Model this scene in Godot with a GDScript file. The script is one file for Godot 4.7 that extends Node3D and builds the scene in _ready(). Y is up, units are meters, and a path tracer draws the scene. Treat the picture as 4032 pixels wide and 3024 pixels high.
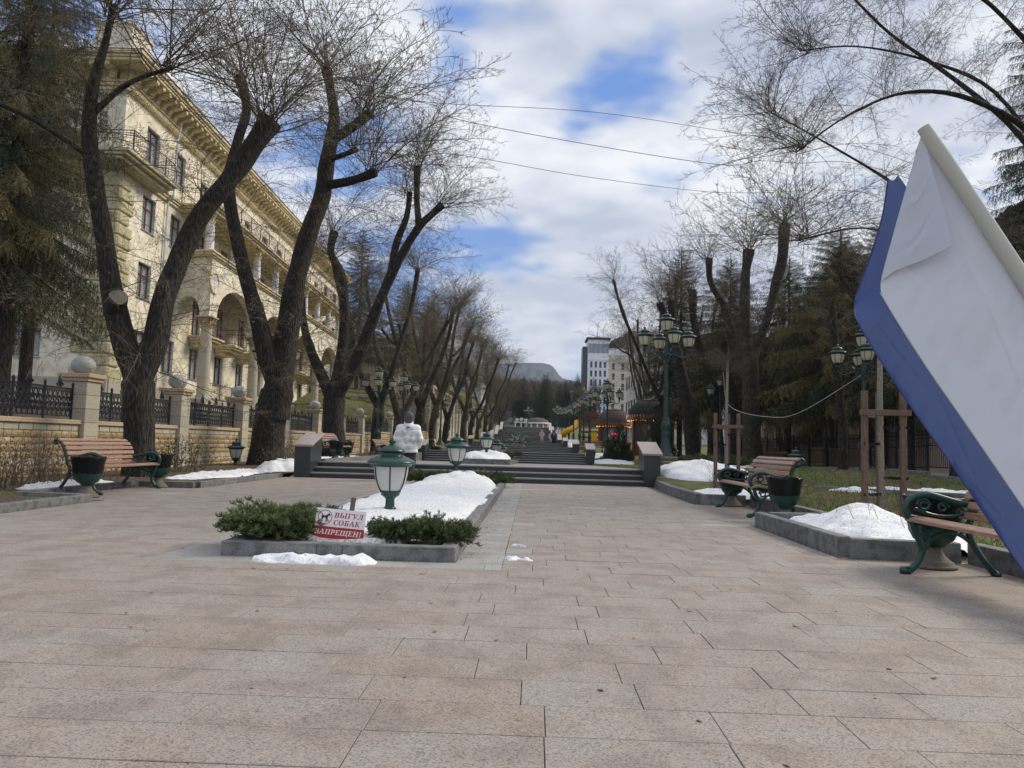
extends Node3D

# ---------------------------------------------------------------- mesh builder
class MB:
	var v := PackedVector3Array()
	var n := PackedVector3Array()
	var ix := PackedInt32Array()
	func tri(a: Vector3, b: Vector3, c: Vector3) -> void:
		var k := v.size()
		var m := (b - a).cross(c - a).normalized()
		v.append(a); v.append(b); v.append(c)
		n.append(m); n.append(m); n.append(m)
		ix.append(k); ix.append(k + 2); ix.append(k + 1)
	func quad(a: Vector3, b: Vector3, c: Vector3, d: Vector3) -> void:
		var k := v.size()
		var m := (c - a).cross(d - b).normalized()
		v.append(a); v.append(b); v.append(c); v.append(d)
		n.append(m); n.append(m); n.append(m); n.append(m)
		ix.append_array(PackedInt32Array([k, k + 2, k + 1, k, k + 3, k + 2]))
	# box with chamfered edges when e > 0
	func box(c: Vector3, s: Vector3, e := 0.0, b := Basis()) -> void:
		var h := s * 0.5
		if e <= 0.0:
			var p := []
			for i in 8:
				p.append(c + b * Vector3(h.x if i & 1 else -h.x, h.y if i & 2 else -h.y, h.z if i & 4 else -h.z))
			quad(p[4], p[5], p[7], p[6]); quad(p[1], p[0], p[2], p[3])
			quad(p[5], p[1], p[3], p[7]); quad(p[0], p[4], p[6], p[2])
			quad(p[6], p[7], p[3], p[2]); quad(p[0], p[1], p[5], p[4])
			return
		for ax in 3:
			var u := (ax + 1) % 3
			var w := (ax + 2) % 3
			for sg in [-1.0, 1.0]:
				var q := []
				for st in [[-1, -1], [1, -1], [1, 1], [-1, 1]]:
					var t := Vector3.ZERO
					t[ax] = sg * h[ax]
					t[u] = st[0] * (h[u] - e)
					t[w] = st[1] * (h[w] - e)
					q.append(c + b * t)
				if sg > 0: quad(q[0], q[1], q[2], q[3])
				else: quad(q[3], q[2], q[1], q[0])
		for ax in 3:
			var u := (ax + 1) % 3
			var w := (ax + 2) % 3
			for su in [-1.0, 1.0]:
				for sw in [-1.0, 1.0]:
					var a := Vector3.ZERO
					var d := Vector3.ZERO
					a[u] = su * h[u]; a[w] = sw * (h[w] - e)
					d[u] = su * (h[u] - e); d[w] = sw * h[w]
					var a2 := a
					var d2 := d
					a[ax] = -(h[ax] - e); d[ax] = a[ax]
					a2[ax] = h[ax] - e; d2[ax] = a2[ax]
					if su * sw > 0: quad(c + b * a, c + b * d, c + b * d2, c + b * a2)
					else: quad(c + b * d, c + b * a, c + b * a2, c + b * d2)
		for sx in [-1.0, 1.0]:
			for sy in [-1.0, 1.0]:
				for sz in [-1.0, 1.0]:
					var a := c + b * Vector3(sx * h.x, sy * (h.y - e), sz * (h.z - e))
					var d := c + b * Vector3(sx * (h.x - e), sy * h.y, sz * (h.z - e))
					var f := c + b * Vector3(sx * (h.x - e), sy * (h.y - e), sz * h.z)
					if sx * sy * sz > 0: tri(a, d, f)
					else: tri(d, a, f)
	func ring(c: Vector3, a: Vector3, b: Vector3, r: float, k: int, ph := 0.0) -> int:
		var f := v.size()
		for i in k:
			var t := ph + TAU * i / k
			var o := a * cos(t) + b * sin(t)
			v.append(c + o * r); n.append(o)
		return f
	func join(f: int, g: int, k: int) -> void:
		for i in k:
			var j := (i + 1) % k
			ix.append_array(PackedInt32Array([f + i, g + j, f + j, f + i, g + i, g + j]))
	func fan(c: Vector3, m: Vector3, f: int, k: int, up: bool) -> void:
		var g := v.size()
		v.append(c); n.append(m)
		for i in k:
			v.append(v[f + i]); n.append(m)
		for i in k:
			var j := (i + 1) % k
			if up: ix.append_array(PackedInt32Array([g, g + 1 + j, g + 1 + i]))
			else: ix.append_array(PackedInt32Array([g, g + 1 + i, g + 1 + j]))
	func tube(p: PackedVector3Array, r: PackedFloat32Array, k := 6, cap := true, wob := 0.0, nz: FastNoiseLite = null) -> void:
		var last := -1
		var d := (p[1] - p[0]).normalized()
		var a := d.cross(Vector3(0.31, 0.13, 0.94)).normalized()
		var first := -1
		for i in p.size():
			if i > 0 and i < p.size() - 1: d = (p[i + 1] - p[i - 1]).normalized()
			elif i > 0: d = (p[i] - p[i - 1]).normalized()
			a = (a - d * a.dot(d)).normalized()
			var b := d.cross(a)
			var f := ring(p[i], a, b, r[i], k)
			if wob > 0.0 and nz != null:
				for j in k:
					var q := v[f + j]
					v[f + j] = p[i] + (q - p[i]) * (1.0 + wob * nz.get_noise_3d(q.x * 1.0, q.y * 0.35, q.z * 1.0))
			if last >= 0: join(last, f, k)
			else: first = f
			last = f
		if cap:
			fan(p[p.size() - 1], d, last, k, true)
			fan(p[0], (p[0] - p[1]).normalized(), first, k, false)
	# profile of Vector2(radius, height), around Y
	func lathe(pr: Array, k := 16, o := Vector3.ZERO, flute := 0.0, nf := 0) -> void:
		var last := -1
		for i in pr.size():
			var q: Vector2 = pr[i]
			var q0: Vector2 = pr[maxi(i - 1, 0)]
			var q1: Vector2 = pr[mini(i + 1, pr.size() - 1)]
			var t := (q1 - q0).normalized()
			var f := v.size()
			for j in k:
				var an := TAU * j / k
				var rr := q.x * (1.0 + (flute * cos(an * nf) if nf > 0 else 0.0))
				v.append(o + Vector3(cos(an) * rr, q.y, sin(an) * rr))
				n.append(Vector3(cos(an) * t.y, -t.x, sin(an) * t.y))
			if last >= 0:
				for j in k:
					var jj := (j + 1) % k
					ix.append_array(PackedInt32Array([last + j, f + jj, f + j, last + j, last + jj, f + jj]))
			last = f
	# polygon in XY, extruded along Z by depth (from z0)
	func prism(poly: PackedVector2Array, z0: float, z1: float, t := Transform3D()) -> void:
		var pl := poly
		if Geometry2D.is_polygon_clockwise(pl):
			pl = poly.duplicate(); pl.reverse()
		var tr := Geometry2D.triangulate_polygon(pl)
		for i in range(0, tr.size(), 3):
			var a := pl[tr[i]]
			var b := pl[tr[i + 1]]
			var c := pl[tr[i + 2]]
			if (b - a).cross(c - a) < 0.0:
				var s := b
				b = c; c = s
			tri(t * Vector3(a.x, a.y, z1), t * Vector3(b.x, b.y, z1), t * Vector3(c.x, c.y, z1))
			tri(t * Vector3(b.x, b.y, z0), t * Vector3(a.x, a.y, z0), t * Vector3(c.x, c.y, z0))
		for i in pl.size():
			var a := pl[i]
			var b := pl[(i + 1) % pl.size()]
			quad(t * Vector3(a.x, a.y, z0), t * Vector3(b.x, b.y, z0), t * Vector3(b.x, b.y, z1), t * Vector3(a.x, a.y, z1))
	# thin double-pyramid or blade
	func blade(a: Vector3, b: Vector3, side: Vector3) -> void:
		tri(a - side, a + side, b)
	func mesh(m: Material = null) -> ArrayMesh:
		var arr := []
		arr.resize(Mesh.ARRAY_MAX)
		arr[Mesh.ARRAY_VERTEX] = v
		arr[Mesh.ARRAY_NORMAL] = n
		arr[Mesh.ARRAY_INDEX] = ix
		var am := ArrayMesh.new()
		am.add_surface_from_arrays(Mesh.PRIMITIVE_TRIANGLES, arr)
		if m: am.surface_set_material(0, m)
		return am

var rng := RandomNumberGenerator.new()
var nz := FastNoiseLite.new()
var names := {}
var MT := {}
var group_now := ""

func rr(a: float, b: float) -> float:
	return rng.randf_range(a, b)

func numbered(s: String) -> String:
	if not names.has(s):
		names[s] = 0
		return s
	names[s] += 1
	return "%s_%03d" % [s, names[s]]

# a thing: a Node3D at its base whose children are its parts
func thing(called: String, label: String, cat: String, at := Vector3.ZERO, turn := 0.0, group := "") -> Node3D:
	var o := Node3D.new()
	o.name = numbered(called)
	add_child(o)
	o.position = at
	o.rotation.y = turn
	o.set_meta("label", label)
	o.set_meta("category", cat)
	if group != "": o.set_meta("group", group)
	return o

func part(parent: Node3D, called: String, mesh: Mesh, mat: Material = null, label := "") -> MeshInstance3D:
	var o := MeshInstance3D.new()
	o.name = called
	o.mesh = mesh
	if mat: o.material_override = mat
	if label != "": o.set_meta("label", label)
	parent.add_child(o, true)
	return o

func single(called: String, mesh: Mesh, mat: Material, label: String, cat: String, at := Vector3.ZERO, group := "") -> MeshInstance3D:
	var o := MeshInstance3D.new()
	o.name = numbered(called)
	o.mesh = mesh
	if mat: o.material_override = mat
	add_child(o)
	o.position = at
	o.set_meta("label", label)
	o.set_meta("category", cat)
	if group != "": o.set_meta("group", group)
	return o

func struct(called: String, mesh: Mesh, mat: Material, label := "") -> MeshInstance3D:
	var o := MeshInstance3D.new()
	o.name = numbered(called)
	o.mesh = mesh
	if mat: o.material_override = mat
	add_child(o)
	o.set_meta("kind", "structure")
	if label != "": o.set_meta("label", label)
	return o

func multi(parent: Node3D, called: String, mesh: Mesh, mat: Material, xs: Array) -> MultiMeshInstance3D:
	var mm := MultiMesh.new()
	mm.transform_format = MultiMesh.TRANSFORM_3D
	mm.mesh = mesh
	mm.instance_count = xs.size()
	for i in xs.size(): mm.set_instance_transform(i, xs[i])
	var o := MultiMeshInstance3D.new()
	o.name = called
	o.multimesh = mm
	if mat: o.material_override = mat
	o.set_meta("kind", "stuff")
	parent.add_child(o, true)
	return o

func copy(o: Node3D, at: Vector3, turn: float, label: String, group := "") -> Node3D:
	var c: Node3D = o.duplicate()
	var nm: String = str(o.name)
	var i := nm.rfind("_")
	if i > 0 and nm.substr(i + 1).is_valid_int(): nm = nm.substr(0, i)
	c.name = numbered(nm)
	add_child(c)
	c.position = at
	c.rotation = Vector3(0, turn, 0)
	c.set_meta("label", label)
	if group != "": c.set_meta("group", group)
	return c

# ---------------------------------------------------------------- materials
func lin(r: float, g: float, b: float) -> Color:
	return Color(r, g, b).linear_to_srgb()

func noise(freq: float, sd := 1, oct := 4, type := FastNoiseLite.TYPE_SIMPLEX_SMOOTH) -> FastNoiseLite:
	var f := FastNoiseLite.new()
	f.noise_type = type
	f.seed = sd
	f.frequency = freq
	f.fractal_octaves = oct
	return f

# computed noise picture; ramp = [[offset, linear grey or Color], ...]
func ntex(freq: float, ramp: Array, sd := 1, oct := 4, size := 512, type := FastNoiseLite.TYPE_SIMPLEX_SMOOTH) -> NoiseTexture2D:
	var t := NoiseTexture2D.new()
	t.width = size
	t.height = size
	t.seamless = true
	t.noise = noise(freq, sd, oct, type)
	var g := Gradient.new()
	var off := PackedFloat32Array()
	var col := PackedColorArray()
	for r in ramp:
		off.append(r[0])
		if r[1] is Color: col.append(r[1])
		else: col.append(lin(r[1], r[1], r[1]))
	g.offsets = off
	g.colors = col
	t.color_ramp = g
	return t

func mat(called: String, c: Color, rough := 0.8, tex: Texture2D = null, sc := Vector3.ONE, world := false) -> StandardMaterial3D:
	var m := StandardMaterial3D.new()
	m.resource_name = called
	m.albedo_color = c
	m.roughness = rough
	m.uv1_triplanar = true
	m.uv1_world_triplanar = world
	m.uv1_scale = sc
	if tex: m.albedo_texture = tex
	MT[called] = m
	return m

func relief(m: StandardMaterial3D, tex: Texture2D, cm: float) -> StandardMaterial3D:
	m.heightmap_enabled = true
	m.heightmap_texture = tex
	m.heightmap_scale = cm
	return m

func blotch(m: StandardMaterial3D, tex: Texture2D, sc: float, world := true) -> StandardMaterial3D:
	m.detail_enabled = true
	m.detail_albedo = tex
	m.detail_blend_mode = BaseMaterial3D.BLEND_MODE_MUL
	m.detail_uv_layer = BaseMaterial3D.DETAIL_UV_2
	m.uv2_triplanar = true
	m.uv2_world_triplanar = world
	m.uv2_scale = Vector3.ONE * sc
	return m

func make_materials() -> void:
	var grain := ntex(0.17, [[0.18, 0.42], [0.36, 0.7], [0.5, 0.88], [0.66, 1.0]], 3, 2, 1024, FastNoiseLite.TYPE_VALUE)
	var grain_h := ntex(0.15, [[0.2, 0.0], [0.8, 1.0]], 3, 2, 1024, FastNoiseLite.TYPE_VALUE)
	var blot := ntex(0.012, [[0.3, 0.86], [0.5, 0.97], [0.7, 1.0]], 8, 5, 512)
	var blot2 := ntex(0.02, [[0.25, 0.55], [0.5, 0.9], [0.7, 1.0]], 18, 5, 512)
	var cell := ntex(0.09, [[0.1, 0.25], [0.45, 0.6], [0.8, 1.0]], 5, 2, 512, FastNoiseLite.TYPE_CELLULAR)
	var soft := ntex(0.02, [[0.3, 0.8], [0.7, 1.0]], 6, 5, 512)
	var fine_h := ntex(0.05, [[0.0, 0.0], [1.0, 1.0]], 9, 5, 512)
	var stain := ntex(0.014, [[0.28, lin(0.80, 0.79, 0.79)], [0.42, lin(0.91, 0.88, 0.86)], [0.52, lin(0.98, 0.96, 0.95)], [0.66, lin(0.93, 0.95, 0.97)], [0.8, 1.0]], 8, 6, 1024)
	var tones := [[0.350, 0.308, 0.275], [0.340, 0.298, 0.265], [0.356, 0.317, 0.286], [0.341, 0.304, 0.275], [0.350, 0.320, 0.295], [0.333, 0.287, 0.250]]
	for i in tones.size():
		var m := mat("granite_paving_%d" % i, lin(tones[i][0], tones[i][1], tones[i][2]), 0.72, grain, Vector3.ONE * 1.1, true)
		relief(m, grain_h, 0.05)
		blotch(m, stain, 0.16)
	for i in 2:
		var m := mat("grey_paving_%d" % i, lin(0.385 - 0.03 * i, 0.38 - 0.03 * i, 0.365 - 0.03 * i), 0.72, grain, Vector3.ONE * 1.3, true)
		relief(m, grain_h, 0.1)
		blotch(m, blot, 0.3)
	mat("joint", lin(0.16, 0.14, 0.12), 0.95, soft, Vector3.ONE, true)
	for i in 3:
		var m := mat("kerb_granite_%d" % i, lin(0.27 + 0.035 * i, 0.275 + 0.035 * i, 0.28 + 0.034 * i), 0.62, cell, Vector3.ONE * 3.0, true)
		relief(m, grain_h, 0.08)
		blotch(m, blot2, 0.6)
	var dk := ntex(0.07, [[0.3, 0.25], [0.5, 0.5], [0.62, 1.0]], 11, 3, 512)
	mat("dark_granite", lin(0.055, 0.06, 0.07), 0.3, dk, Vector3.ONE * 2.2, true)
	mat("step_top_sheen", lin(0.4, 0.4, 0.39), 0.4, dk, Vector3.ONE * 2.2, true)  # tread tone lightened to stand in for thin lines of sky sheen
	mat("pink_granite", lin(0.44, 0.365, 0.34), 0.24, grain, Vector3.ONE * 2.0)
	var grit := ntex(0.14, [[0.3, 0.6], [0.5, 0.95], [0.7, 1.0]], 13, 2, 512)
	mat("ball_granite", lin(0.42, 0.425, 0.43), 0.6, grit, Vector3.ONE * 2.0)
	var m2 := mat("plaster", lin(0.85, 0.79, 0.635), 0.9, soft, Vector3.ONE * 0.15)
	relief(m2, fine_h, 0.4)
	blotch(m2, blot, 0.05)
	relief(mat("trim", lin(0.68, 0.58, 0.36), 0.85, soft, Vector3.ONE * 0.4), fine_h, 0.4)
	relief(mat("quoin", lin(0.52, 0.47, 0.29), 0.85, soft, Vector3.ONE * 0.4), fine_h, 0.4)
	mat("white_paint", lin(0.78, 0.78, 0.78), 0.6, soft, Vector3.ONE * 0.4)
	mat("brown_frame", lin(0.10, 0.045, 0.03), 0.5)
	var gl := mat("window_glass", lin(0.05, 0.06, 0.07), 0.06)
	gl.metallic_specular = 0.7
	var tg := mat("thin_glass", Color(0.75, 0.8, 0.85, 0.12), 0.03)
	tg.transparency = BaseMaterial3D.TRANSPARENCY_ALPHA
	mat("curtain", lin(0.5, 0.5, 0.48), 0.9, soft, Vector3(6, 0.6, 6))
	mat("roof_metal", lin(0.12, 0.07, 0.05), 0.5)
	mat("zinc_pipe", lin(0.55, 0.57, 0.6), 0.35).metallic = 0.7
	var lime := ntex(0.03, [[0.25, 0.78], [0.5, 0.94], [0.75, 1.0]], 21, 5, 512)
	relief(mat("limestone", lin(0.52, 0.475, 0.375), 0.85, lime, Vector3.ONE * 1.3, true), fine_h, 0.4)
	relief(mat("limestone_b", lin(0.44, 0.41, 0.34), 0.85, lime, Vector3.ONE * 1.1, true), fine_h, 0.4)
	relief(mat("coping_stone", lin(0.50, 0.395, 0.26), 0.85, lime, Vector3.ONE, true), fine_h, 0.4)
	for i in 4:
		var q: Array = [[0.50, 0.375, 0.205], [0.44, 0.31, 0.155], [0.56, 0.455, 0.29], [0.41, 0.32, 0.20]][i]
		relief(mat("rough_stone_%d" % i, lin(q[0], q[1], q[2]), 0.92, lime, Vector3.ONE * 2.5), fine_h, 0.8)
	mat("mortar", lin(0.55, 0.49, 0.37), 0.95)
	mat("black_iron", lin(0.018, 0.02, 0.024), 0.45)
	mat("green_iron", lin(0.010, 0.055, 0.045), 0.32, soft, Vector3.ONE * 2.0)
	mat("lamp_iron", lin(0.012, 0.04, 0.042), 0.3, soft, Vector3.ONE * 2.0)
	var fr := mat("frosted_glass", lin(0.62, 0.62, 0.58), 0.35)
	fr.backlight_enabled = true
	fr.backlight = lin(0.5, 0.5, 0.46)
	var fr2 := mat("cream_glass", lin(0.66, 0.63, 0.48), 0.35)
	fr2.backlight_enabled = true
	fr2.backlight = lin(0.55, 0.52, 0.4)
	var wood := ntex(0.02, [[0.3, 0.6], [0.5, 0.85], [0.7, 1.0]], 31, 4, 512)
	for i in 3:
		mat("bench_wood_%d" % i, lin(0.34 + 0.05 * i, 0.20 + 0.032 * i, 0.14 + 0.026 * i), 0.34, wood, Vector3(6, 6, 0.5))
	mat("stake_wood", lin(0.155, 0.098, 0.07), 0.75, wood, Vector3(5, 0.6, 5))
	mat("old_wood", lin(0.17, 0.145, 0.115), 0.85, wood, Vector3(8, 1.0, 8))
	mat("black_bag", lin(0.008, 0.008, 0.009), 0.38).metallic_specular = 0.3
	var sn := mat("snow", lin(0.77, 0.79, 0.83), 0.75, ntex(0.03, [[0.2, lin(0.4, 0.36, 0.3)], [0.29, lin(0.86, 0.85, 0.83)], [0.42, lin(0.95, 0.95, 0.96)], [0.7, 1.0]], 41, 6, 1024), Vector3.ONE * 0.9, true)
	relief(sn, ntex(0.02, [[0.2, 0.0], [0.8, 1.0]], 42, 3, 512), 0.6)
	mat("dirty_snow", lin(0.74, 0.73, 0.72), 0.7, ntex(0.04, [[0.3, lin(0.4, 0.36, 0.3)], [0.45, lin(0.9, 0.9, 0.9)], [0.7, 1.0]], 43, 5, 512), Vector3.ONE * 1.2, true)
	var so := mat("soil", lin(0.14, 0.10, 0.07), 0.95, ntex(0.06, [[0.25, 0.25], [0.5, 0.7], [0.75, 1.0]], 51, 5, 512), Vector3.ONE * 0.9, true)
	relief(so, fine_h, 3.0)
	var gt := ntex(0.05, [[0.25, lin(0.32, 0.27, 0.16)], [0.45, lin(0.55, 0.6, 0.3)], [0.6, lin(0.75, 0.85, 0.4)], [0.8, lin(1.0, 0.95, 0.6)]], 52, 5, 1024)
	var gr := mat("turf", lin(0.2, 0.2, 0.1), 0.95, gt, Vector3.ONE * 0.5, true)
	relief(gr, fine_h, 3.0)
	blotch(gr, blot2, 0.08)
	mat("grass_blade", lin(0.13, 0.17, 0.05), 0.8)
	mat("dry_blade", lin(0.22, 0.18, 0.09), 0.85)
	relief(mat("asphalt", lin(0.24, 0.245, 0.26), 0.75, cell, Vector3.ONE * 1.2, true), grain_h, 0.6)
	var bk := ntex(0.035, [[0.32, 0.2], [0.5, 0.55], [0.68, 1.0]], 61, 3, 512)
	var bh := ntex(0.035, [[0.3, 0.0], [0.7, 1.0]], 61, 4, 512)
	var bt := mat("bark", lin(0.068, 0.055, 0.046), 0.92, bk, Vector3(1.25, 0.2, 1.25))
	relief(bt, bh, 7.0)
	var bt2 := mat("bark_moss", lin(0.095, 0.083, 0.06), 0.92, bk, Vector3(1.25, 0.2, 1.25))
	relief(bt2, bh, 4.0)
	relief(mat("bark_red", lin(0.15, 0.085, 0.06), 0.92, bk, Vector3(2.2, 0.6, 2.2)), bh, 4.0)
	mat("cut_wood", lin(0.26, 0.225, 0.18), 0.85, wood, Vector3.ONE * 3.0)
	mat("twig", lin(0.09, 0.073, 0.055), 0.85)
	mat("catkin", lin(0.23, 0.185, 0.09), 0.85)
	mat("spruce_dark", lin(0.030, 0.042, 0.022), 0.7)
	mat("spruce_olive", lin(0.15, 0.125, 0.05), 0.75)
	mat("juniper", lin(0.07, 0.10, 0.036), 0.7)
	mat("juniper_light", lin(0.16, 0.19, 0.075), 0.7)
	mat("thuja", lin(0.03, 0.05, 0.022), 0.7)
	mat("dry_leaf", lin(0.20, 0.135, 0.07), 0.85)
	mat("evergreen_leaf", lin(0.05, 0.06, 0.03), 0.5)
	mat("sign_white", lin(0.82, 0.82, 0.84), 0.4)
	mat("sign_red", lin(0.42, 0.012, 0.02), 0.4)
	mat("print_black", lin(0.01, 0.01, 0.012), 0.5)
	var fw := mat("flag_white", lin(0.60, 0.635, 0.74), 0.8, ntex(0.2, [[0.3, 0.93], [0.7, 1.0]], 71, 2, 256), Vector3.ONE * 6.0)
	fw.backlight_enabled = true
	fw.backlight = lin(0.3, 0.3, 0.3)
	var fb := mat("flag_blue", lin(0.018, 0.045, 0.19), 0.6)
	fb.backlight_enabled = true
	fb.backlight = lin(0.06, 0.08, 0.14)
	mat("flag_sleeve", lin(0.5, 0.5, 0.46), 0.95)
	mat("steel", lin(0.4, 0.4, 0.42), 0.35).metallic = 0.8
	mat("wire", lin(0.05, 0.05, 0.055), 0.6)
	mat("pale_wire", lin(0.4, 0.4, 0.38), 0.6)
	mat("rock_face", lin(0.30, 0.26, 0.21), 0.95, lime, Vector3.ONE * 0.01, true)
	mat("hill_wood", lin(0.07, 0.062, 0.052), 0.95, ntex(0.08, [[0.3, 0.25], [0.6, 1.0]], 81, 5, 512), Vector3.ONE * 0.006, true)
	mat("far_conifer", lin(0.022, 0.034, 0.022), 0.9)
	mat("far_bare", lin(0.085, 0.07, 0.055), 0.95)
	mat("tower_white", lin(0.82, 0.84, 0.88), 0.6)
	mat("tower_cream", lin(0.66, 0.59, 0.44), 0.7)
	mat("tower_glass", lin(0.25, 0.32, 0.42), 0.1)
	mat("tower_dark", lin(0.05, 0.07, 0.07), 0.35)
	mat("orange_trim", lin(0.45, 0.22, 0.07), 0.6)
	relief(mat("shingle_green", lin(0.022, 0.036, 0.034), 0.85, ntex(0.03, [[0.3, 0.4], [0.7, 1.0]], 91, 3, 256), Vector3.ONE * 2.0), fine_h, 1.0)
	mat("shingle_brown", lin(0.07, 0.05, 0.045), 0.85)
	mat("kiosk_red", lin(0.16, 0.035, 0.022), 0.55, wood, Vector3(5, 0.6, 5))
	mat("slide_yellow", lin(0.68, 0.36, 0.01), 0.35)
	mat("play_brown", lin(0.16, 0.06, 0.035), 0.7)
	mat("pink_wall", lin(0.46, 0.33, 0.27), 0.85, soft, Vector3.ONE * 0.3)
	mat("white_wall", lin(0.6, 0.6, 0.6), 0.85, soft, Vector3.ONE * 0.2)
	mat("gold", lin(0.7, 0.42, 0.05), 0.3).metallic = 0.8
	for q in [["coat_white", 0.76, 0.77, 0.78], ["coat_print", 0.3, 0.32, 0.33], ["print_blue", 0.10, 0.12, 0.26], ["hat_grey", 0.075, 0.072, 0.08], ["trousers_dark", 0.03, 0.026, 0.028], ["boots_brown", 0.13, 0.08, 0.05], ["skin", 0.48, 0.3, 0.22], ["pink_cloth", 0.5, 0.3, 0.32], ["navy_cloth", 0.012, 0.018, 0.04], ["black_cloth", 0.015, 0.015, 0.017], ["beige_cloth", 0.45, 0.4, 0.33], ["hair_dark", 0.02, 0.014, 0.01]]:
		mat(q[0], lin(q[1], q[2], q[3]), 0.8)
	var bw := mat("warm_bulb", lin(0.9, 0.7, 0.25), 0.4)
	bw.emission_enabled = true
	bw.emission = Color(1.0, 0.72, 0.2)
	bw.emission_energy_multiplier = 1.1
	var bp := mat("pink_bulb", lin(0.8, 0.5, 0.5), 0.4)
	bp.emission_enabled = true
	bp.emission = Color(1.0, 0.75, 0.75)
	bp.emission_energy_multiplier = 0.6
	var br := mat("red_led", lin(0.5, 0.02, 0.04), 0.4)
	br.emission_enabled = true
	br.emission = Color(1.0, 0.12, 0.2)
	br.emission_energy_multiplier = 1.4

# ---------------------------------------------------------------- terrain
func tab(t: Array, d: float) -> float:
	if d <= t[0][0]: return t[0][1]
	for i in range(1, t.size()):
		if d <= t[i][0]:
			return lerpf(t[i - 1][1], t[i][1], (d - t[i - 1][0]) / (t[i][0] - t[i - 1][0]))
	return t[t.size() - 1][1]

const PROF_R := [[0, 0.06], [15, 0.08], [18, 0.2], [22, 0.42], [32, 0.25], [42, 0.03], [56, 0.4], [72, 0.75], [88, 0.95], [105, 1.5], [120, 2.1], [150, 4.1], [190, 5.0], [260, 9.0], [400, 20.0]]
const PROF_L := [[0, 0.05], [20, 0.05], [30, 0.1], [42, 0.12], [56, 0.45], [72, 0.75], [88, 0.95], [105, 1.5], [120, 2.1], [150, 4.1], [190, 5.0], [260, 9.0], [400, 20.0]]

func gy(x: float, d: float) -> float:
	if x > -1.5:
		return tab(PROF_R, d)
	var y := tab(PROF_L, d)
	if x < -10.75:
		y = maxf(y, tab([[10.75, 0.95], [14.0, 1.15], [20.0, 2.1], [60.0, 3.2]], -x) + maxf(0.0, (d - 60.0) * 0.02))
		if d > 68.0: y = maxf(y, tab([[68, 3.0], [78, 5.0], [120, 8.0], [200, 16.0]], d) * tab([[10.75, 0.7], [14, 1.0], [40, 1.6]], -x))
	return y

# ---------------------------------------------------------------- sky
func cloud_sky() -> ImageTexture:
	var W := 2048
	var H := 1024
	var im := Image.create(W, H, false, Image.FORMAT_RGBF)
	var a := noise(0.55, 14, 5)
	var b := noise(1.9, 24, 5)
	var c := noise(0.35, 34, 3)
	var low := Color(0.33, 0.35, 0.36)
	im.fill(low)
	# blue openings between the clouds: azimuth from the alley axis, elevation, widths, strength
	var gaps := [[-7.0, 28.8, 3.0, 4.5, 0.75], [6.0, 26.4, 4.2, 2.4, 0.66], [9.5, 28.6, 2.0, 2.4, 0.5], [2.0, 22.2, 3.2, 1.7, 0.5], [-2.8, 14.7, 5.2, 2.3, 0.8], [-14.0, 17.5, 6.0, 7.0, 0.62], [-1.5, 30.0, 5.0, 1.5, 0.45], [-11.0, 10.5, 5.0, 3.0, 0.5]]
	var g3 := noise(5.5, 44, 4)
	for j in H / 2 + 8:
		var el := (0.5 - (j + 0.5) / H) * PI
		var sy := sin(el)
		var cy := cos(el)
		for i in W:
			# column 0 looks along -Z in a Godot panorama (u = atan2(x, -z) / TAU)
			var az := wrapf((i + 0.5) / W * TAU, -PI, PI)
			var x := sin(az) * cy
			var z := -cos(az) * cy
			var e := maxf(sy, 0.0) + 0.13
			var px := x / e
			var pz := z / e
			var wx := px + 0.35 * b.get_noise_2d(px * 0.6 + 9.0, pz * 0.6)
			var hf := g3.get_noise_2d(px, pz * 1.2)
			var d := 0.82 + 0.7 * a.get_noise_2d(wx * 1.0, pz * 1.3) + 0.5 * b.get_noise_2d(px * 0.8, pz) + 0.22 * hf
			var deg := rad_to_deg(az)
			var ed := rad_to_deg(el)
			if absf(deg) < 45.0:
				for g in gaps:
					var q: float = pow((deg - g[0]) / g[2], 2) + pow((ed - g[1]) / g[3], 2)
					if q < 6.0: d -= g[4] * exp(-q)
			var cov := smoothstep(0.12, 0.72, d)
			var sh := 0.5 + 0.75 * c.get_noise_2d(px * 1.4 + 3.0, pz * 2.2) + 0.75 * b.get_noise_2d(px * 0.7 - 4.0, pz * 0.85 + 2.0) + 0.3 * hf
			sh = clampf(sh, 0.0, 1.0)
			var hz := exp(-maxf(el, 0.0) * 4.5)
			var blue := Color(0.11, 0.225, 0.54).lerp(Color(0.28, 0.43, 0.66), hz)
			var cl := Color(0.37, 0.415, 0.53).lerp(Color(0.73, 0.745, 0.775), sh)
			cl = cl.lerp(Color(0.64, 0.66, 0.69), hz * 0.6)
			im.set_pixel(i, j, blue.lerp(cl, cov))
	return ImageTexture.create_from_image(im)

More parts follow.
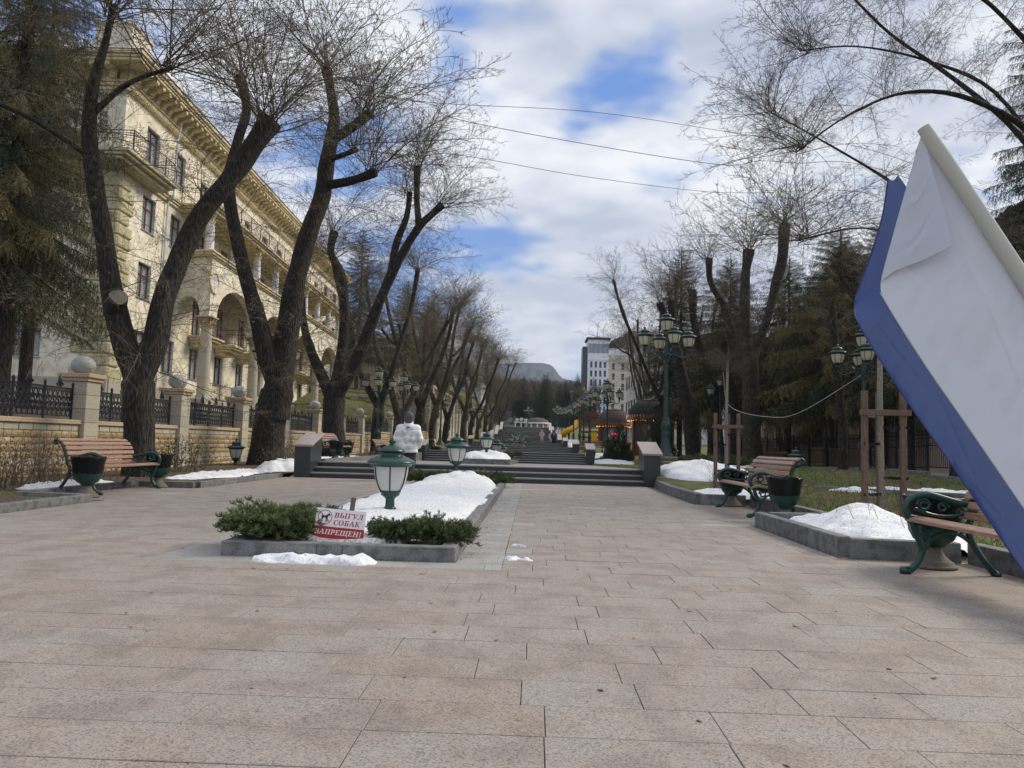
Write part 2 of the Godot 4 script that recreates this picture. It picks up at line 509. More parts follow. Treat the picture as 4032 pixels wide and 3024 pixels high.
func _ready() -> void:
	var cam := Camera3D.new()
	cam.name = "camera"
	cam.fov = 53.05
	cam.far = 12000.0
	cam.near = 0.05
	add_child(cam)
	cam.position = Vector3(0, 0.95, 0)
	cam.rotation = Vector3(deg_to_rad(4.49), deg_to_rad(1.69), deg_to_rad(1.5))
	cam.current = true
	var env := Environment.new()
	env.background_mode = Environment.BG_SKY
	env.sky = Sky.new()
	var ps := PanoramaSkyMaterial.new()
	ps.panorama = cloud_sky()
	env.sky.sky_material = ps
	env.background_energy_multiplier = 1.0
	env.tonemap_mode = Environment.TONE_MAPPER_LINEAR
	env.tonemap_exposure = 1.36
	env.fog_enabled = true
	env.fog_density = 0.0001
	env.fog_light_color = Color(0.72, 0.8, 0.92)
	env.sdfgi_enabled = true
	env.ssao_enabled = true
	env.ssil_enabled = true
	var we := WorldEnvironment.new()
	we.name = "environment"
	we.environment = env
	add_child(we)
	var sun := DirectionalLight3D.new()
	sun.name = "sun"
	sun.light_energy = 0.75
	sun.light_color = Color(1.0, 0.95, 0.86)
	sun.light_angular_distance = 22.0
	sun.shadow_enabled = true
	sun.rotation = Vector3(deg_to_rad(-38.0), deg_to_rad(118.0), 0)
	add_child(sun)
	nz.seed = 4
	nz.frequency = 1.0
	nz.fractal_octaves = 3
	var t0 := Time.get_ticks_msec()
	make_materials()
	make_pieces()
	build_ground()
	build_plaza()
	build_steps()
	build_wall()
	build_house()
	build_tower()
	build_hills()
	print("structure ", Time.get_ticks_msec() - t0)
	place_backdrop()
	place_trees()
	print("trees ", Time.get_ticks_msec() - t0)
	place_furniture()
	place_beds()
	build_flag()
	build_sign()
	place_people()
	print("all ", Time.get_ticks_msec() - t0)

# ---------------------------------------------------------------- curves
func smooth(pts: Array, sub := 4) -> PackedVector3Array:
	var o := PackedVector3Array()
	for i in pts.size() - 1:
		var a: Vector3 = pts[maxi(i - 1, 0)]
		var b: Vector3 = pts[i]
		var c: Vector3 = pts[i + 1]
		var d: Vector3 = pts[mini(i + 2, pts.size() - 1)]
		for k in sub:
			o.append(b.cubic_interpolate(c, a, d, float(k) / sub))
	o.append(pts[pts.size() - 1])
	return o

func evened(r: Array, sub := 4) -> PackedFloat32Array:
	var o := PackedFloat32Array()
	for i in r.size() - 1:
		for k in sub: o.append(lerpf(r[i], r[i + 1], float(k) / sub))
	o.append(r[r.size() - 1])
	return o

func bar(mb: MB, pts: Array, r: float, k := 6, sub := 4) -> void:
	var p := smooth(pts, sub)
	var q := PackedFloat32Array()
	q.resize(p.size())
	q.fill(r)
	mb.tube(p, q, k)

func spiral(mb: MB, c: Vector3, ax: Vector3, ay: Vector3, r0: float, r1: float, turns: float, th: float, ph := 0.0) -> void:
	var p := PackedVector3Array()
	var q := PackedFloat32Array()
	var n := int(12 * turns) + 1
	for i in n + 1:
		var t := float(i) / n
		var an := ph + t * turns * TAU
		var r := lerpf(r0, r1, t)
		p.append(c + (ax * cos(an) + ay * sin(an)) * r)
		q.append(th)
	mb.tube(p, q, 5)

# ---------------------------------------------------------------- bench, bin, lamps
# bench: length along Z, front towards +X, seat at 0.43
func make_bench(label: String, at: Vector3, turn: float) -> Node3D:
	var t := thing("park_bench", label, "bench", at, turn, "park benches with green iron sides")
	for s in [-1.0, 1.0]:
		var z: float = 0.93 * s
		var f := MB.new()
		var leg := MB.new()
		bar(leg, [Vector3(0.36, 0.03, z), Vector3(0.31, 0.035, z), Vector3(0.25, 0.1, z), Vector3(0.22, 0.2, z), Vector3(0.27, 0.33, z), Vector3(0.30, 0.43, z)], 0.027, 7)
		leg.lathe([Vector2(0.0, 0.0), Vector2(0.04, 0.0), Vector2(0.045, 0.03), Vector2(0.035, 0.055), Vector2(0.0, 0.06)], 10, Vector3(0.355, 0, z))
		part(t, "front_leg", leg.mesh(), MT.green_iron)
		leg = MB.new()
		bar(leg, [Vector3(-0.36, 0.02, z), Vector3(-0.33, 0.04, z), Vector3(-0.25, 0.14, z), Vector3(-0.17, 0.28, z), Vector3(-0.14, 0.40, z)], 0.027, 7)
		leg.lathe([Vector2(0.0, 0.0), Vector2(0.035, 0.0), Vector2(0.04, 0.025), Vector2(0.0, 0.05)], 10, Vector3(-0.36, 0, z))
		part(t, "rear_leg", leg.mesh(), MT.green_iron)
		bar(f, [Vector3(0.31, 0.43, z), Vector3(0.1, 0.385, z), Vector3(-0.1, 0.385, z), Vector3(-0.16, 0.42, z), Vector3(-0.2, 0.52, z), Vector3(-0.25, 0.68, z), Vector3(-0.31, 0.80, z), Vector3(-0.36, 0.845, z), Vector3(-0.405, 0.83, z), Vector3(-0.41, 0.79, z), Vector3(-0.375, 0.785, z)], 0.026, 7)
		bar(f, [Vector3(0.24, 0.14, z), Vector3(0.12, 0.30, z), Vector3(-0.02, 0.335, z), Vector3(-0.14, 0.28, z), Vector3(-0.24, 0.16, z)], 0.016)
		spiral(f, Vector3(0.17, 0.335, z), Vector3.RIGHT, Vector3.UP, 0.055, 0.018, 1.4, 0.012)
		spiral(f, Vector3(-0.08, 0.35, z), Vector3.LEFT, Vector3.UP, 0.04, 0.014, 1.3, 0.011)
		part(t, "side_frame", f.mesh(), MT.green_iron)
		var a := MB.new()
		bar(a, [Vector3(-0.22, 0.60, z), Vector3(-0.12, 0.565, z), Vector3(0.02, 0.60, z), Vector3(0.18, 0.635, z), Vector3(0.30, 0.60, z), Vector3(0.345, 0.53, z), Vector3(0.33, 0.46, z), Vector3(0.28, 0.44, z)], 0.028, 7)
		bar(a, [Vector3(-0.2, 0.53, z), Vector3(-0.05, 0.47, z), Vector3(0.12, 0.47, z), Vector3(0.27, 0.52, z)], 0.014)
		spiral(a, Vector3(0.2, 0.55, z), Vector3.RIGHT, Vector3.UP, 0.055, 0.02, 1.4, 0.012)
		spiral(a, Vector3(0.05, 0.535, z), Vector3.LEFT, Vector3.UP, 0.045, 0.015, 1.3, 0.011)
		spiral(a, Vector3(-0.09, 0.51, z), Vector3.RIGHT, Vector3.DOWN, 0.035, 0.012, 1.2, 0.01)
		part(t, "armrest", a.mesh(), MT.green_iron)
	var slat := MB.new()
	slat.box(Vector3.ZERO, Vector3(0.095, 0.032, 1.98), 0.006)
	var sm := slat.mesh()
	for i in 4:
		var p := part(t, "seat_slat", sm, MT["bench_wood_%d" % ((i * 2 + 1) % 3)])
		p.position = Vector3(0.285 - i * 0.112, 0.452 - i * 0.016 - (0.012 if i == 0 else 0.0), 0)
		p.rotation.z = 0.12 if i > 0 else -0.22
	slat = MB.new()
	slat.box(Vector3.ZERO, Vector3(0.03, 0.062, 1.98), 0.006)
	var bm := slat.mesh()
	var bp := [[-0.125, 0.475, 0.28], [-0.15, 0.555, 0.3], [-0.175, 0.635, 0.32], [-0.205, 0.712, 0.42], [-0.25, 0.782, 0.65], [-0.315, 0.838, 1.05]]
	for i in bp.size():
		var p := part(t, "back_slat", bm, MT["bench_wood_%d" % (i % 3)])
		p.position = Vector3(bp[i][0], bp[i][1], 0)
		p.rotation.z = bp[i][2]
	return t

func make_bin(label: String, at: Vector3) -> Node3D:
	var t := thing("urn_bin", label, "bin", at, 0.0, "urn bins lined with black bags")
	var b := MB.new()
	b.lathe([Vector2(0, 0), Vector2(0.175, 0), Vector2(0.18, 0.015), Vector2(0.175, 0.03), Vector2(0.15, 0.035), Vector2(0.152, 0.055), Vector2(0.13, 0.065), Vector2(0.085, 0.11), Vector2(0.06, 0.16), Vector2(0.062, 0.18)], 24, Vector3.ZERO, 0.0, 0)
	part(t, "foot", b.mesh(), MT.old_wood)
	b = MB.new()
	b.lathe([Vector2(0.06, 0.175), Vector2(0.085, 0.185), Vector2(0.09, 0.2), Vector2(0.15, 0.24), Vector2(0.185, 0.31), Vector2(0.195, 0.38), Vector2(0.2, 0.46), Vector2(0.215, 0.56), Vector2(0.225, 0.57), Vector2(0.2, 0.57), Vector2(0.17, 0.4), Vector2(0.0, 0.3)], 48, Vector3.ZERO, 0.03, 16)
	part(t, "urn", b.mesh(), MT.green_iron)
	b = MB.new()
	var pr := [Vector2(0.195, 0.36), Vector2(0.208, 0.40), Vector2(0.212, 0.47), Vector2(0.228, 0.55), Vector2(0.238, 0.59), Vector2(0.238, 0.605), Vector2(0.215, 0.6), Vector2(0.185, 0.5), Vector2(0.1, 0.42), Vector2(0.0, 0.42)]
	b.lathe(pr, 40)
	for i in b.v.size():
		var q := b.v[i]
		var k := nz.get_noise_3d(q.x * 22, q.y * 9 + at.x * 3.0, q.z * 22 + at.z)
		if q.x * q.x + q.z * q.z > 0.02: b.v[i] = q * Vector3(1 + 0.07 * k + 0.012, 1, 1 + 0.07 * k + 0.012) + Vector3(0, 0.03 * k, 0)
	part(t, "bin_bag", b.mesh(), MT.black_bag)
	return t

# lantern head: origin at the bottom collar, 0.65 high, cap 0.56 wide
const GLASS := [Vector2(0.115, 0.04), Vector2(0.135, 0.06), Vector2(0.165, 0.12), Vector2(0.188, 0.2), Vector2(0.2, 0.28), Vector2(0.203, 0.33)]
func lantern(parent: Node3D, at: Vector3, glass: Material, iron: Material, sc := 1.0, seg := 28) -> void:
	var head := MeshInstance3D.new()
	var m := MB.new()
	m.lathe([Vector2(0.04, -0.03), Vector2(0.06, -0.02), Vector2(0.115, 0.015), Vector2(0.125, 0.03), Vector2(0.118, 0.045)], seg)
	m.lathe([Vector2(0.0, 0.31), Vector2(0.21, 0.318), Vector2(0.235, 0.325), Vector2(0.24, 0.345), Vector2(0.28, 0.36), Vector2(0.285, 0.372), Vector2(0.27, 0.39), Vector2(0.2, 0.425), Vector2(0.14, 0.448), Vector2(0.128, 0.455), Vector2(0.135, 0.475), Vector2(0.13, 0.49), Vector2(0.15, 0.495), Vector2(0.152, 0.505), Vector2(0.13, 0.53), Vector2(0.08, 0.56), Vector2(0.045, 0.57), Vector2(0.032, 0.575), Vector2(0.03, 0.595), Vector2(0.042, 0.605), Vector2(0.035, 0.63), Vector2(0.018, 0.65), Vector2(0.0, 0.668)], seg)
	for i in 6:
		var an := TAU * i / 6 + 0.4
		var pts := []
		for g in GLASS: pts.append(Vector3(cos(an) * (g.x + 0.004), g.y, sin(an) * (g.x + 0.004)))
		bar(m, pts, 0.009, 4, 2)
	head.name = "lantern"
	head.mesh = m.mesh()
	head.material_override = iron
	head.position = at
	head.scale = Vector3.ONE * sc
	parent.add_child(head, true)
	var g := MB.new()
	g.lathe(GLASS, seg)
	var b := MeshInstance3D.new()
	b.name = "globe"
	b.mesh = g.mesh()
	b.material_override = glass
	head.add_child(b, true)

func make_bollard(label: String, at: Vector3) -> Node3D:
	var t := thing("bollard_lamp", label, "lamp", at, 0.0, "low green bollard lamps")
	var m := MB.new()
	m.lathe([Vector2(0, -0.1), Vector2(0.075, -0.1), Vector2(0.075, 0.01), Vector2(0.068, 0.02), Vector2(0.055, 0.03), Vector2(0.052, 0.11), Vector2(0.06, 0.125), Vector2(0.075, 0.14), Vector2(0.11, 0.165), Vector2(0.11, 0.19)], 20)
	part(t, "stem", m.mesh(), MT.green_iron)
	lantern(t, Vector3(0, 0.175, 0), MT.frosted_glass, MT.green_iron, 1.0)
	return t

func make_lamp(label: String, at: Vector3, turn: float, seg := 20) -> Node3D:
	var t := thing("street_lamp", label, "lamp post", at, turn, "five-lantern street lamps")
	var m := MB.new()
	m.box(Vector3(0, 0.02, 0), Vector3(0.75, 0.3, 0.75), 0.03)
	m.box(Vector3(0, 0.235, 0), Vector3(0.58, 0.13, 0.58), 0.03)
	part(t, "stone_plinth", m.mesh(), MT.old_wood)
	m = MB.new()
	m.lathe([Vector2(0.25, 0.3), Vector2(0.25, 0.36), Vector2(0.2, 0.4), Vector2(0.16, 0.6), Vector2(0.125, 0.78), Vector2(0.12, 0.95), Vector2(0.135, 0.97), Vector2(0.135, 1.02), Vector2(0.115, 1.05), Vector2(0.115, 1.12), Vector2(0.14, 1.2), Vector2(0.15, 1.3), Vector2(0.12, 1.4), Vector2(0.095, 1.43), Vector2(0.105, 1.46), Vector2(0.1, 1.5), Vector2(0.072, 1.52), Vector2(0.068, 2.4), Vector2(0.085, 2.42), Vector2(0.085, 2.5), Vector2(0.062, 2.53), Vector2(0.056, 3.35), Vector2(0.085, 3.4), Vector2(0.095, 3.5), Vector2(0.07, 3.6), Vector2(0.075, 3.75), Vector2(0.05, 3.8), Vector2(0.04, 4.1), Vector2(0.07, 4.16), Vector2(0.06, 4.24), Vector2(0.0, 4.25)], seg)
	part(t, "post", m.mesh(), MT.lamp_iron)
	for i in 4:
		var an := TAU * i / 4 + 0.35
		var d := Vector3(cos(an), 0, sin(an))
		var a := MB.new()
		bar(a, [Vector3(0, 3.5, 0) + d * 0.07, Vector3(0, 3.52, 0) + d * 0.25, Vector3(0, 3.44, 0) + d * 0.48, Vector3(0, 3.46, 0) + d * 0.66, Vector3(0, 3.6, 0) + d * 0.72, Vector3(0, 3.72, 0) + d * 0.72], 0.026, 6)
		spiral(a, Vector3(0, 3.56, 0) + d * 0.33, d, Vector3.UP, 0.13, 0.035, 1.6, 0.016, -1.0)
		spiral(a, Vector3(0, 3.34, 0) + d * 0.2, d, Vector3.DOWN, 0.1, 0.03, 1.4, 0.014, -1.0)
		a.lathe([Vector2(0.0, 3.6), Vector2(0.045, 3.62), Vector2(0.06, 3.68), Vector2(0.035, 3.75)], 10, d * 0.72)
		part(t, "arm", a.mesh(), MT.lamp_iron)
		lantern(t, Vector3(0, 3.76, 0) + d * 0.72, MT.cream_glass, MT.lamp_iron, 0.95, seg)
	lantern(t, Vector3(0, 4.26, 0), MT.cream_glass, MT.lamp_iron, 1.0, seg)
	return t

# ---------------------------------------------------------------- vegetation pieces
var shoots := []
var bare_shoots := []
var stems := []
var needles := []
var spray: ArrayMesh
var spray2: ArrayMesh

# a long pruned shoot, 1 long, growing along +Y and bending towards +X; surface 0 wood, surface 1 catkins
func make_shoot(sd: int, sides: int, cats: int, bend: float, th := 1.0) -> ArrayMesh:
	rng.seed = sd
	var w := MB.new()
	var c := MB.new()
	var main := []
	var sway := rr(-0.06, 0.06)
	for i in 9:
		var t := i / 8.0
		main.append(Vector3(bend * t * t + sway * sin(t * 5.0), t * (1.0 - 0.25 * bend * t), 0.05 * sin(t * 4.0 + sd)))
	var p := PackedVector3Array(main)
	var r := PackedFloat32Array()
	for i in 9: r.append(th * lerpf(0.0042, 0.0011, i / 8.0))
	w.tube(p, r, 3, false)
	for i in sides:
		var t := 0.12 + 0.86 * (i + rr(0.1, 0.9)) / sides
		var k := int(t * 8.0)
		var o: Vector3 = main[k].lerp(main[mini(k + 1, 8)], t * 8.0 - k)
		var an := rr(0, TAU)
		var d := Vector3(cos(an), rr(0.5, 1.5), sin(an)).normalized()
		var l := rr(0.14, 0.36) * (1.15 - 0.6 * t)
		var q := []
		for j in 4:
			var u := j / 3.0
			q.append(o + d * l * u + Vector3(0.35 * bend * l * u * u, -0.22 * l * u * u, 0) + Vector3(rr(-1, 1), 0, rr(-1, 1)) * 0.012 * u)
		w.tube(PackedVector3Array(q), PackedFloat32Array([0.0015 * th, 0.0013 * th, 0.0011 * th, 0.0008 * th]), 3, false)
		for h in 2:
			var b: Vector3 = q[1 + h]
			var e := b + (d + Vector3(rr(-1, 1), rr(-0.6, 0.8), rr(-1, 1))).normalized() * l * rr(0.25, 0.5)
			w.tube(PackedVector3Array([b, e]), PackedFloat32Array([0.001 * th, 0.0007 * th]), 3, false)
			for g in cats:
				var s := b.lerp(e, rr(0.3, 1.0))
				hang(c, s, rr(0.012, 0.024), rr(0.0014, 0.0022))
		for g in cats:
			var s: Vector3 = q[2].lerp(q[3], rr(0.0, 1.0))
			hang(c, s, rr(0.012, 0.024), rr(0.0014, 0.0022))
	var am := w.mesh(MT.twig)
	if cats > 0:
		var arr := []
		arr.resize(Mesh.ARRAY_MAX)
		arr[Mesh.ARRAY_VERTEX] = c.v
		arr[Mesh.ARRAY_NORMAL] = c.n
		arr[Mesh.ARRAY_INDEX] = c.ix
		am.add_surface_from_arrays(Mesh.PRIMITIVE_TRIANGLES, arr)
		am.surface_set_material(1, MT.catkin)
	return am

func hang(c: MB, s: Vector3, l: float, w: float) -> void:
	var e := s + Vector3(rr(-0.3, 0.3) * l, -l, rr(-0.3, 0.3) * l)
	var m := s.lerp(e, 0.5)
	var a := Vector3(w, 0, 0)
	var b := Vector3(-w * 0.5, 0, w * 0.87)
	var d := Vector3(-w * 0.5, 0, -w * 0.87)
	c.tri(s, m + b, m + a); c.tri(s, m + d, m + b); c.tri(s, m + a, m + d)
	c.tri(e, m + a, m + b); c.tri(e, m + b, m + d); c.tri(e, m + d, m + a)

# spruce bough, 1 long, outwards along +X, hanging twigs
func make_bough(sd: int, n: int, hangy: float, fat: float) -> ArrayMesh:
	rng.seed = sd
	var m := MB.new()
	var main := []
	for i in 7:
		var t := i / 6.0
		main.append(Vector3(t, -0.18 * t * t + 0.12 * t * t * t, 0.03 * sin(t * 6.0)))
	m.tube(PackedVector3Array(main), PackedFloat32Array([0.012, 0.01, 0.008, 0.006, 0.005, 0.004, 0.002]), 3, false)
	for i in n:
		var t := 0.08 + 0.92 * (i + rng.randf()) / n
		var k := mini(int(t * 6.0), 5)
		var o: Vector3 = main[k].lerp(main[k + 1], t * 6.0 - k)
		var s := 1.0 if i % 2 == 0 else -1.0
		var l := rr(0.16, 0.34) * (1.1 - 0.7 * t)
		var d := Vector3(rr(0.35, 0.8), -hangy * rr(0.3, 1.3), s * rr(0.5, 1.0)).normalized()
		for j in 15:
			var u := j / 14.0
			var b := o + d * l * u + Vector3(0, -hangy * 0.3 * l * u * u, 0)
			var e := b + (d * 0.6 + Vector3(rr(-1, 1), rr(-1.1, 0.5), rr(-1, 1)) * 0.75).normalized() * rr(0.03, 0.055)
			var sd2 := (e - b).cross(Vector3(rr(-1, 1), rr(-1, 1), rr(-1, 1))).normalized() * fat
			m.blade(b, e, sd2)
	return m.mesh()

# juniper / thuja spray, 1 long along +Y bending to +X
func make_spray(sd: int, n: int, bend: float, flat: float) -> ArrayMesh:
	rng.seed = sd
	var m := MB.new()
	for i in n:
		var t := rr(0.1, 1.0)
		var o := Vector3(bend * t * t, t * (1 - 0.3 * bend * t), 0)
		var an := rr(0, TAU)
		var d := Vector3(cos(an), rr(0.6, 1.6), sin(an) * flat).normalized()
		var l := rr(0.12, 0.26) * (1.15 - 0.5 * t)
		for j in 5:
			var u := j / 5.0
			var b := o + d * l * u
			var e := b + (d + Vector3(rr(-1, 1), rr(-0.4, 1), rr(-1, 1)) * 0.8).normalized() * rr(0.05, 0.1)
			m.blade(b, e, (e - b).cross(Vector3(rr(-1, 1), rr(-1, 1), rr(-1, 1))).normalized() * 0.013)
	return m.mesh()

func make_pieces() -> void:
	for i in 3: shoots.append(make_shoot(100 + i, 18, 2, 0.16 + 0.1 * i))
	for i in 2: bare_shoots.append(make_shoot(120 + i, 11, 0, 0.1 + 0.1 * i))
	for i in 2: stems.append(make_shoot(130 + i, 7, 0, 0.12 + 0.1 * i, 2.3))
	for i in 2: needles.append(make_bough(140 + i, 60, 0.7, 0.0048))
	needles.append(make_bough(150, 64, 1.6, 0.0042))
	spray = make_spray(160, 60, 0.35, 0.6)
	spray2 = make_spray(161, 70, 0.1, 0.6)

func aim(o: Vector3, d: Vector3, l: float, twist := 0.5) -> Transform3D:
	var y := d.normalized()
	var x := Vector3.DOWN - y * Vector3.DOWN.dot(y)
	if x.length() < 0.05: x = Vector3(cos(o.x * 9.0), 0.01, sin(o.x * 9.0))
	x = (x - y * x.dot(y)).normalized().rotated(y, rr(-twist, twist) * PI)
	return Transform3D(Basis(x * l, y * l, x.cross(y) * l), o)

# a pollarded tree from limbs [[x, y, z, r], ...] (world coordinates, parent limb first)
func limb_tree(label: String, limbs: Array, heads: Array, opts := {}) -> Node3D:
	var b: Array = limbs[0][0]
	var base := Vector3(b[0], b[1], b[2])
	var t := thing(opts.get("called", "pollarded_tree"), label, "tree", base, 0.0, opts.get("group", "pollarded trees along the alley"))
	rng.seed = int(absf(base.x * 131.0) + absf(base.z * 977.0))
	var xs := []
	var dens: float = opts.get("dens", 1.0)
	var len_: float = opts.get("len", 3.0)
	for li in limbs.size():
		var m := MB.new()
		var pts := []
		var rad := []
		for q in limbs[li]:
			pts.append(Vector3(q[0], q[1], q[2]) - base)
			rad.append(q[3])
		if li > 0 and pts[0].distance_to(Vector3(limbs[0][-1][0], limbs[0][-1][1], limbs[0][-1][2]) - base) < 0.8:
			pts.insert(0, pts[0] + Vector3(0, -0.7, 0) + (pts[0] - pts[1]).normalized() * 0.15)
			rad.insert(0, rad[0] * 0.95)
		if li == 0:
			var tp: Vector3 = pts[pts.size() - 1]
			pts.append(tp + Vector3(0, rad[rad.size() - 1] * 0.5, 0))
			rad.append(rad[rad.size() - 1] * 0.6)
			# root flare
			pts.insert(0, pts[0] + Vector3(0, -0.35, 0))
			rad.insert(0, rad[0] * 1.35)
			rad[1] *= 1.1
		for k in rad.size(): rad[k] *= 0.93
		var isend: bool = heads[li] > 0
		var p := smooth(pts, 5)
		var r := evened(rad, 5)
		if isend:
			var e := p.size() - 1
			for k in 4:
				if e - k > 0: r[e - k] *= 1.0 + 0.38 * (1.0 - k / 4.0) * (0.7 if k == 0 else 1.0)
		m.tube(p, r, 18 if rad[0] > 0.12 else 8, true, 0.26, nz)
		part(t, "trunk" if li == 0 else "limb", m.mesh(), MT[opts.get("bark", "bark")])
		# shoots
		var total := 0.0
		for i in p.size() - 1: total += p[i].distance_to(p[i + 1])
		if li > 0 or opts.get("trunk_shoots", false):
			var nn := int(total * 5.0 * dens)
			for i in nn:
				var u := pow(rng.randf(), 0.6)
				var f := u * (p.size() - 1)
				var k := mini(int(f), p.size() - 2)
				var o := p[k].lerp(p[k + 1], f - k)
				var d := (p[k + 1] - p[k]).normalized()
				var an := rr(0, TAU)
				var side := Vector3(cos(an), rr(0.1, 1.1), sin(an))
				side = side - d * side.dot(d) * 0.6
				xs.append(aim(o, side, len_ * rr(0.3, 0.85)))
		if isend:
			var o := p[p.size() - 1]
			var d := (o - p[p.size() - 2]).normalized()
			for i in int(heads[li] * dens):
				var an := rr(0, TAU)
				var s := Vector3(cos(an), 0, sin(an)) * rr(0.2, 1.3) + Vector3(0, rr(0.05, 0.95), 0) + d * 0.4
				xs.append(aim(o - d * rr(0.0, 0.3), s, len_ * rr(0.55, 1.25)))
	var sets: Array = opts.get("shoots", shoots)
	for k in sets.size():
		var sub := []
		for i in range(k, xs.size(), sets.size()): sub.append(xs[i])
		if sub.size(): multi(t, "crown", sets[k], null, sub)
	return t

# a V-shaped pollarded tree grown from numbers
func v_tree(label: String, x: float, d: float, h: float, sd: int, lean: float, opts := {}) -> Node3D:
	rng.seed = sd
	var y0 := gy(x, d) - 0.05
	var r0: float = opts.get("r", rr(0.28, 0.36))
	var fork := y0 + h * rr(0.18, 0.28)
	var limbs := [[[x, y0, -d, r0], [x + rr(-0.1, 0.1), lerpf(y0, fork, 0.5), -d, r0 * 0.9], [x + lean * 0.3, fork, -d, r0 * 0.92]]]
	var heads := [0]
	var n: int = opts.get("limbs", rng.randi_range(2, 3))
	var a0 := rr(0, TAU)
	for i in n:
		var an := a0 + TAU * i / n + rr(-0.4, 0.4)
		var o := Vector3(cos(an), 0, sin(an) * 0.8)
		var top := y0 + h * rr(0.78, 1.02)
		var sp := rr(0.16, 0.3) * h
		var l := [[x + lean * 0.3, fork - 0.1, -d, r0 * 0.68]]
		for k in range(1, 5):
			var u := k / 4.0
			l.append([x + lean * (0.3 + 0.7 * u) + o.x * sp * pow(u, 0.75) + rr(-0.2, 0.2), lerpf(fork, top, u), -d + o.z * sp * pow(u, 0.75) + rr(-0.2, 0.2), r0 * lerpf(0.62, 0.34, u)])
		limbs.append(l)
		heads.append(opts.get("head", 26))
		if rng.randf() < 0.7:
			var q: Array = l[2]
			var e := Vector3(q[0], q[1], q[2]) + Vector3(o.x * 0.4 + rr(-0.9, 0.9), rr(0.4, 0.9), o.z * 0.4 + rr(-0.9, 0.9)) * h * 0.12
			limbs.append([[q[0], q[1], q[2], q[3] * 0.7], [lerpf(q[0], e.x, 0.5), lerpf(q[1], e.y, 0.4), lerpf(q[2], e.z, 0.5), q[3] * 0.6], [e.x, e.y, e.z, q[3] * 0.5]])
			heads.append(int(opts.get("head", 26) * 0.6))
	return limb_tree(label, limbs, heads, opts)

func spruce(label: String, x: float, d: float, h: float, rad: float, n: int, sd: int, opts := {}) -> Node3D:
	rng.seed = sd
	var y0: float = opts.get("y", gy(x, d))
	var t := thing(opts.get("called", "spruce_tree"), label, "tree", Vector3(x, y0, -d), 0.0, opts.get("group", "conifers behind the alley"))
	var m := MB.new()
	var r0 := h * 0.0115
	m.tube(PackedVector3Array([Vector3(0, -0.3, 0), Vector3(0, h * 0.3, 0), Vector3(0.05, h * 0.7, 0), Vector3(0.05, h, 0)]), PackedFloat32Array([r0 * 1.2, r0, r0 * 0.55, 0.02]), 10, true, 0.15, nz)
	part(t, "trunk", m.mesh(), MT[opts.get("bark", "bark_red")])
	var low: float = opts.get("low", 0.12)
	var xs := [[], []]
	for i in n:
		var u := pow((i + rng.randf()) / n, 0.85)
		var y := h * lerpf(low, 0.985, u)
		var l := rad * pow(1.0 - u, 0.75) * rr(0.65, 1.12) + 0.25
		var an := i * 2.399 + rr(-0.4, 0.4)
		var tilt := lerpf(opts.get("droop", -0.32), 0.35, u) + rr(-0.12, 0.12)
		var bs := Basis.from_euler(Vector3(rr(-0.25, 0.25), an, 0)) * Basis(Vector3(0, 0, 1), tilt)
		xs[i % 2].append(Transform3D(bs * l, Vector3(0, y, 0)))
	var kinds: Array = opts.get("kinds", [0, 1])
	for k in 2:
		multi(t, "crown", needles[kinds[k]], MT[opts.get("leaf", ["spruce_dark", "spruce_dark"])[k]], xs[k])
	return t

func juniper(label: String, at: Vector3, rx: float, h: float, n: int, sd: int, lean := Vector3.ZERO, pale := 0.2) -> Node3D:
	rng.seed = sd
	var t := thing("juniper_bush", label, "bush", at, 0.0, "spreading junipers in the beds")
	var m := MB.new()
	for i in 7:
		var an := TAU * i / 7.0
		var e := Vector3(cos(an) * rx * 0.6, h * 0.45, sin(an) * rx * 0.6)
		m.tube(PackedVector3Array([Vector3(0, -0.03, 0), e * 0.5 + Vector3(0, 0.03, 0), e]), PackedFloat32Array([0.014, 0.01, 0.005]), 5)
	part(t, "stems", m.mesh(), MT.bark_red)
	var xs := [[], []]
	for i in n:
		var an := rr(0, TAU)
		var rad := sqrt(rng.randf()) * 0.78
		var o := Vector3(cos(an) * rx * rad, h * rr(0.02, 0.55) * (1.0 - 0.5 * rad), sin(an) * rx * rad)
		var d := Vector3(cos(an) * rr(0.5, 1.4), rr(0.1, 0.8), sin(an) * rr(0.5, 1.4)) + lean
		xs[0 if rng.randf() > pale else 1].append(aim(o, d, rr(0.55, 1.0) * minf(0.34, h * 0.75), 0.3))
	multi(t, "foliage", spray, MT.juniper, xs[0])
	multi(t, "foliage", spray, MT.juniper_light, xs[1])
	return t

func thuja(label: String, at: Vector3, h: float, r: float, n: int, sd: int) -> Node3D:
	rng.seed = sd
	var t := thing("thuja_tree", label, "tree", at, 0.0, "young thujas on the lawn")
	var m := MB.new()
	m.tube(PackedVector3Array([Vector3(0, -0.1, 0), Vector3(0, h * 0.9, 0)]), PackedFloat32Array([0.05, 0.015]), 6)
	part(t, "trunk", m.mesh(), MT.bark_red)
	var xs := []
	for i in n:
		var u := rng.randf() * rng.randf()
		var an := rr(0, TAU)
		var rad := r * (1.0 - u) * pow(rng.randf(), 0.3) * (1.0 + 0.2 * sin(an * 3.0 + u * 9.0))
		xs.append(aim(Vector3(cos(an) * rad, 0.05 + u * h * 0.9, sin(an) * rad), Vector3(cos(an) * 0.7, 1.1, sin(an) * 0.7), rr(0.22, 0.4) * (1.0 - 0.3 * u), 0.6))
	multi(t, "crown", spray2, MT.thuja, xs)
	return t

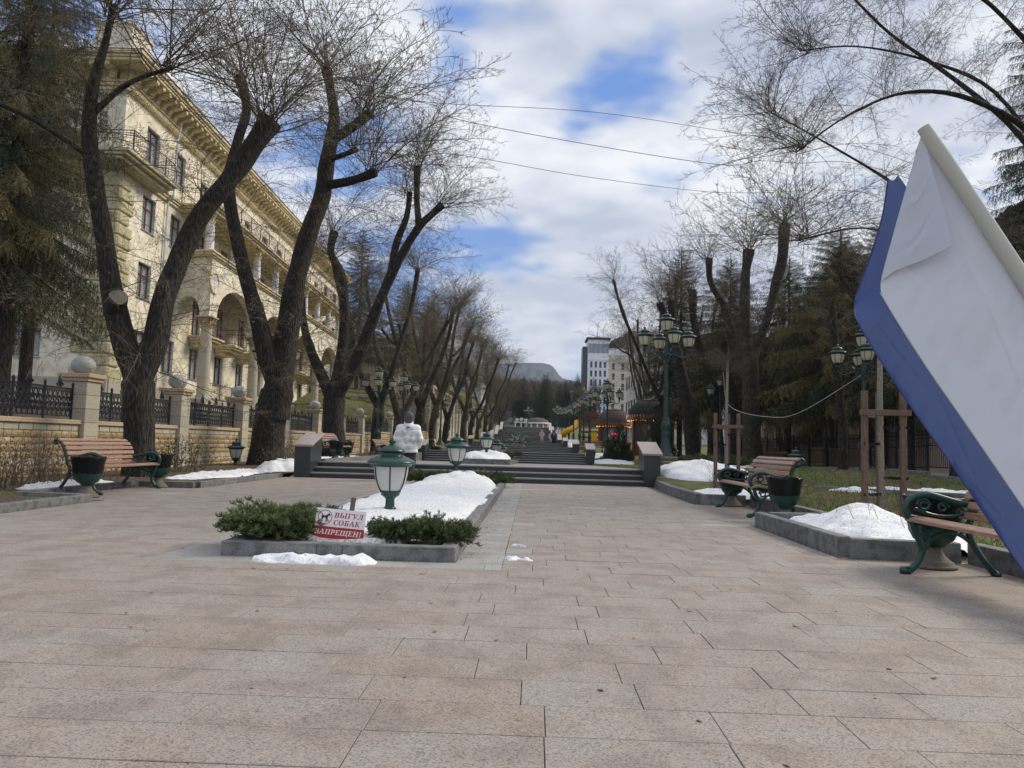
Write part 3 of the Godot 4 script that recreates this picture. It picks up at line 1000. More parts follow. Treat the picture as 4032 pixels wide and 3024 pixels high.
# leafless or half-bare shrub made of shoots
func shrub(label: String, at: Vector3, rx: float, rz: float, h: float, n: int, sd: int, leaf := "", nl := 0) -> Node3D:
	rng.seed = sd
	var t := thing("bare_shrub", label, "shrub", at, 0.0, "winter shrubs in the beds")
	var xs := []
	var ls := []
	for i in n:
		var o := Vector3(rr(-rx, rx), -0.02, rr(-rz, rz))
		var d := Vector3(rr(-0.35, 0.35), 1.0, rr(-0.35, 0.35))
		var l := h * rr(0.6, 1.15)
		xs.append(aim(o, d, l, 1.0))
		if leaf != "":
			for k in nl:
				var q := o + d * l * rr(0.2, 1.0) + Vector3(rr(-1, 1), rr(-0.3, 0.3), rr(-1, 1)) * h * 0.16
				ls.append(Transform3D(Basis.from_euler(Vector3(rr(0, 6), rr(0, 6), rr(0, 6))) * rr(0.7, 1.3), q))
	multi(t, "twigs", stems[sd % 2], null, xs)
	if leaf != "":
		var lf := MB.new()
		lf.tri(Vector3(-0.011, 0, 0), Vector3(0.011, 0, 0), Vector3(0.016, 0.003, 0.03))
		lf.tri(Vector3(-0.011, 0, 0), Vector3(0.016, 0.003, 0.03), Vector3(-0.004, 0.0, 0.045))
		multi(t, "leaves", lf.mesh(), MT[leaf], ls)
	return t

# snow lying on the ground: bumpy field that dives under its bed at an uneven edge
func snow(label: String, c: Vector3, sx: float, sz: float, h: float, sd: int, opts := {}) -> Node3D:
	var m := MB.new()
	var nx := int(clampf(sx / 0.05, 16, 70))
	var nn := int(clampf(sz / 0.05, 16, 120))
	var pw: float = opts.get("pw", 0.5)
	var rough: float = opts.get("rough", 0.3)
	var f := noise(0.9, sd, 4)
	var g := noise(3.5, sd + 5, 3)
	var bumps: Array = opts.get("bumps", [])
	var follow: bool = opts.get("follow", false)
	for j in nn + 1:
		for i in nx + 1:
			var u := i / float(nx) * 2.0 - 1.0
			var w := j / float(nn) * 2.0 - 1.0
			var x := u * sx
			var z := w * sz
			var e := 1.0 - (pow(absf(u), 2.6) + pow(absf(w), 2.6)) + 0.55 * f.get_noise_2d(x * 1.3 + c.x, z * 1.3 + c.z) * rough * 2.0
			var y := -0.05
			if e > 0.0: y = h * pow(e, pw) * (0.75 + rough * 1.2 * f.get_noise_2d(x + 7.0, z + 3.0)) + 0.05 * rough * 2.0 * g.get_noise_2d(x * 1.6, z * 1.6) * minf(1.0, e * 4.0)
			else: y = -0.05 + maxf(-0.1, e * 0.2)
			for b in bumps:
				y += b[3] * exp(-(pow((x - b[0]) / b[2], 2) + pow((z - b[1]) / b[2], 2))) * (0.85 + 0.5 * g.get_noise_2d(x * 0.8, z * 0.8))
			if follow: y += gy(c.x + x, -(c.z + z)) - c.y
			m.v.append(Vector3(x, y, z))
	m.n.resize(m.v.size())
	for j in nn + 1:
		for i in nx + 1:
			var k := j * (nx + 1) + i
			var a := m.v[k - 1 if i > 0 else k]
			var b := m.v[k + 1 if i < nx else k]
			var d := m.v[k - nx - 1 if j > 0 else k]
			var e2 := m.v[k + nx + 1 if j < nn else k]
			m.n[k] = (e2 - d).cross(b - a).normalized()
			if i < nx and j < nn:
				m.ix.append_array(PackedInt32Array([k, k + 1, k + nx + 2, k, k + nx + 2, k + nx + 1]))
	return single("snow_patch", m.mesh(), MT[opts.get("mat", "snow")], label, "snow", c, "patches of old snow")

# ---------------------------------------------------------------- ground, paving, steps
func sheet(xs: Array, ds: Array, off: float, f: Callable) -> ArrayMesh:
	var m := MB.new()
	var w := xs.size()
	for d in ds:
		for x in xs: m.v.append(Vector3(x, f.call(x, d) + off, -d))
	m.n.resize(m.v.size())
	for j in ds.size():
		for i in w:
			var k := j * w + i
			var a := m.v[k - 1 if i > 0 else k]
			var b := m.v[k + 1 if i < w - 1 else k]
			var c := m.v[k - w if j > 0 else k]
			var e := m.v[k + w if j < ds.size() - 1 else k]
			m.n[k] = (b - a).cross(e - c).normalized()
			if i < w - 1 and j < ds.size() - 1:
				m.ix.append_array(PackedInt32Array([k, k + w + 1, k + 1, k, k + w, k + w + 1]))
	return m.mesh()

func span(a: float, b: float, st: float) -> Array:
	var o := []
	var n := int(ceil((b - a) / st))
	for i in n + 1: o.append(lerpf(a, b, float(i) / n))
	return o

func ground_height(x: float, d: float) -> float:
	if x > -6.4 and x < 3.0 and d < 190.0: return minf(-0.12, gy(x, d) - 0.6) if d < 20.0 else gy(x, d) - 0.55
	if x <= -6.4 and x > -7.5 and d > 10.7 and d < 14.3: return -0.12
	if x >= 3.0 and x < 4.0 and ((d > 9.9 and d < 13.6) or d < 7.2): return -0.12
	if absf(x) < 80.0: return gy(x, d) - (0.0 if d < 260.0 else 2.0)
	return gy(x, d) + (absf(x) - 80.0) * 0.02

func build_ground() -> void:
	var xs := span(-60, -11.2, 2.0) + [-10.8, -10.7, -9.0, -7.6, -7.45, -6.45, -6.3, -4.0, -1.0, 2.0, 2.9, 3.05, 3.9, 4.1] + span(5.0, 15.0, 1.0) + span(17.0, 60.0, 3.0)
	var ds := [-30.0, -10.0, 0.0, 3.0, 6.9, 7.3, 9.8, 10.1, 10.6, 10.9, 13.4, 13.7, 14.1, 14.5] + span(15.5, 60.0, 1.2) + span(63.0, 200.0, 3.5)
	struct("ground", sheet(xs, ds, 0.0, ground_height), MT.turf, "winter turf and bare earth around the alley")
	var far := func(x: float, d: float) -> float: return -3.0 if d < 205.0 and absf(x) < 62.0 else (tab(PROF_R, d) - 1.5 if d > 0.0 else -0.2)
	struct("ground", sheet([-3000.0, -1200.0, -400.0, -120.0, -62.0, -58.0, 0.0, 58.0, 62.0, 120.0, 400.0, 1200.0, 3000.0], [-600.0, -100.0, -31.0, -29.0, 60.0, 195.0, 206.0, 260.0, 400.0, 1200.0, 3500.0], -0.05, far), MT.hill_wood, "ground reaching to the hills")
	# bare soil in the beds at the left
	struct("soil", sheet(span(-10.2, -6.25, 0.4), span(4.0, 60.0, 0.8), 0.012, func(x, d): return (gy(x, d) + 0.05 * nz.get_noise_2d(x * 2.0, d * 2.0) if not (x > -7.5 and d > 10.7 and d < 14.3) else -0.2)), MT.soil, "bare soil with leaf litter before the garden wall")
	struct("garden_soil", sheet(span(-30.0, -10.75, 1.0), span(6.0, 66.0, 1.5), 0.03, func(x, d): return gy(x, d)), MT.soil, "dark garden earth behind the wall")
	# service path at the right
	struct("path", sheet([10.9, 12.0, 13.0, 14.0], span(2.0, 75.0, 1.5), 0.03, func(x, d): return gy(x, d)), MT.asphalt, "grey paved path before the iron fence")
	var k := MB.new()
	for i in 24:
		var d0 := 4.0 + i * 2.5
		k.box(Vector3(10.85, gy(11, d0 + 1.2) + 0.03, -d0 - 1.25), Vector3(0.12, 0.14, 2.49), 0.01)
	struct("path_kerb", k.mesh(), MT.kerb_granite_2, "pale kerb of the path")

func build_plaza() -> void:
	var base := MB.new()
	base.quad(Vector3(-7.3, -0.014, 6), Vector3(3.95, -0.014, 6), Vector3(3.95, -0.014, -19.3), Vector3(-7.3, -0.014, -19.3))
	var pl := struct("plaza", base.mesh(), MT.joint, "plaza paved with pinkish granite slabs")
	rng.seed = 77
	var slabs := []
	var meshes := {}
	var f := noise(0.35, 5, 2)
	for r in 64:
		var d0 := 0.2 + 0.3 * r
		if d0 > 18.9: break
		var dm := d0 + 0.15
		var lo := -7.25 if dm > 10.9 and dm < 14.1 else -6.12
		var hi := 3.72 if dm > 10.1 and dm < 13.4 else (3.88 if dm < 7.0 else 2.79)
		var segs := [[lo, hi, 0]]
		if dm > 6.2 and dm < 17.75: segs = [[lo, -2.95, 0], [-2.95, -2.5, 1], [-0.6, -0.22, 1], [-0.22, hi, 0]]
		elif dm > 5.9: segs = [[lo, -2.95, 0], [-2.95, -0.22, 1], [-0.22, hi, 0]]
		for s in segs:
			var x: float = s[0]
			var first := true
			var w: float = 0.6 * (fmod(r * 0.37 + rng.randf() * 0.25, 1.0) * 0.8 + 0.2)
			while x < s[1] - 0.02:
				if not first: w = 0.6 if rng.randf() < 0.86 else 0.45
				if x + w > s[1] - 0.12: w = s[1] - x
				first = false
				var xc := x + w * 0.5
				var tone: String
				if s[2] == 1: tone = "grey_paving_%d" % rng.randi_range(0, 1)
				elif rng.randf() < 0.012: tone = "grey_paving_0"
				else: tone = "granite_paving_%d" % clampi(int(2.5 + 4.0 * f.get_noise_2d(xc, dm) + rr(-1.9, 1.9)), 0, 5)
				var key := snappedf(w, 0.01)
				if not meshes.has(key):
					var m := MB.new()
					m.box(Vector3.ZERO, Vector3(w - 0.003, 0.05, 0.297), 0.002)
					meshes[key] = m.mesh()
				var y := -0.025 + rr(-0.0012, 0.0012)
				var tl := Vector3(rr(-0.0025, 0.0025), 0, rr(-0.002, 0.002))
				var ang: float = absf(atan2(xc, dm) + 0.0)
				var size := 1.0 / (dm * dm) if (dm > 2.0 and xc > -dm * 0.71 - 0.3 and xc < dm * 0.63 + 0.3) else 0.0
				slabs.append([size, Vector3(xc, y, -dm), meshes[key], tone, tl, w])
				x += w
	slabs.sort_custom(func(a, b): return a[0] > b[0])
	var rest := {}
	for i in slabs.size():
		var s: Array = slabs[i]
		if i < 300:
			var p := part(pl, "paving_slab", s[2], MT[s[3]])
			p.position = s[1]
			p.rotation = s[4]
		else:
			if not rest.has(s[3]): rest[s[3]] = MB.new()
			rest[s[3]].box(s[1], Vector3(s[5] - 0.003, 0.05, 0.297), 0.002, Basis.from_euler(s[4]))
	for k in rest:
		var p := part(pl, "far_paving", rest[k].mesh(), MT[k])
		p.set_meta("kind", "stuff")

func kerb(called: String, label: String, pts: Array, h: float, w: float, y0 := 0.0, drop := 0.12, parent: Node3D = null) -> Node3D:
	var t := parent
	if t == null: t = thing(called, label, "kerb", Vector3(pts[0].x, y0, pts[0].y), 0.0, "granite kerbs of the beds")
	for i in pts.size() - 1:
		var a: Vector2 = pts[i]
		var b: Vector2 = pts[i + 1]
		var l := a.distance_to(b)
		var n := maxi(1, int(round(l / 0.95)))
		var dir := (b - a) / l
		for k in n:
			var c := a + dir * (k + 0.5) * l / n
			var m := MB.new()
			m.box(Vector3.ZERO, Vector3(l / n - 0.004 - (w if k == 0 and i > 0 else 0.0), h + drop, w), 0.006)
			var p := part(t, "kerb_stone", m.mesh(), MT["kerb_granite_%d" % ((k + i) % 3)])
			if k == 0 and i > 0: c += dir * w * 0.5
			p.position = Vector3(c.x, y0 + (h - drop) * 0.5 + 0.001 * (k % 2), c.y) - t.position
			p.rotation.y = -atan2(dir.y, dir.x)
	return t

const FLIGHTS := [[19.2, 0.0, 3, 0.13, 39.5, 0.0], [39.5, 0.0, 5, 0.11, 53.5, 0.3], [53.5, 0.3, 5, 0.11, 70.5, 0.6], [70.5, 0.6, 5, 0.11, 86.0, 0.85], [86.0, 0.85, 5, 0.11, 104.0, 1.1], [104.0, 1.1, 8, 0.11, 118.0, 1.75], [118.0, 1.75, 12, 0.11, 135.0, 2.8], [135.0, 2.8, 12, 0.11, 152.0, 4.0]]

func build_steps() -> void:
	var ords := ["first", "second", "third", "fourth", "fifth", "sixth", "seventh", "eighth"]
	for fi in FLIGHTS.size():
		var q: Array = FLIGHTS[fi]
		var st := Node3D.new()
		st.name = numbered("stone_steps")
		st.set_meta("kind", "structure")
		st.set_meta("label", "%s flight of dark granite steps up the alley" % ords[fi])
		add_child(st)
		st.position = Vector3(-1.4, q[1], -q[0])
		for i in q[2]:
			var m := MB.new()
			var dep: float = 0.36 if i < q[2] - 1 else 0.5
			m.box(Vector3(0, q[3] * (i + 0.5) - 0.02, -0.34 * i - dep * 0.5), Vector3(8.3, q[3] - 0.03, dep), 0.0)
			part(st, "riser", m.mesh(), MT.dark_granite)
			m = MB.new()
			m.box(Vector3(0, q[3] * (i + 1) - 0.0175, -0.34 * i - dep * 0.5 + 0.015), Vector3(8.3, 0.035, dep + 0.03), 0.006)
			part(st, "tread", m.mesh(), MT.step_top_sheen)
		var d0: float = q[0] + 0.34 * (q[2] - 1) + 0.48
		var y0: float = q[1] + q[3] * q[2]
		var m2 := MB.new()
		m2.quad(Vector3(-5.6, y0 - 0.002, -d0), Vector3(2.8, y0 - 0.002, -d0), Vector3(2.8, q[5], -q[4]), Vector3(-5.6, q[5], -q[4]))
		struct("landing", m2.mesh(), MT.granite_paving_2, "paved landing above the %s flight of steps" % ords[fi])
		# cheek blocks with sloping caps
		for s in [-1.0, 1.0]:
			var long := fi >= 4
			var dep: float = 1.0 if not long else 0.34 * q[2] + 0.6
			var hb := 0.8 if not long else 0.75
			var rise: float = 0.27 if not long else q[2] * 0.11 + 0.1
			var side := "left" if s < 0 else "right"
			var b := thing("cheek_block", "dark granite block with sloping pink cap, %s end of the %s steps" % [side, ords[fi]], "stone block", Vector3(-1.4 + s * 4.34, q[1], -q[0] + 0.1), 0.0, "granite blocks flanking the steps")
			var m := MB.new()
			var pts := PackedVector2Array([Vector2(0, -0.15), Vector2(dep, -0.15), Vector2(dep, hb + rise - 0.03), Vector2(0, hb - 0.03)])
			m.prism(pts, -0.2, 0.2, Transform3D(Basis(Vector3(0, 0, -1), Vector3(0, 1, 0), Vector3(1, 0, 0)), Vector3.ZERO))
			part(b, "block", m.mesh(), MT.dark_granite)
			m = MB.new()
			var len := sqrt(dep * dep + rise * rise) + 0.1
			m.box(Vector3.ZERO, Vector3(0.5, 0.055, len), 0.008)
			var c := part(b, "cap", m.mesh(), MT.pink_granite)
			c.position = Vector3(0, hb + rise * 0.5, -dep * 0.5 + 0.01)
			c.rotation.x = atan2(rise, dep)

# a bed in the middle of the alley
func bed(label: String, d0: float, d1: float, x0: float, x1: float, y0: float, y1: float, h: float) -> Node3D:
	var t := thing("planting_bed", label, "planting bed", Vector3((x0 + x1) * 0.5, y0, -d0), 0.0, "kerbed beds along the middle of the alley")
	var w := 0.13
	var tilt := atan2(y1 - y0, d1 - d0)
	rng.seed = int(d0 * 10)
	for e in [[x0 + w * 0.5, 0], [x1 - w * 0.5, 1]]:
		var n := maxi(2, int((d1 - d0) / 1.0))
		for i in n:
			var l := (d1 - d0 - 2 * w) / n
			var m := MB.new()
			m.box(Vector3.ZERO, Vector3(w, h + 0.1, l - 0.004), 0.006)
			var p := part(t, "kerb_stone", m.mesh(), MT["kerb_granite_%d" % rng.randi_range(1, 2)])
			var dd := w + (i + 0.5) * l
			p.position = Vector3(e[0] - t.position.x, (h - 0.1) * 0.5 + lerpf(y0, y1, dd / (d1 - d0)) - y0 + rr(-0.001, 0.001), -dd)
			p.rotation.x = tilt
	for e in [[0.0, y0], [d1 - d0 - w, y1]]:
		var cuts := [x0, lerpf(x0, x1, 0.41), lerpf(x0, x1, 0.52), x1]
		for i in 3:
			var m := MB.new()
			m.box(Vector3.ZERO, Vector3(cuts[i + 1] - cuts[i] - 0.004, h + 0.1, w), 0.006)
			var p := part(t, "kerb_stone", m.mesh(), MT["kerb_granite_%d" % ((i + 2) % 3)])
			p.position = Vector3((cuts[i] + cuts[i + 1]) * 0.5 - t.position.x, (h - 0.1) * 0.5 + e[1] - y0, -e[0] - w * 0.5)
	var m := MB.new()
	m.quad(Vector3(x0 + w - t.position.x, h * 0.6, -w), Vector3(x1 - w - t.position.x, h * 0.6, -w), Vector3(x1 - w - t.position.x, h * 0.6 + y1 - y0, -(d1 - d0) + w), Vector3(x0 + w - t.position.x, h * 0.6 + y1 - y0, -(d1 - d0) + w))
	part(t, "earth", m.mesh(), MT.soil)
	return t

# ---------------------------------------------------------------- garden wall
func rough_block(w: float, h: float, sd: int) -> ArrayMesh:
	rng.seed = sd
	var m := MB.new()
	var nx := 5
	var ny := 3
	var p := []
	for j in ny + 1:
		for i in nx + 1:
			var e := i == 0 or j == 0 or i == nx or j == ny
			p.append(Vector3(0.0 if e else rr(0.012, 0.034), h * j / ny + (0.0 if e else rr(-0.012, 0.012)), -w * i / nx + (0.0 if e else rr(-0.015, 0.015))))
	for j in ny:
		for i in nx:
			var k := j * (nx + 1) + i
			m.quad(p[k], p[k + 1], p[k + nx + 2], p[k + nx + 1])
	m.quad(Vector3(-0.03, h, 0), Vector3(0, h, 0), Vector3(0, h, -w), Vector3(-0.03, h, -w))
	m.quad(Vector3(-0.03, 0, 0), Vector3(0, 0, 0), Vector3(0, h, 0), Vector3(-0.03, h, 0))
	return m.mesh()

const ORD := ["first", "second", "third", "fourth", "fifth", "sixth", "seventh", "eighth", "ninth", "tenth", "eleventh", "twelfth", "thirteenth", "fourteenth", "fifteenth", "sixteenth", "seventeenth", "eighteenth", "nineteenth", "twentieth", "twenty-first", "twenty-second", "twenty-third", "twenty-fourth", "twenty-fifth", "twenty-sixth", "twenty-seventh", "twenty-eighth", "twenty-ninth", "thirtieth"]
const PILLARS := [12.7, 17.3, 22.0, 26.7, 31.4, 36.1, 40.8, 45.5, 50.2, 54.9, 59.6, 64.3, 69.0]

func build_wall() -> void:
	var wx := -10.2
	var wall := thing("garden_wall", "low sandstone garden wall with rough courses before the yellow building", "wall", Vector3(wx, 0, -8.0))
	var variants := []
	for i in 6: variants.append(rough_block(0.34, 0.13, 300 + i))
	for i in 3: variants.append(rough_block(0.22, 0.13, 310 + i))
	var flat := MB.new()
	flat.box(Vector3(-0.02, 0.068, -0.22), Vector3(0.05, 0.136, 0.436), 0.004)
	var fm := flat.mesh()
	rng.seed = 9
	var count := 0
	var rest := {}
	var bays := []
	bays.append([8.0, PILLARS[0]])
	for i in PILLARS.size() - 1: bays.append([PILLARS[i], PILLARS[i + 1]])
	bays.append([69.0, 75.0])
	for bi in bays.size():
		var d0: float = bays[bi][0] + 0.28
		var d1: float = bays[bi][1] - 0.28
		var y0 := gy(-10.0, (d0 + d1) * 0.5) - 0.06
		var lift := y0
		var m := MB.new()
		m.box(Vector3(-0.22, lift + 0.5, -(d0 + d1) * 0.5 + 8.0), Vector3(0.36, 1.28, d1 - d0 + 0.2))
		part(wall, "wall_core", m.mesh(), MT.mortar)
		var n := maxi(2, int((d1 - d0) / 1.45))
		for i in n:
			var l := (d1 - d0) / n
			m = MB.new()
			m.box(Vector3(-0.2, lift + 1.2, -d0 - (i + 0.5) * l + 8.0), Vector3(0.52, 0.1, l - 0.005), 0.012)
			part(wall, "coping_stone", m.mesh(), MT.coping_stone)
		var rows := ["r", "r", "s", "r", "r", "r", "r", "s"]
		for ri in rows.size():
			var y := lift + 0.0 + ri * 0.144
			var d := d0
			while d < d1 - 0.05:
				var sm: bool = rows[ri] == "s"
				var w := 0.44 if sm else (0.345 if rng.randf() < 0.7 else 0.225)
				if d == d0 and ri % 2 == 1: w *= 0.6
				var full := 0.44 if sm else (0.345 if w > 0.23 else 0.225)
				if d + w > d1 - 0.1: w = d1 - d
				var tone := ("limestone" if rng.randf() < 0.6 else "limestone_b") if sm else "rough_stone_%d" % rng.randi_range(0, 3)
				var ms: ArrayMesh = fm if sm else variants[rng.randi_range(0, 5) if full > 0.3 else rng.randi_range(6, 8)]
				var x := Transform3D(Basis.from_scale(Vector3(1, 1, w / full * 0.955)), Vector3(rr(-0.004, 0.004), y, -d + 8.0))
				if d > 13.0 and count < 300:
					var p := part(wall, "stone_block", ms, MT[tone])
					p.transform = x
					count += 1
				else:
					if not rest.has(tone): rest[tone] = MB.new()
					var arr := ms.surface_get_arrays(0)
					var mb: MB = rest[tone]
					var k := mb.v.size()
					for vv in arr[Mesh.ARRAY_VERTEX]: mb.v.append(x * vv)
					mb.n.append_array(arr[Mesh.ARRAY_NORMAL])
					for q in arr[Mesh.ARRAY_INDEX]: mb.ix.append(k + q)
				d += w
	for k in rest:
		part(wall, "far_blocks", rest[k].mesh(), MT[k]).set_meta("kind", "stuff")
	# pillars
	var ords := ["hidden behind the bare shrubs at the frame edge", "nearest whole one, left of the forked trunk", "second from the frame edge, right of the forked trunk", "third, left of the leaning double trunk", "fourth, behind the leaning double trunk", "fifth, between the two dark trunks", "sixth, right of the third dark trunk", "seventh along the wall", "eighth along the wall", "ninth along the wall", "tenth along the wall", "eleventh along the wall", "last one before the tall stone wall"]
	for i in PILLARS.size():
		var d: float = PILLARS[i]
		var y := gy(-10.0, d) - 0.1
		var t := thing("stone_pillar", "stone pillar with a granite ball, %s" % ords[i], "pillar", Vector3(wx - 0.16, y, -d), 0.0, "ball-topped pillars of the garden wall")
		var hh := 0.31
		for k in 7:
			var m := MB.new()
			m.box(Vector3(0, hh * (k + 0.5), 0), Vector3(0.56, hh - 0.006, 0.56), 0.006)
			part(t, "stone_course", m.mesh(), MT["limestone" if (k * 3 + i) % 5 < 3 else "limestone_b"])
		var m := MB.new()
		m.box(Vector3(0, 2.21, 0), Vector3(0.64, 0.08, 0.64), 0.008)
		m.box(Vector3(0, 2.3, 0), Vector3(0.74, 0.1, 0.74), 0.012)
		part(t, "cap", m.mesh(), MT.coping_stone)
		m = MB.new()
		var pr := []
		for k in 15:
			var a := lerpf(-1.25, PI * 0.5, k / 14.0)
			pr.append(Vector2(cos(a) * 0.26, 2.35 + 0.2 + sin(a) * 0.215))
		m.lathe(pr, 24)
		part(t, "ball", m.mesh(), MT.ball_granite)
	# iron railing panels on the coping
	var proto: Node3D = null
	for bi in bays.size():
		var d0: float = bays[bi][0] + 0.3
		var d1: float = bays[bi][1] - 0.3
		for h in 2:
			var l := (d1 - d0) / 2.0
			var at := Vector3(wx - 0.2, gy(-10.0, (d0 + d1) * 0.5) + 1.19, -d0 - h * l)
			var lab := "black scrollwork railing on the garden wall, %s panel counted from the left frame edge" % ORD[bi * 2 + h]
			if proto == null or bi == bays.size() - 1 or bi == 0:
				proto = iron_panel(lab, at, l)
			else:
				copy(proto, at, 0.0, lab, "black railing panels on the garden wall")

func iron_panel(label: String, at: Vector3, l: float) -> Node3D:
	var t := thing("iron_railing", label, "railing", at, 0.0, "black railing panels on the garden wall")
	var m := MB.new()
	for y in [0.08, 0.62, 0.7]: m.box(Vector3(0, y, -l * 0.5), Vector3(0.03, 0.022, l), 0.0)
	part(t, "rails", m.mesh(), MT.black_iron)
	for i in 3:
		m = MB.new()
		m.box(Vector3(0, 0.37, -clampf(l * 0.5 * i, 0.03, l - 0.03)), Vector3(0.045, 0.78, 0.045), 0.006)
		m.lathe([Vector2(0.0, 0.74), Vector2(0.03, 0.77), Vector2(0.034, 0.8), Vector2(0.02, 0.83), Vector2(0.0, 0.85)], 8, Vector3(0, 0, -clampf(l * 0.5 * i, 0.03, l - 0.03)))
		part(t, "post", m.mesh(), MT.black_iron)
	m = MB.new()
	var n := 25
	for i in n:
		var z := -l * (i + 0.5) / n
		var s := 1.0 if i % 2 == 0 else -1.0
		bar(m, [Vector3(0, 0.09, z), Vector3(0, 0.2, z + 0.035 * s), Vector3(0, 0.35, z - 0.03 * s), Vector3(0, 0.5, z + 0.035 * s), Vector3(0, 0.61, z)], 0.013, 4, 3)
		spiral(m, Vector3(0, 0.22, z - 0.03 * s), Vector3(0, 0, s), Vector3.UP, 0.055, 0.015, 1.3, 0.0135)
		spiral(m, Vector3(0, 0.47, z + 0.02 * s), Vector3(0, 0, -s), Vector3.UP, 0.06, 0.015, 1.3, 0.0135)
		spiral(m, Vector3(0, 0.35, z + 0.05 * s), Vector3(0, 0, s), Vector3.DOWN, 0.045, 0.012, 1.2, 0.012)
		for k in 2: m.box(Vector3(0, 0.66, z + l / n * (k - 0.5) * 0.5), Vector3(0.012, 0.07, 0.012))
	part(t, "scrollwork", m.mesh(), MT.black_iron)
	for i in 2:
		m = MB.new()
		var z := -l * (0.25 + 0.5 * i)
		spiral(m, Vector3(0, 0.76, z - 0.07), Vector3.FORWARD, Vector3.UP, 0.055, 0.015, 1.3, 0.013)
		spiral(m, Vector3(0, 0.76, z + 0.07), Vector3.BACK, Vector3.UP, 0.055, 0.015, 1.3, 0.013)
		m.lathe([Vector2(0.0, 0.7), Vector2(0.045, 0.78), Vector2(0.05, 0.86), Vector2(0.03, 0.93), Vector2(0.0, 1.0)], 7, Vector3(0, 0, z))
		part(t, "crest", m.mesh(), MT.black_iron)
	return t

# ---------------------------------------------------------------- yellow building
# local frame: +X towards the alley, Y up, -Z along the facade (s = -z)
func wall_band(m: MB, along_s: bool, c: float, thick: float, a: float, b: float, y0: float, y1: float, ops: Array) -> void:
	var u := a
	var put := func(p: float, q: float, r: float, t: float) -> void:
		if q - p < 0.001 or t - r < 0.001: return
		if along_s: m.box(Vector3(c - thick * 0.5, (r + t) * 0.5, -(p + q) * 0.5), Vector3(thick, t - r, q - p))
		else: m.box(Vector3((p + q) * 0.5, (r + t) * 0.5, -(c + thick * 0.5)), Vector3(q - p, t - r, thick))
	for o in ops:
		put.call(u, o[0], y0, y1)
		put.call(o[0], o[1], y0, o[2])
		put.call(o[0], o[1], o[3], y1)
		u = o[1]
	put.call(u, b, y0, y1)

func make_window(w: float, h: float, door := false) -> Array:
	# in XY plane, looking out along +Z, origin at the middle of the sill
	var f := MB.new()
	var t := 0.07
	for sx in [-1, 1]: f.box(Vector3(sx * (w * 0.5 - t * 0.5), h * 0.5, 0), Vector3(t, h, 0.08), 0.006)
	f.box(Vector3(0, t * 0.5, 0), Vector3(w, t, 0.08), 0.006)
	f.box(Vector3(0, h - t * 0.5, 0), Vector3(w, t, 0.08), 0.006)
	f.box(Vector3(0, h * 0.5, 0.002), Vector3(0.06, h, 0.07))
	f.box(Vector3(0, h * (0.68 if not door else 0.74), 0.004), Vector3(w, 0.06, 0.07))
	var p := []
	for sx in [-1, 1]:
		for k in 2:
			var m := MB.new()
			var ya := t if k == 0 else h * 0.71
			var yb := h * 0.65 if k == 0 else h - t
			m.box(Vector3(sx * w * 0.25, (ya + yb) * 0.5, -0.012), Vector3(w * 0.5 - 0.09, yb - ya, 0.012))
			p.append(m.mesh())
	var cu := MB.new()
	var nn := 16
	for i in nn:
		var xa := lerpf(-w * 0.46, w * 0.46, float(i) / nn)
		var xb := lerpf(-w * 0.46, w * 0.46, (i + 1.0) / nn)
		var za := -0.09 + (0.02 if i % 2 == 0 else -0.02)
		var zb := -0.09 + (0.02 if i % 2 == 1 else -0.02)
		cu.quad(Vector3(xa, t, za), Vector3(xb, t, zb), Vector3(xb, h - t, zb), Vector3(xa, h - t, za))
	var rv := MB.new()
	for sx in [-1, 1]: rv.box(Vector3(sx * (w * 0.5 + 0.004), h * 0.5, 0.125), Vector3(0.014, h, 0.15))
	rv.box(Vector3(0, h + 0.004, 0.125), Vector3(w, 0.014, 0.15))
	var sl := MB.new()
	sl.box(Vector3(0, -0.02, 0.16), Vector3(w + 0.12, 0.04, 0.28), 0.006)
	return [f.mesh(), p, cu.mesh(), rv.mesh(), sl.mesh()]

func put_window(par: Node3D, kit: Array, at: Vector3, turn: float, curtain := true) -> void:
	var f := part(par, "window", kit[0], MT.brown_frame)
	f.position = at
	f.rotation.y = turn
	for g in kit[1]: part(f, "pane", g, MT.thin_glass)
	if curtain: part(f, "curtain", kit[2], MT.curtain)
	else: part(f, "dark_room", kit[2], MT.window_glass)
	part(f, "reveal", kit[3], MT.white_paint)
	part(f, "sill", kit[4], MT.zinc_pipe)

func iron_rail(m: MB, a: Vector3, b: Vector3, h: float, out: Vector3, step := 0.2, posts := true) -> void:
	var n := maxi(1, int(a.distance_to(b) / step))
	m.tube(PackedVector3Array([a + Vector3(0, h, 0), b + Vector3(0, h, 0)]), PackedFloat32Array([0.028, 0.028]), 4)
	m.tube(PackedVector3Array([a + Vector3(0, 0.08, 0), b + Vector3(0, 0.08, 0)]), PackedFloat32Array([0.02, 0.02]), 4)
	m.tube(PackedVector3Array([a + Vector3(0, h - 0.14, 0), b + Vector3(0, h - 0.14, 0)]), PackedFloat32Array([0.014, 0.014]), 4)
	for i in n + 1:
		var p := a.lerp(b, float(i) / n)
		if posts and i % 9 == 0:
			m.tube(PackedVector3Array([p, p + Vector3(0, h, 0)]), PackedFloat32Array([0.03, 0.03]), 4)
		else:
			bar(m, [p + Vector3(0, 0.08, 0), p + Vector3(0, h * 0.25, 0) + out * 0.13, p + Vector3(0, h * 0.5, 0) + out * 0.05, p + Vector3(0, h, 0)], 0.011, 3, 2)

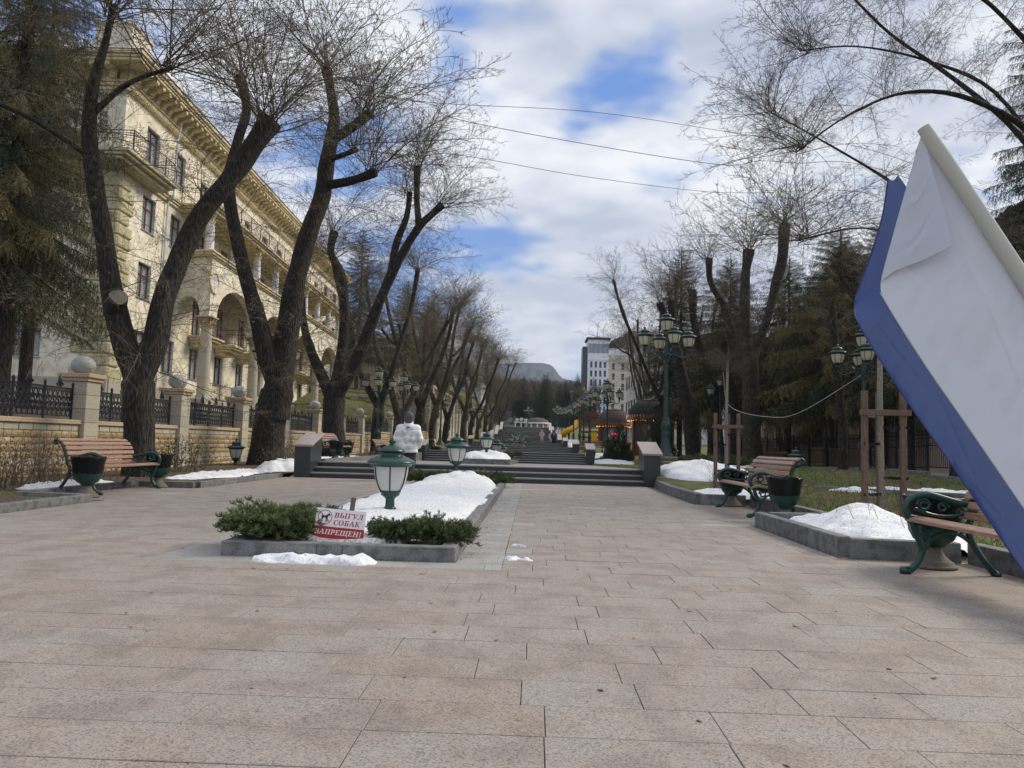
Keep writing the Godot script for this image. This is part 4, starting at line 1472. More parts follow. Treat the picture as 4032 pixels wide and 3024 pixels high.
func corinthian(par: Node3D, at: Vector3, h: float, r: float, shaft: Material, cap: Material, seg := 28) -> void:
	var m := MB.new()
	m.lathe([Vector2(r * 1.25, 0), Vector2(r * 1.25, 0.1), Vector2(r * 1.12, 0.14), Vector2(r * 1.15, 0.2), Vector2(r, 0.26), Vector2(r * 1.0, h * 0.4), Vector2(r * 0.88, h)], seg)
	var c := part(par, "column", m.mesh(), shaft)
	c.position = at
	m = MB.new()
	m.lathe([Vector2(r * 0.95, 0), Vector2(r * 0.98, 0.05), Vector2(r * 0.86, 0.08), Vector2(r * 0.9, 0.3), Vector2(r * 1.2, 0.52)], seg)
	for row in 2:
		for i in 8:
			var an := TAU * (i + row * 0.5) / 8
			var d := Vector3(cos(an), 0, sin(an))
			var y := 0.1 + row * 0.2
			bar(m, [d * r * 0.9 + Vector3(0, y, 0), d * r * 1.02 + Vector3(0, y + 0.12, 0), d * r * 1.25 + Vector3(0, y + 0.2, 0), d * r * 1.32 + Vector3(0, y + 0.14, 0)], r * 0.16, 5, 2)
	for i in 4:
		var an := TAU * (i + 0.5) / 4
		var d := Vector3(cos(an), 0, sin(an))
		spiral(m, d * r * 1.28 + Vector3(0, 0.48, 0), d, Vector3.UP, r * 0.26, r * 0.08, 1.4, r * 0.09)
	m.box(Vector3(0, 0.6, 0), Vector3(r * 2.9, 0.1, r * 2.9), 0.02)
	var k := part(c, "capital", m.mesh(), cap)
	k.position = Vector3(0, h, 0)

func build_house() -> void:
	var t := thing("yellow_building", "long cream four-storey building with arcade, balconies and bracketed cornice", "building", Vector3(-21.58, 3.6, -38.0))
	t.rotation = Vector3(deg_to_rad(-0.79), deg_to_rad(1.55), 0)
	var L := 49.0
	var H := 15.6
	var kit := make_window(1.5, 1.95)
	var tall := make_window(1.3, 2.55, true)
	var ss := [3.2, 6.65]
	for i in 10: ss.append(10.4 + 4.1 * i)
	var floors := [0.0, 3.75, 7.5, 11.25]
	var wm := MB.new()
	for fl in 4:
		var y0: float = floors[fl]
		var y1: float = floors[fl + 1] if fl < 3 else H
		var ops := []
		for s in ss:
			var inside: bool = s > 7.5 and s < 41.5
			var door := inside and (fl == 1 or fl == 3)
			var w := 1.3 if door else 1.5
			var yb := y0 + (0.12 if door else (1.1 if fl < 3 else 1.15))
			if fl == 3 and not inside: yb = y0 + 1.2
			var hh := 2.55 if door else 1.95
			ops.append([s - w * 0.5, s + w * 0.5, yb, yb + hh])
			put_window(t, tall if door else kit, Vector3(-0.2, yb, -s), PI * 0.5, fl > 0 or s < 20)
		wall_band(wm, true, 0.0, 0.4, 0.0, L, y0, y1, ops)
	part(t, "facade_wall", wm.mesh(), MT.plaster)
	# end wall facing the camera
	wm = MB.new()
	for fl in 4:
		var y0: float = floors[fl]
		var y1: float = floors[fl + 1] if fl < 3 else H
		var ops := []
		for x in [-12.0, -8.2, -4.2]:
			ops.append([x - 0.75, x + 0.75, y0 + 1.15, y0 + 3.1])
			put_window(t, kit, Vector3(x, y0 + 1.15, -0.2), 0.0, fl > 0)
		wall_band(wm, false, 0.0, 0.4, -15.0, -0.4, y0, y1, ops)
	wm.box(Vector3(-7.5, H * 0.5, -L + 0.2), Vector3(14.2, H, 0.4))
	wm.box(Vector3(-14.8, H * 0.5, -L * 0.5), Vector3(0.4, H, L - 0.9))
	part(t, "end_wall", wm.mesh(), MT.plaster)
	var pl := MB.new()
	pl.box(Vector3(0.06, -1.2, -L * 0.5), Vector3(0.2, 2.7, L), 0.02)
	pl.box(Vector3(-7.5, -1.2, 0.06), Vector3(15.2, 2.7, 0.2), 0.02)
	part(t, "plinth", pl.mesh(), MT.limestone_b)
	# quoins
	for i in 17:
		var y := 0.15 + i * 0.62
		var m := MB.new()
		var w := 1.95 if i % 3 != 1 else 1.45
		m.box(Vector3(-w * 0.5 + 0.06, y + 0.28, 0.04), Vector3(w, 0.54, 0.13), 0.045)
		m.box(Vector3(0.05, y + 0.28, -w * 0.35 + 0.03), Vector3(0.13, 0.538, w * 0.7), 0.045)
		part(t, "quoin", m.mesh(), MT.quoin)
	# string course and cornice
	var tr := MB.new()
	for q in [[11.0, 0.14, 0.16], [11.16, 0.22, 0.14], [11.3, 0.3, 0.12]]:
		tr.box(Vector3(q[1] * 0.5, q[0] + q[2] * 0.5, -3.6), Vector3(q[1], q[2], 7.0), 0.02)
		tr.box(Vector3(-7.0, q[0] + q[2] * 0.5, q[1] * 0.5), Vector3(14.0 + q[1] * 2, q[2], q[1]), 0.02)
	part(t, "string_course", tr.mesh(), MT.trim)
	tr = MB.new()
	for q in [[15.2, 0.12, 0.2], [15.4, 0.22, 0.18], [15.58, 0.3, 0.1], [16.3, 1.15, 0.16], [16.46, 1.22, 0.14], [16.6, 1.32, 0.2]]:
		var e: float = q[1]
		tr.box(Vector3(e * 0.5 - 0.2, q[0] + q[2] * 0.5, -L * 0.5), Vector3(e + 0.4, q[2], L + e * 2), 0.02)
		tr.box(Vector3(-7.6 - 0.1, q[0] + q[2] * 0.5, e * 0.5 - 0.2), Vector3(15.0, q[2] - 0.004, e + 0.4), 0.02)
	tr.box(Vector3(-0.1, 16.0, -L * 0.5), Vector3(0.7, 0.66, L), 0.0)
	tr.box(Vector3(-7.6, 16.0, -0.1), Vector3(14.0, 0.658, 0.7), 0.0)
	part(t, "cornice", tr.mesh(), MT.trim)
	var br := MB.new()
	br.prism(PackedVector2Array([Vector2(0, 0.62), Vector2(0, 0.0), Vector2(0.14, 0.06), Vector2(0.3, 0.28), Vector2(0.62, 0.36), Vector2(0.82, 0.42), Vector2(0.84, 0.62)]), -0.14, 0.14)
	var bm := br.mesh()
	var dn := MB.new()
	for i in 245: dn.box(Vector3(0.25, 15.3, -0.1 - i * 0.2), Vector3(0.1, 0.12, 0.11))
	part(t, "dentils", dn.mesh(), MT.trim)
	for i in 66:
		var p := part(t, "cornice_bracket", bm, MT.trim)
		p.position = Vector3(0.25, 15.68, -0.3 - i * 0.74)
	for i in 14:
		var p := part(t, "cornice_bracket", bm, MT.trim)
		p.position = Vector3(-0.6 - i * 0.74, 15.68, 0.25)
		p.rotation.y = -PI * 0.5
	var rf := MB.new()
	var e := 1.34
	rf.quad(Vector3(e, 16.82, e), Vector3(e, 16.82, -L - e), Vector3(-7.5, 19.4, -L + 5), Vector3(-7.5, 19.4, -6))
	rf.quad(Vector3(-16.2, 16.82, e), Vector3(e, 16.82, e), Vector3(-7.5, 19.4, -6), Vector3(-7.5, 19.4, -6.01))
	rf.quad(Vector3(-16.2, 16.82, -L - e), Vector3(-16.2, 16.82, e), Vector3(-7.5, 19.4, -6), Vector3(-7.5, 19.4, -L + 5))
	rf.box(Vector3(e - 0.06, 16.83, -L * 0.5), Vector3(0.16, 0.06, L + 2 * e))
	part(t, "roof", rf.mesh(), MT.roof_metal)
	var at := MB.new()
	at.box(Vector3(-0.9, 17.8, -1.0), Vector3(1.9, 2.0, 2.2), 0.03)
	at.box(Vector3(-0.9, 18.86, -1.0), Vector3(2.1, 0.16, 2.4), 0.03)
	part(t, "attic_block", at.mesh(), MT.plaster)
	# arcade
	var fr := Transform3D(Basis(Vector3(0, 0, -1), Vector3(0, 1, 0), Vector3(1, 0, 0)), Vector3.ZERO)
	for k in 4:
		var s0 := 7.4 + 8.6 * k
		var s1 := s0 + 8.6
		var pts := PackedVector2Array([Vector2(s0 - (0.45 if k == 0 else 0.0), 4.65)])
		for i in 19:
			var a := PI - PI * i / 18.0
			pts.append(Vector2((s0 + s1) * 0.5 + cos(a) * 3.6, 4.65 + sin(a) * 2.3))
		pts.append(Vector2(s1 + (0.45 if k == 3 else 0.0), 4.65))
		pts.append(Vector2(s1 + (0.45 if k == 3 else 0.0), 8.3))
		pts.append(Vector2(s0 - (0.45 if k == 0 else 0.0), 8.3))
		var m := MB.new()
		m.prism(pts, 1.7, 2.2, fr)
		part(t, "arch", m.mesh(), MT.plaster)
	for s in [6.95, 41.8]:
		var pts := PackedVector2Array([Vector2(0.0, 4.65)])
		for i in 13:
			var a := PI - PI * i / 12.0
			pts.append(Vector2(0.9 + cos(a) * 0.72, 4.65 + sin(a) * 1.2))
		pts.append(Vector2(1.7, 4.65)); pts.append(Vector2(1.7, 8.3)); pts.append(Vector2(0, 8.3))
		var m := MB.new()
		m.prism(pts, -s - 0.45, -s)
		part(t, "arch", m.mesh(), MT.plaster)
	for k in 5:
		var s := 7.4 + 8.6 * k
		corinthian(t, Vector3(1.92, -0.35, -s), 4.35, 0.36, MT.limestone, MT.coping_stone)
		var m := MB.new()
		m.lathe([Vector2(0, 0.03), Vector2(0.55, 0.03)], 28)
		var o := MB.new()
		o.lathe([Vector2(0.55, 0.0), Vector2(0.55, 0.06), Vector2(0.62, 0.1), Vector2(0.72, 0.06), Vector2(0.74, 0.0)], 28)
		var p := part(t, "medallion", o.mesh(), MT.trim)
		p.position = Vector3(2.2, 6.75, -s)
		p.rotation.z = -PI * 0.5
		part(p, "roundel", m.mesh(), MT.white_paint)
	var fl := MB.new()
	fl.box(Vector3(0.85, 7.6, -24.4), Vector3(1.69, 0.3, 34.8))
	fl.box(Vector3(0.0 + 1.1, -1.35, -24.4), Vector3(2.5, 2.0, 36.0), 0.03)
	part(t, "terrace_floor", fl.mesh(), MT.limestone_b)
	tr = MB.new()
	for q in [[8.2, 0.1, 0.1], [8.3, 0.2, 0.14], [8.44, 0.28, 0.12]]:
		tr.box(Vector3(1.95 + q[1] * 0.5, q[0] + q[2] * 0.5, -24.4), Vector3(0.5 + q[1], q[2], 34.9 + q[1] * 2 + 0.6), 0.02)
		for s in [6.9, 41.9]: tr.box(Vector3(0.85, q[0] + q[2] * 0.5, -s), Vector3(1.69, q[2] - 0.003, 0.5 + q[1]), 0.02)
	part(t, "parapet_moulding", tr.mesh(), MT.trim)
	for k in 9:
		corinthian(t, Vector3(1.85, 8.56, -7.2 - 4.3 * k), 1.85, 0.27, MT.white_paint, MT.trim, 20)
	var sl := MB.new()
	for q in [[11.03, 2.2, 0.16], [11.19, 2.32, 0.12], [11.31, 2.45, 0.12]]:
		sl.box(Vector3(q[1] * 0.5, q[0] + q[2] * 0.5, -24.4), Vector3(q[1], q[2], 35.0 + (q[1] - 2.2) * 2), 0.02)
	for i in 35: sl.box(Vector3(1.0, 10.95, -7.4 - i), Vector3(1.9, 0.16, 0.14))
	part(t, "balcony_slab", sl.mesh(), MT.trim)
	for k in 9:
		var m := MB.new()
		iron_rail(m, Vector3(2.36, 11.43, -7.0 - 3.86 * k), Vector3(2.36, 11.43, -7.0 - 3.86 * (k + 1)), 1.05, Vector3.RIGHT, 0.21)
		part(t, "balcony_railing", m.mesh(), MT.brown_frame)
	var em := MB.new()
	iron_rail(em, Vector3(0.1, 11.43, -6.95), Vector3(2.36, 11.43, -6.95), 1.05, Vector3.BACK, 0.2)
	part(t, "balcony_railing", em.mesh(), MT.brown_frame)
	# small balconies on the second storey inside the arcade
	var bl := MB.new()
	bl.box(Vector3(0.75, 3.72, 0), Vector3(1.5, 0.14, 2.3), 0.02)
	bl.box(Vector3(0.7, 3.58, 0), Vector3(1.35, 0.14, 2.1), 0.02)
	bl.box(Vector3(0.6, 3.42, 0), Vector3(1.1, 0.18, 1.9), 0.03)
	bl.box(Vector3(0.4, 3.22, 0), Vector3(0.75, 0.22, 1.6), 0.03)
	var blm := bl.mesh()
	var rl := MB.new()
	iron_rail(rl, Vector3(1.45, 3.8, 1.1), Vector3(1.45, 3.8, -1.1), 1.0, Vector3.RIGHT, 0.17, false)
	iron_rail(rl, Vector3(0.05, 3.8, 1.1), Vector3(1.45, 3.8, 1.1), 1.0, Vector3.BACK, 0.2, false)
	iron_rail(rl, Vector3(0.05, 3.8, -1.1), Vector3(1.45, 3.8, -1.1), 1.0, Vector3.FORWARD, 0.2, false)
	var rlm := rl.mesh()
	for s in ss:
		if s > 7.5 and s < 41.5:
			var p := part(t, "balcony", blm, MT.trim)
			p.position = Vector3(0, 0, -s)
			part(p, "balcony_railing", rlm, MT.brown_frame)
	for k in 4:
		var m := MB.new()
		iron_rail(m, Vector3(1.95, -0.32, -8.0 - 8.6 * k), Vector3(1.95, -0.32, -15.4 - 8.6 * k), 1.05, Vector3.RIGHT * 0.3, 0.22)
		part(t, "terrace_railing", m.mesh(), MT.brown_frame)
	# corner balcony of the top storey
	var cb := MB.new()
	for q in [[10.95, 0.85, 0.2], [11.15, 1.1, 0.15], [11.3, 1.25, 0.2]]:
		cb.box(Vector3(q[1] * 0.5 - 0.2, q[0] + q[2] * 0.5, -1.0), Vector3(q[1] + 0.4, q[2], 4.3 + q[1]), 0.03)
		cb.box(Vector3(-2.4, q[0] + q[2] * 0.5, q[1] * 0.5 - 0.2), Vector3(4.0, q[2] - 0.004, q[1] + 0.4), 0.03)
	part(t, "corner_balcony", cb.mesh(), MT.quoin)
	var cr := MB.new()
	iron_rail(cr, Vector3(1.15, 11.5, 1.2), Vector3(1.15, 11.5, -3.6), 1.1, Vector3.RIGHT, 0.2)
	iron_rail(cr, Vector3(-4.3, 11.5, 1.15), Vector3(1.15, 11.5, 1.15), 1.1, Vector3.BACK, 0.2)
	iron_rail(cr, Vector3(0.05, 11.5, -3.6), Vector3(1.15, 11.5, -3.6), 1.1, Vector3.FORWARD, 0.2)
	part(t, "corner_railing", cr.mesh(), MT.black_iron)
	# downpipes
	for q in [[5.1, 0.2, 15.4], [25.0, 11.5, 15.4]]:
		var m := MB.new()
		bar(m, [Vector3(0.14, q[1], -q[0]), Vector3(0.14, 10.6 if q[1] < 5 else 13.6, -q[0]), Vector3(0.42, 11.2 if q[1] < 5 else 14.0, -q[0]), Vector3(0.45, 14.2 if q[1] < 5 else 14.4, -q[0]), Vector3(0.6, 15.5, -q[0])], 0.06, 8, 4)
		part(t, "downpipe", m.mesh(), MT.zinc_pipe)

# ---------------------------------------------------------------- cloth
func patch(top: Array, bot: Array, lef: Array, rig: Array, nu: int, nv: int, amp: float, sd: int, creases := []) -> ArrayMesh:
	var at := func(c: PackedVector3Array, u: float) -> Vector3:
		var f := u * (c.size() - 1)
		var k := mini(int(f), c.size() - 2)
		return c[k].lerp(c[k + 1], f - k)
	var T := smooth(top, 6)
	var B := smooth(bot, 6)
	var Lf := smooth(lef, 6)
	var R := smooth(rig, 6)
	var f := noise(1.6, sd, 3)
	var m := MB.new()
	for j in nv + 1:
		for i in nu + 1:
			var u := i / float(nu)
			var w := j / float(nv)
			var p: Vector3 = at.call(T, u) * (1 - w) + at.call(B, u) * w + at.call(Lf, w) * (1 - u) + at.call(R, w) * u
			p -= T[0] * (1 - u) * (1 - w) + T[T.size() - 1] * u * (1 - w) + B[0] * (1 - u) * w + B[B.size() - 1] * u * w
			var e := minf(minf(u, 1 - u), minf(w, 1 - w))
			p.z += amp * (f.get_noise_3d(p.x * 2.0, p.y * 2.0, 3.0) + 0.35 * f.get_noise_2d(p.x * 9.0 - p.y * 5.0, p.y * 2.0)) * minf(1.0, e * 6.0)
			for cr in creases:
				var dd: float = (u - cr[0]) * cr[2] + (w - cr[1]) * cr[3] + 0.04 * sin(u * 9.0)
				var along: float = absf(-(u - cr[0]) * cr[3] + (w - cr[1]) * cr[2])
				p.z += cr[4] * exp(-pow(dd / 0.022, 2)) * maxf(0.0, 1.0 - along / 0.35)
			m.v.append(p)
	m.n.resize(m.v.size())
	for j in nv + 1:
		for i in nu + 1:
			var k := j * (nu + 1) + i
			var a := m.v[k - 1 if i > 0 else k]
			var b := m.v[k + 1 if i < nu else k]
			var c := m.v[k - nu - 1 if j > 0 else k]
			var d := m.v[k + nu + 1 if j < nv else k]
			m.n[k] = (d - c).cross(b - a).normalized()
			if m.n[k].length() < 0.5: m.n[k] = Vector3(0, 0, 1)
			if i < nu and j < nv: m.ix.append_array(PackedInt32Array([k, k + 1, k + nu + 2, k, k + nu + 2, k + nu + 1]))
	return m.mesh()

func hem(m: MB, pts: Array, r: float) -> void:
	bar(m, pts, r, 5, 6)

func build_flag() -> void:
	var o := Vector3(2.326, 0.0, -2.251)
	var t := thing("leaning_flag", "white and blue striped flag on a leaning pole with its corner folded over", "flag", o)
	var tip := Vector3(1.236, 2.006, -2.45) - o
	var m := MB.new()
	m.tube(PackedVector3Array([tip, tip * 0.95, tip * 0.5, tip * 0.08]), PackedFloat32Array([0.02, 0.024, 0.025, 0.025]), 16)
	part(t, "pole_sleeve", m.mesh(), MT.flag_sleeve)
	m = MB.new()
	m.tube(PackedVector3Array([tip * 0.99, Vector3(0, 0.02, 0)]), PackedFloat32Array([0.014, 0.014]), 10)
	part(t, "pole", m.mesh(), MT.steel)
	m = MB.new()
	m.lathe([Vector2(0, 0), Vector2(0.26, 0), Vector2(0.26, 0.07), Vector2(0.22, 0.1), Vector2(0.04, 0.12), Vector2(0.0, 0.12)], 24)
	part(t, "stand", m.mesh(), MT.black_iron)
	var V := func(a: Array) -> Array:
		var r := []
		for k in range(0, a.size(), 3): r.append(Vector3(a[k], a[k + 1], -a[k + 2]) - o)
		return r
	var a_top: Array = V.call([1.239, 1.983, 2.47, 1.357, 1.756, 2.45, 1.516, 1.451, 2.41, 1.661, 1.196, 2.39, 1.79, 0.965, 2.37])
	var a_left: Array = V.call([1.239, 1.983, 2.47, 1.207, 1.832, 2.5, 1.177, 1.685, 2.53, 1.14, 1.514, 2.55])
	var a_bot: Array = V.call([1.14, 1.514, 2.55, 1.139, 1.45, 2.52, 1.237, 1.233, 2.46, 1.355, 1.023, 2.42, 1.481, 0.799, 2.38, 1.621, 0.571, 2.36, 1.746, 0.367, 2.34])
	var a_right: Array = V.call([1.79, 0.965, 2.37, 1.775, 0.765, 2.36, 1.761, 0.564, 2.35, 1.746, 0.367, 2.34])
	part(t, "white_stripe", patch(a_top, a_bot, a_left, a_right, 110, 60, 0.012, 3, [[0.2, 0.75, 0.75, 0.65, 0.006], [0.38, 0.7, 0.8, 0.6, 0.007], [0.5, 0.4, 0.7, -0.7, -0.005], [0.62, 0.75, 0.85, 0.5, 0.006]]), MT.flag_white)
	var b_bot: Array = V.call([1.073, 1.451, 2.6, 1.076, 1.358, 2.55, 1.182, 1.143, 2.5, 1.312, 0.914, 2.45, 1.489, 0.605, 2.4, 1.629, 0.376, 2.38, 1.754, 0.171, 2.36])
	var b_left: Array = V.call([1.14, 1.514, 2.55, 1.12, 1.498, 2.57, 1.099, 1.478, 2.59, 1.073, 1.451, 2.6])
	var b_right: Array = V.call([1.746, 0.367, 2.34, 1.751, 0.299, 2.35, 1.753, 0.232, 2.355, 1.754, 0.171, 2.36])
	part(t, "blue_stripe", patch(a_bot, b_bot, b_left, b_right, 110, 24, 0.022, 4, [[0.3, 0.5, 0.9, 0.4, 0.006], [0.42, 0.4, 0.95, -0.3, 0.005], [0.55, 0.6, 0.9, 0.4, -0.005]]), MT.flag_blue)
	var c_left: Array = V.call([1.234, 1.981, 2.46, 1.199, 1.826, 2.485, 1.167, 1.679, 2.51, 1.133, 1.517, 2.535])
	var c_right: Array = V.call([1.24, 1.977, 2.455, 1.263, 1.842, 2.44, 1.288, 1.726, 2.43, 1.303, 1.609, 2.42])
	var c_bot: Array = V.call([1.133, 1.517, 2.535, 1.165, 1.546, 2.5, 1.228, 1.571, 2.46, 1.303, 1.609, 2.42])
	part(t, "folded_corner", patch([c_left[0], c_left[0].lerp(c_right[0], 0.5), c_right[0]], c_bot, c_left, c_right, 40, 60, 0.006, 5, [[0.5, 0.45, 0.2, 0.95, 0.005], [0.6, 0.75, 0.3, 0.9, -0.005]]), MT.flag_white, "folded-over white corner")
	var d_left: Array = V.call([1.19, 1.889, 2.6, 1.177, 1.759, 2.62, 1.132, 1.599, 2.63, 1.078, 1.456, 2.61])
	var d_right: Array = V.call([1.215, 1.895, 2.58, 1.277, 1.803, 2.6, 1.285, 1.648, 2.62, 1.25, 1.531, 2.6])
	var d_bot: Array = V.call([1.078, 1.456, 2.61, 1.131, 1.492, 2.61, 1.181, 1.516, 2.6, 1.25, 1.531, 2.6])
	part(t, "blue_fold", patch([d_left[0], d_left[0].lerp(d_right[0], 0.5) + Vector3(0, -0.012, 0), d_right[0]], d_bot, d_left, d_right, 16, 24, 0.012, 6), MT.flag_blue, "blue cloth folded behind")
	m = MB.new()
	bar(m, a_left + a_bot.slice(1), 0.0022, 5, 6)
	bar(m, c_bot, 0.0016, 5, 6)
	part(t, "white_hem", m.mesh(), MT.flag_sleeve)
	m = MB.new()
	bar(m, d_left + b_bot.slice(1), 0.0026, 5, 6)
	bar(m, d_bot, 0.0022, 5, 6)
	part(t, "blue_hem", m.mesh(), MT.flag_blue)

# ---------------------------------------------------------------- sign
func letters(par: Node3D, s: String, at: Vector3, width: float, height: float, m: Material, called: String) -> void:
	var f := SystemFont.new()
	f.font_names = PackedStringArray(["Droid Serif"])
	f.font_weight = 700
	var tm := TextMesh.new()
	tm.text = s
	tm.font = f
	tm.font_size = 64
	tm.pixel_size = 0.01
	tm.depth = 0.05
	tm.curve_step = 1.5
	var bb := tm.get_aabb()
	var o := part(par, called, tm, m)
	var kx := width / bb.size.x
	var ky := height / 0.46
	o.transform = Transform3D(Basis(Vector3(kx, 0, 0), Vector3(ky * 0.17, ky, 0), Vector3(0, 0, 0.02)), at)

func build_sign() -> void:
	var W := 0.42
	var H := 0.25
	var t := thing("no_dogs_sign", "small white and red no dog walking sign between the junipers", "sign", Vector3(-1.62, 0.115, -6.5))
	t.rotation = Vector3(-0.1, 0.05, deg_to_rad(-4.4))
	var m := MB.new()
	m.box(Vector3(0, H * 0.5, 0), Vector3(W, H, 0.005))
	part(t, "board", m.mesh(), MT.sign_white)
	m = MB.new()
	m.prism(PackedVector2Array([Vector2(-W * 0.5, 0.018), Vector2(-W * 0.36, 0.003), Vector2(W * 0.3, 0.003), Vector2(W * 0.5, 0.03), Vector2(W * 0.5, 0.1), Vector2(-W * 0.5, 0.1)]), 0.0028, 0.0036)
	part(t, "red_band", m.mesh(), MT.sign_red)
	letters(t, "ВЫГУЛ", Vector3(0.067, 0.2, 0.003), 0.245, 0.042, MT.sign_red, "lettering")
	letters(t, "СОБАК", Vector3(0.055, 0.138, 0.003), 0.225, 0.042, MT.sign_red, "lettering")
	letters(t, "ЗАПРЕЩЕН!", Vector3(-0.006, 0.056, 0.004), 0.385, 0.042, MT.sign_white, "lettering")
	m = MB.new()
	var c := Vector2(-0.132, 0.176)
	for i in 36:
		var a := TAU * i / 36
		var b := TAU * (i + 1) / 36
		m.quad(Vector3(c.x + cos(a) * 0.055, c.y + sin(a) * 0.055, 0.0036), Vector3(c.x + cos(a) * 0.0605, c.y + sin(a) * 0.0605, 0.0036), Vector3(c.x + cos(b) * 0.0605, c.y + sin(b) * 0.0605, 0.0036), Vector3(c.x + cos(b) * 0.055, c.y + sin(b) * 0.055, 0.0036))
	m.box(Vector3(c.x, c.y, 0.0048), Vector3(0.112, 0.0055, 0.0008), 0.0, Basis(Vector3(0, 0, 1), -0.72))
	part(t, "ban_ring", m.mesh(), MT.sign_red)
	m = MB.new()
	var dog := PackedVector2Array([Vector2(-30, -40), Vector2(-22, -40), Vector2(-22, -36), Vector2(-25, -30), Vector2(-20, -16), Vector2(-12, -5), Vector2(6, -5), Vector2(10, -14), Vector2(7, -30), Vector2(5, -36), Vector2(6, -40), Vector2(13, -40), Vector2(14, -30), Vector2(18, -16), Vector2(20, -30), Vector2(17, -36), Vector2(18, -40), Vector2(26, -40), Vector2(26, -34), Vector2(25, -10), Vector2(26, 6), Vector2(34, 14), Vector2(46, 16), Vector2(49, 20), Vector2(46, 26), Vector2(38, 33), Vector2(33, 40), Vector2(30, 34), Vector2(20, 24), Vector2(10, 16), Vector2(-10, 14), Vector2(-22, 16), Vector2(-26, 30), Vector2(-30, 30), Vector2(-28, 16), Vector2(-32, 2), Vector2(-30, -18), Vector2(-34, -30)])
	for i in dog.size(): dog[i] = dog[i] * 0.00092 + c
	m.prism(dog, 0.0028, 0.004)
	part(t, "dog_pictogram", m.mesh(), MT.print_black)
	m = MB.new()
	m.box(Vector3(0.075, 0.15, -0.03), Vector3(0.04, 0.42, 0.022), 0.003, Basis(Vector3(0, 0, 1), -0.03))
	part(t, "stake", m.mesh(), MT.old_wood)
	m = MB.new()
	m.box(Vector3(0.01, 0.11, -0.03), Vector3(0.04, 0.29, 0.022), 0.003)
	part(t, "stake", m.mesh(), MT.old_wood)

# ---------------------------------------------------------------- people
func cap_d(p: Vector3, b: Array) -> float:
	var a: Vector3 = b[0]
	var ab: Vector3 = b[1] - a
	var h := clampf((p - a).dot(ab) / maxf(ab.length_squared(), 1e-6), 0.0, 1.0)
	return (p - a - ab * h).length() - lerpf(b[2], b[3], h)

func sdf(p: Vector3, bones: Array, k: float) -> float:
	var d := 9.0
	for b in bones:
		var e := cap_d(p, b)
		var h := maxf(k - absf(d - e), 0.0) / k
		d = minf(d, e) - h * h * k * 0.25
	return d

func body_mesh(bones: Array, cell: float, k := 0.05, cut := -9.0, puff := 0.0) -> ArrayMesh:
	var lo := Vector3.ONE * 99
	var hi := -lo
	for b in bones:
		for e in 2:
			lo = lo.min(b[e] - Vector3.ONE * (b[2 + e] + k))
			hi = hi.max(b[e] + Vector3.ONE * (b[2 + e] + k))
	lo -= Vector3.ONE * cell * 2
	var nx := int((hi.x - lo.x) / cell) + 4
	var ny := int((hi.y - lo.y) / cell) + 4
	var nn := int((hi.z - lo.z) / cell) + 4
	var f := PackedFloat32Array()
	f.resize(nx * ny * nn)
	f.fill(1.0)
	for b in bones:
		var r: float = maxf(b[2], b[3]) + k + cell * 2
		var a0: Vector3 = (b[0].min(b[1]) - Vector3.ONE * r - lo) / cell
		var a1: Vector3 = (b[0].max(b[1]) + Vector3.ONE * r - lo) / cell
		for z in range(maxi(0, int(a0.z)), mini(nn, int(a1.z) + 2)):
			for y in range(maxi(0, int(a0.y)), mini(ny, int(a1.y) + 2)):
				for x in range(maxi(0, int(a0.x)), mini(nx, int(a1.x) + 2)):
					var i := (z * ny + y) * nx + x
					var e := cap_d(lo + Vector3(x, y, z) * cell, b)
					var d := f[i]
					var h := maxf(k - absf(d - e), 0.0) / k
					f[i] = minf(d, e) - h * h * k * 0.25
	if cut > -5.0:
		for z in nn:
			for y in ny:
				var yy := lo.y + y * cell
				var pf := puff * absf(sin(yy * PI / 0.155))
				for x in nx:
					var i := (z * ny + y) * nx + x
					f[i] = maxf(f[i] - pf, cut - yy)
	var m := MB.new()
	var id := {}
	for z in nn - 1:
		for y in ny - 1:
			for x in nx - 1:
				var i := (z * ny + y) * nx + x
				var s := Vector3.ZERO
				var c := 0
				var base := f[i] < 0.0
				var mixed := false
				for q in range(1, 8):
					if (f[i + (q & 1) + ((q >> 1) & 1) * nx + (q >> 2) * nx * ny] < 0.0) != base:
						mixed = true
						break
				if not mixed: continue
				for ax in 3:
					for q in 4:
						var o := Vector3i.ZERO
						o[(ax + 1) % 3] = q & 1
						o[(ax + 2) % 3] = q >> 1
						var e := o
						e[ax] = 1
						var fa := f[i + o.x + o.y * nx + o.z * nx * ny]
						var fb := f[i + e.x + e.y * nx + e.z * nx * ny]
						if (fa < 0.0) != (fb < 0.0):
							s += Vector3(o) + (Vector3(e) - Vector3(o)) * (fa / (fa - fb))
							c += 1
				var p := lo + (Vector3(x, y, z) + s / c) * cell
				id[i] = m.v.size()
				m.v.append(p)
				var g := Vector3(f[i + 1] - f[i], f[i + nx] - f[i], f[i + nx * ny] - f[i])
				m.n.append(g.normalized())
	for i in id:
		var x: int = i % nx
		var y: int = (i / nx) % ny
		var z: int = i / (nx * ny)
		var st := [1, nx, nx * ny]
		for ax in 3:
			var a: bool = f[i] < 0.0
			var b: bool = f[i + st[ax]] < 0.0
			if a == b: continue
			var u: int = st[(ax + 1) % 3]
			var w: int = st[(ax + 2) % 3]
			if not (id.has(i - u) and id.has(i - w) and id.has(i - u - w)): continue
			var q := [id[i - u - w], id[i - w], id[i], id[i - u]]
			if not a: q.reverse()
			m.ix.append_array(PackedInt32Array([q[0], q[2], q[1], q[0], q[3], q[2]]))
	return m.mesh()

func limbs_of(p: Dictionary, fat: float) -> Array:
	return []

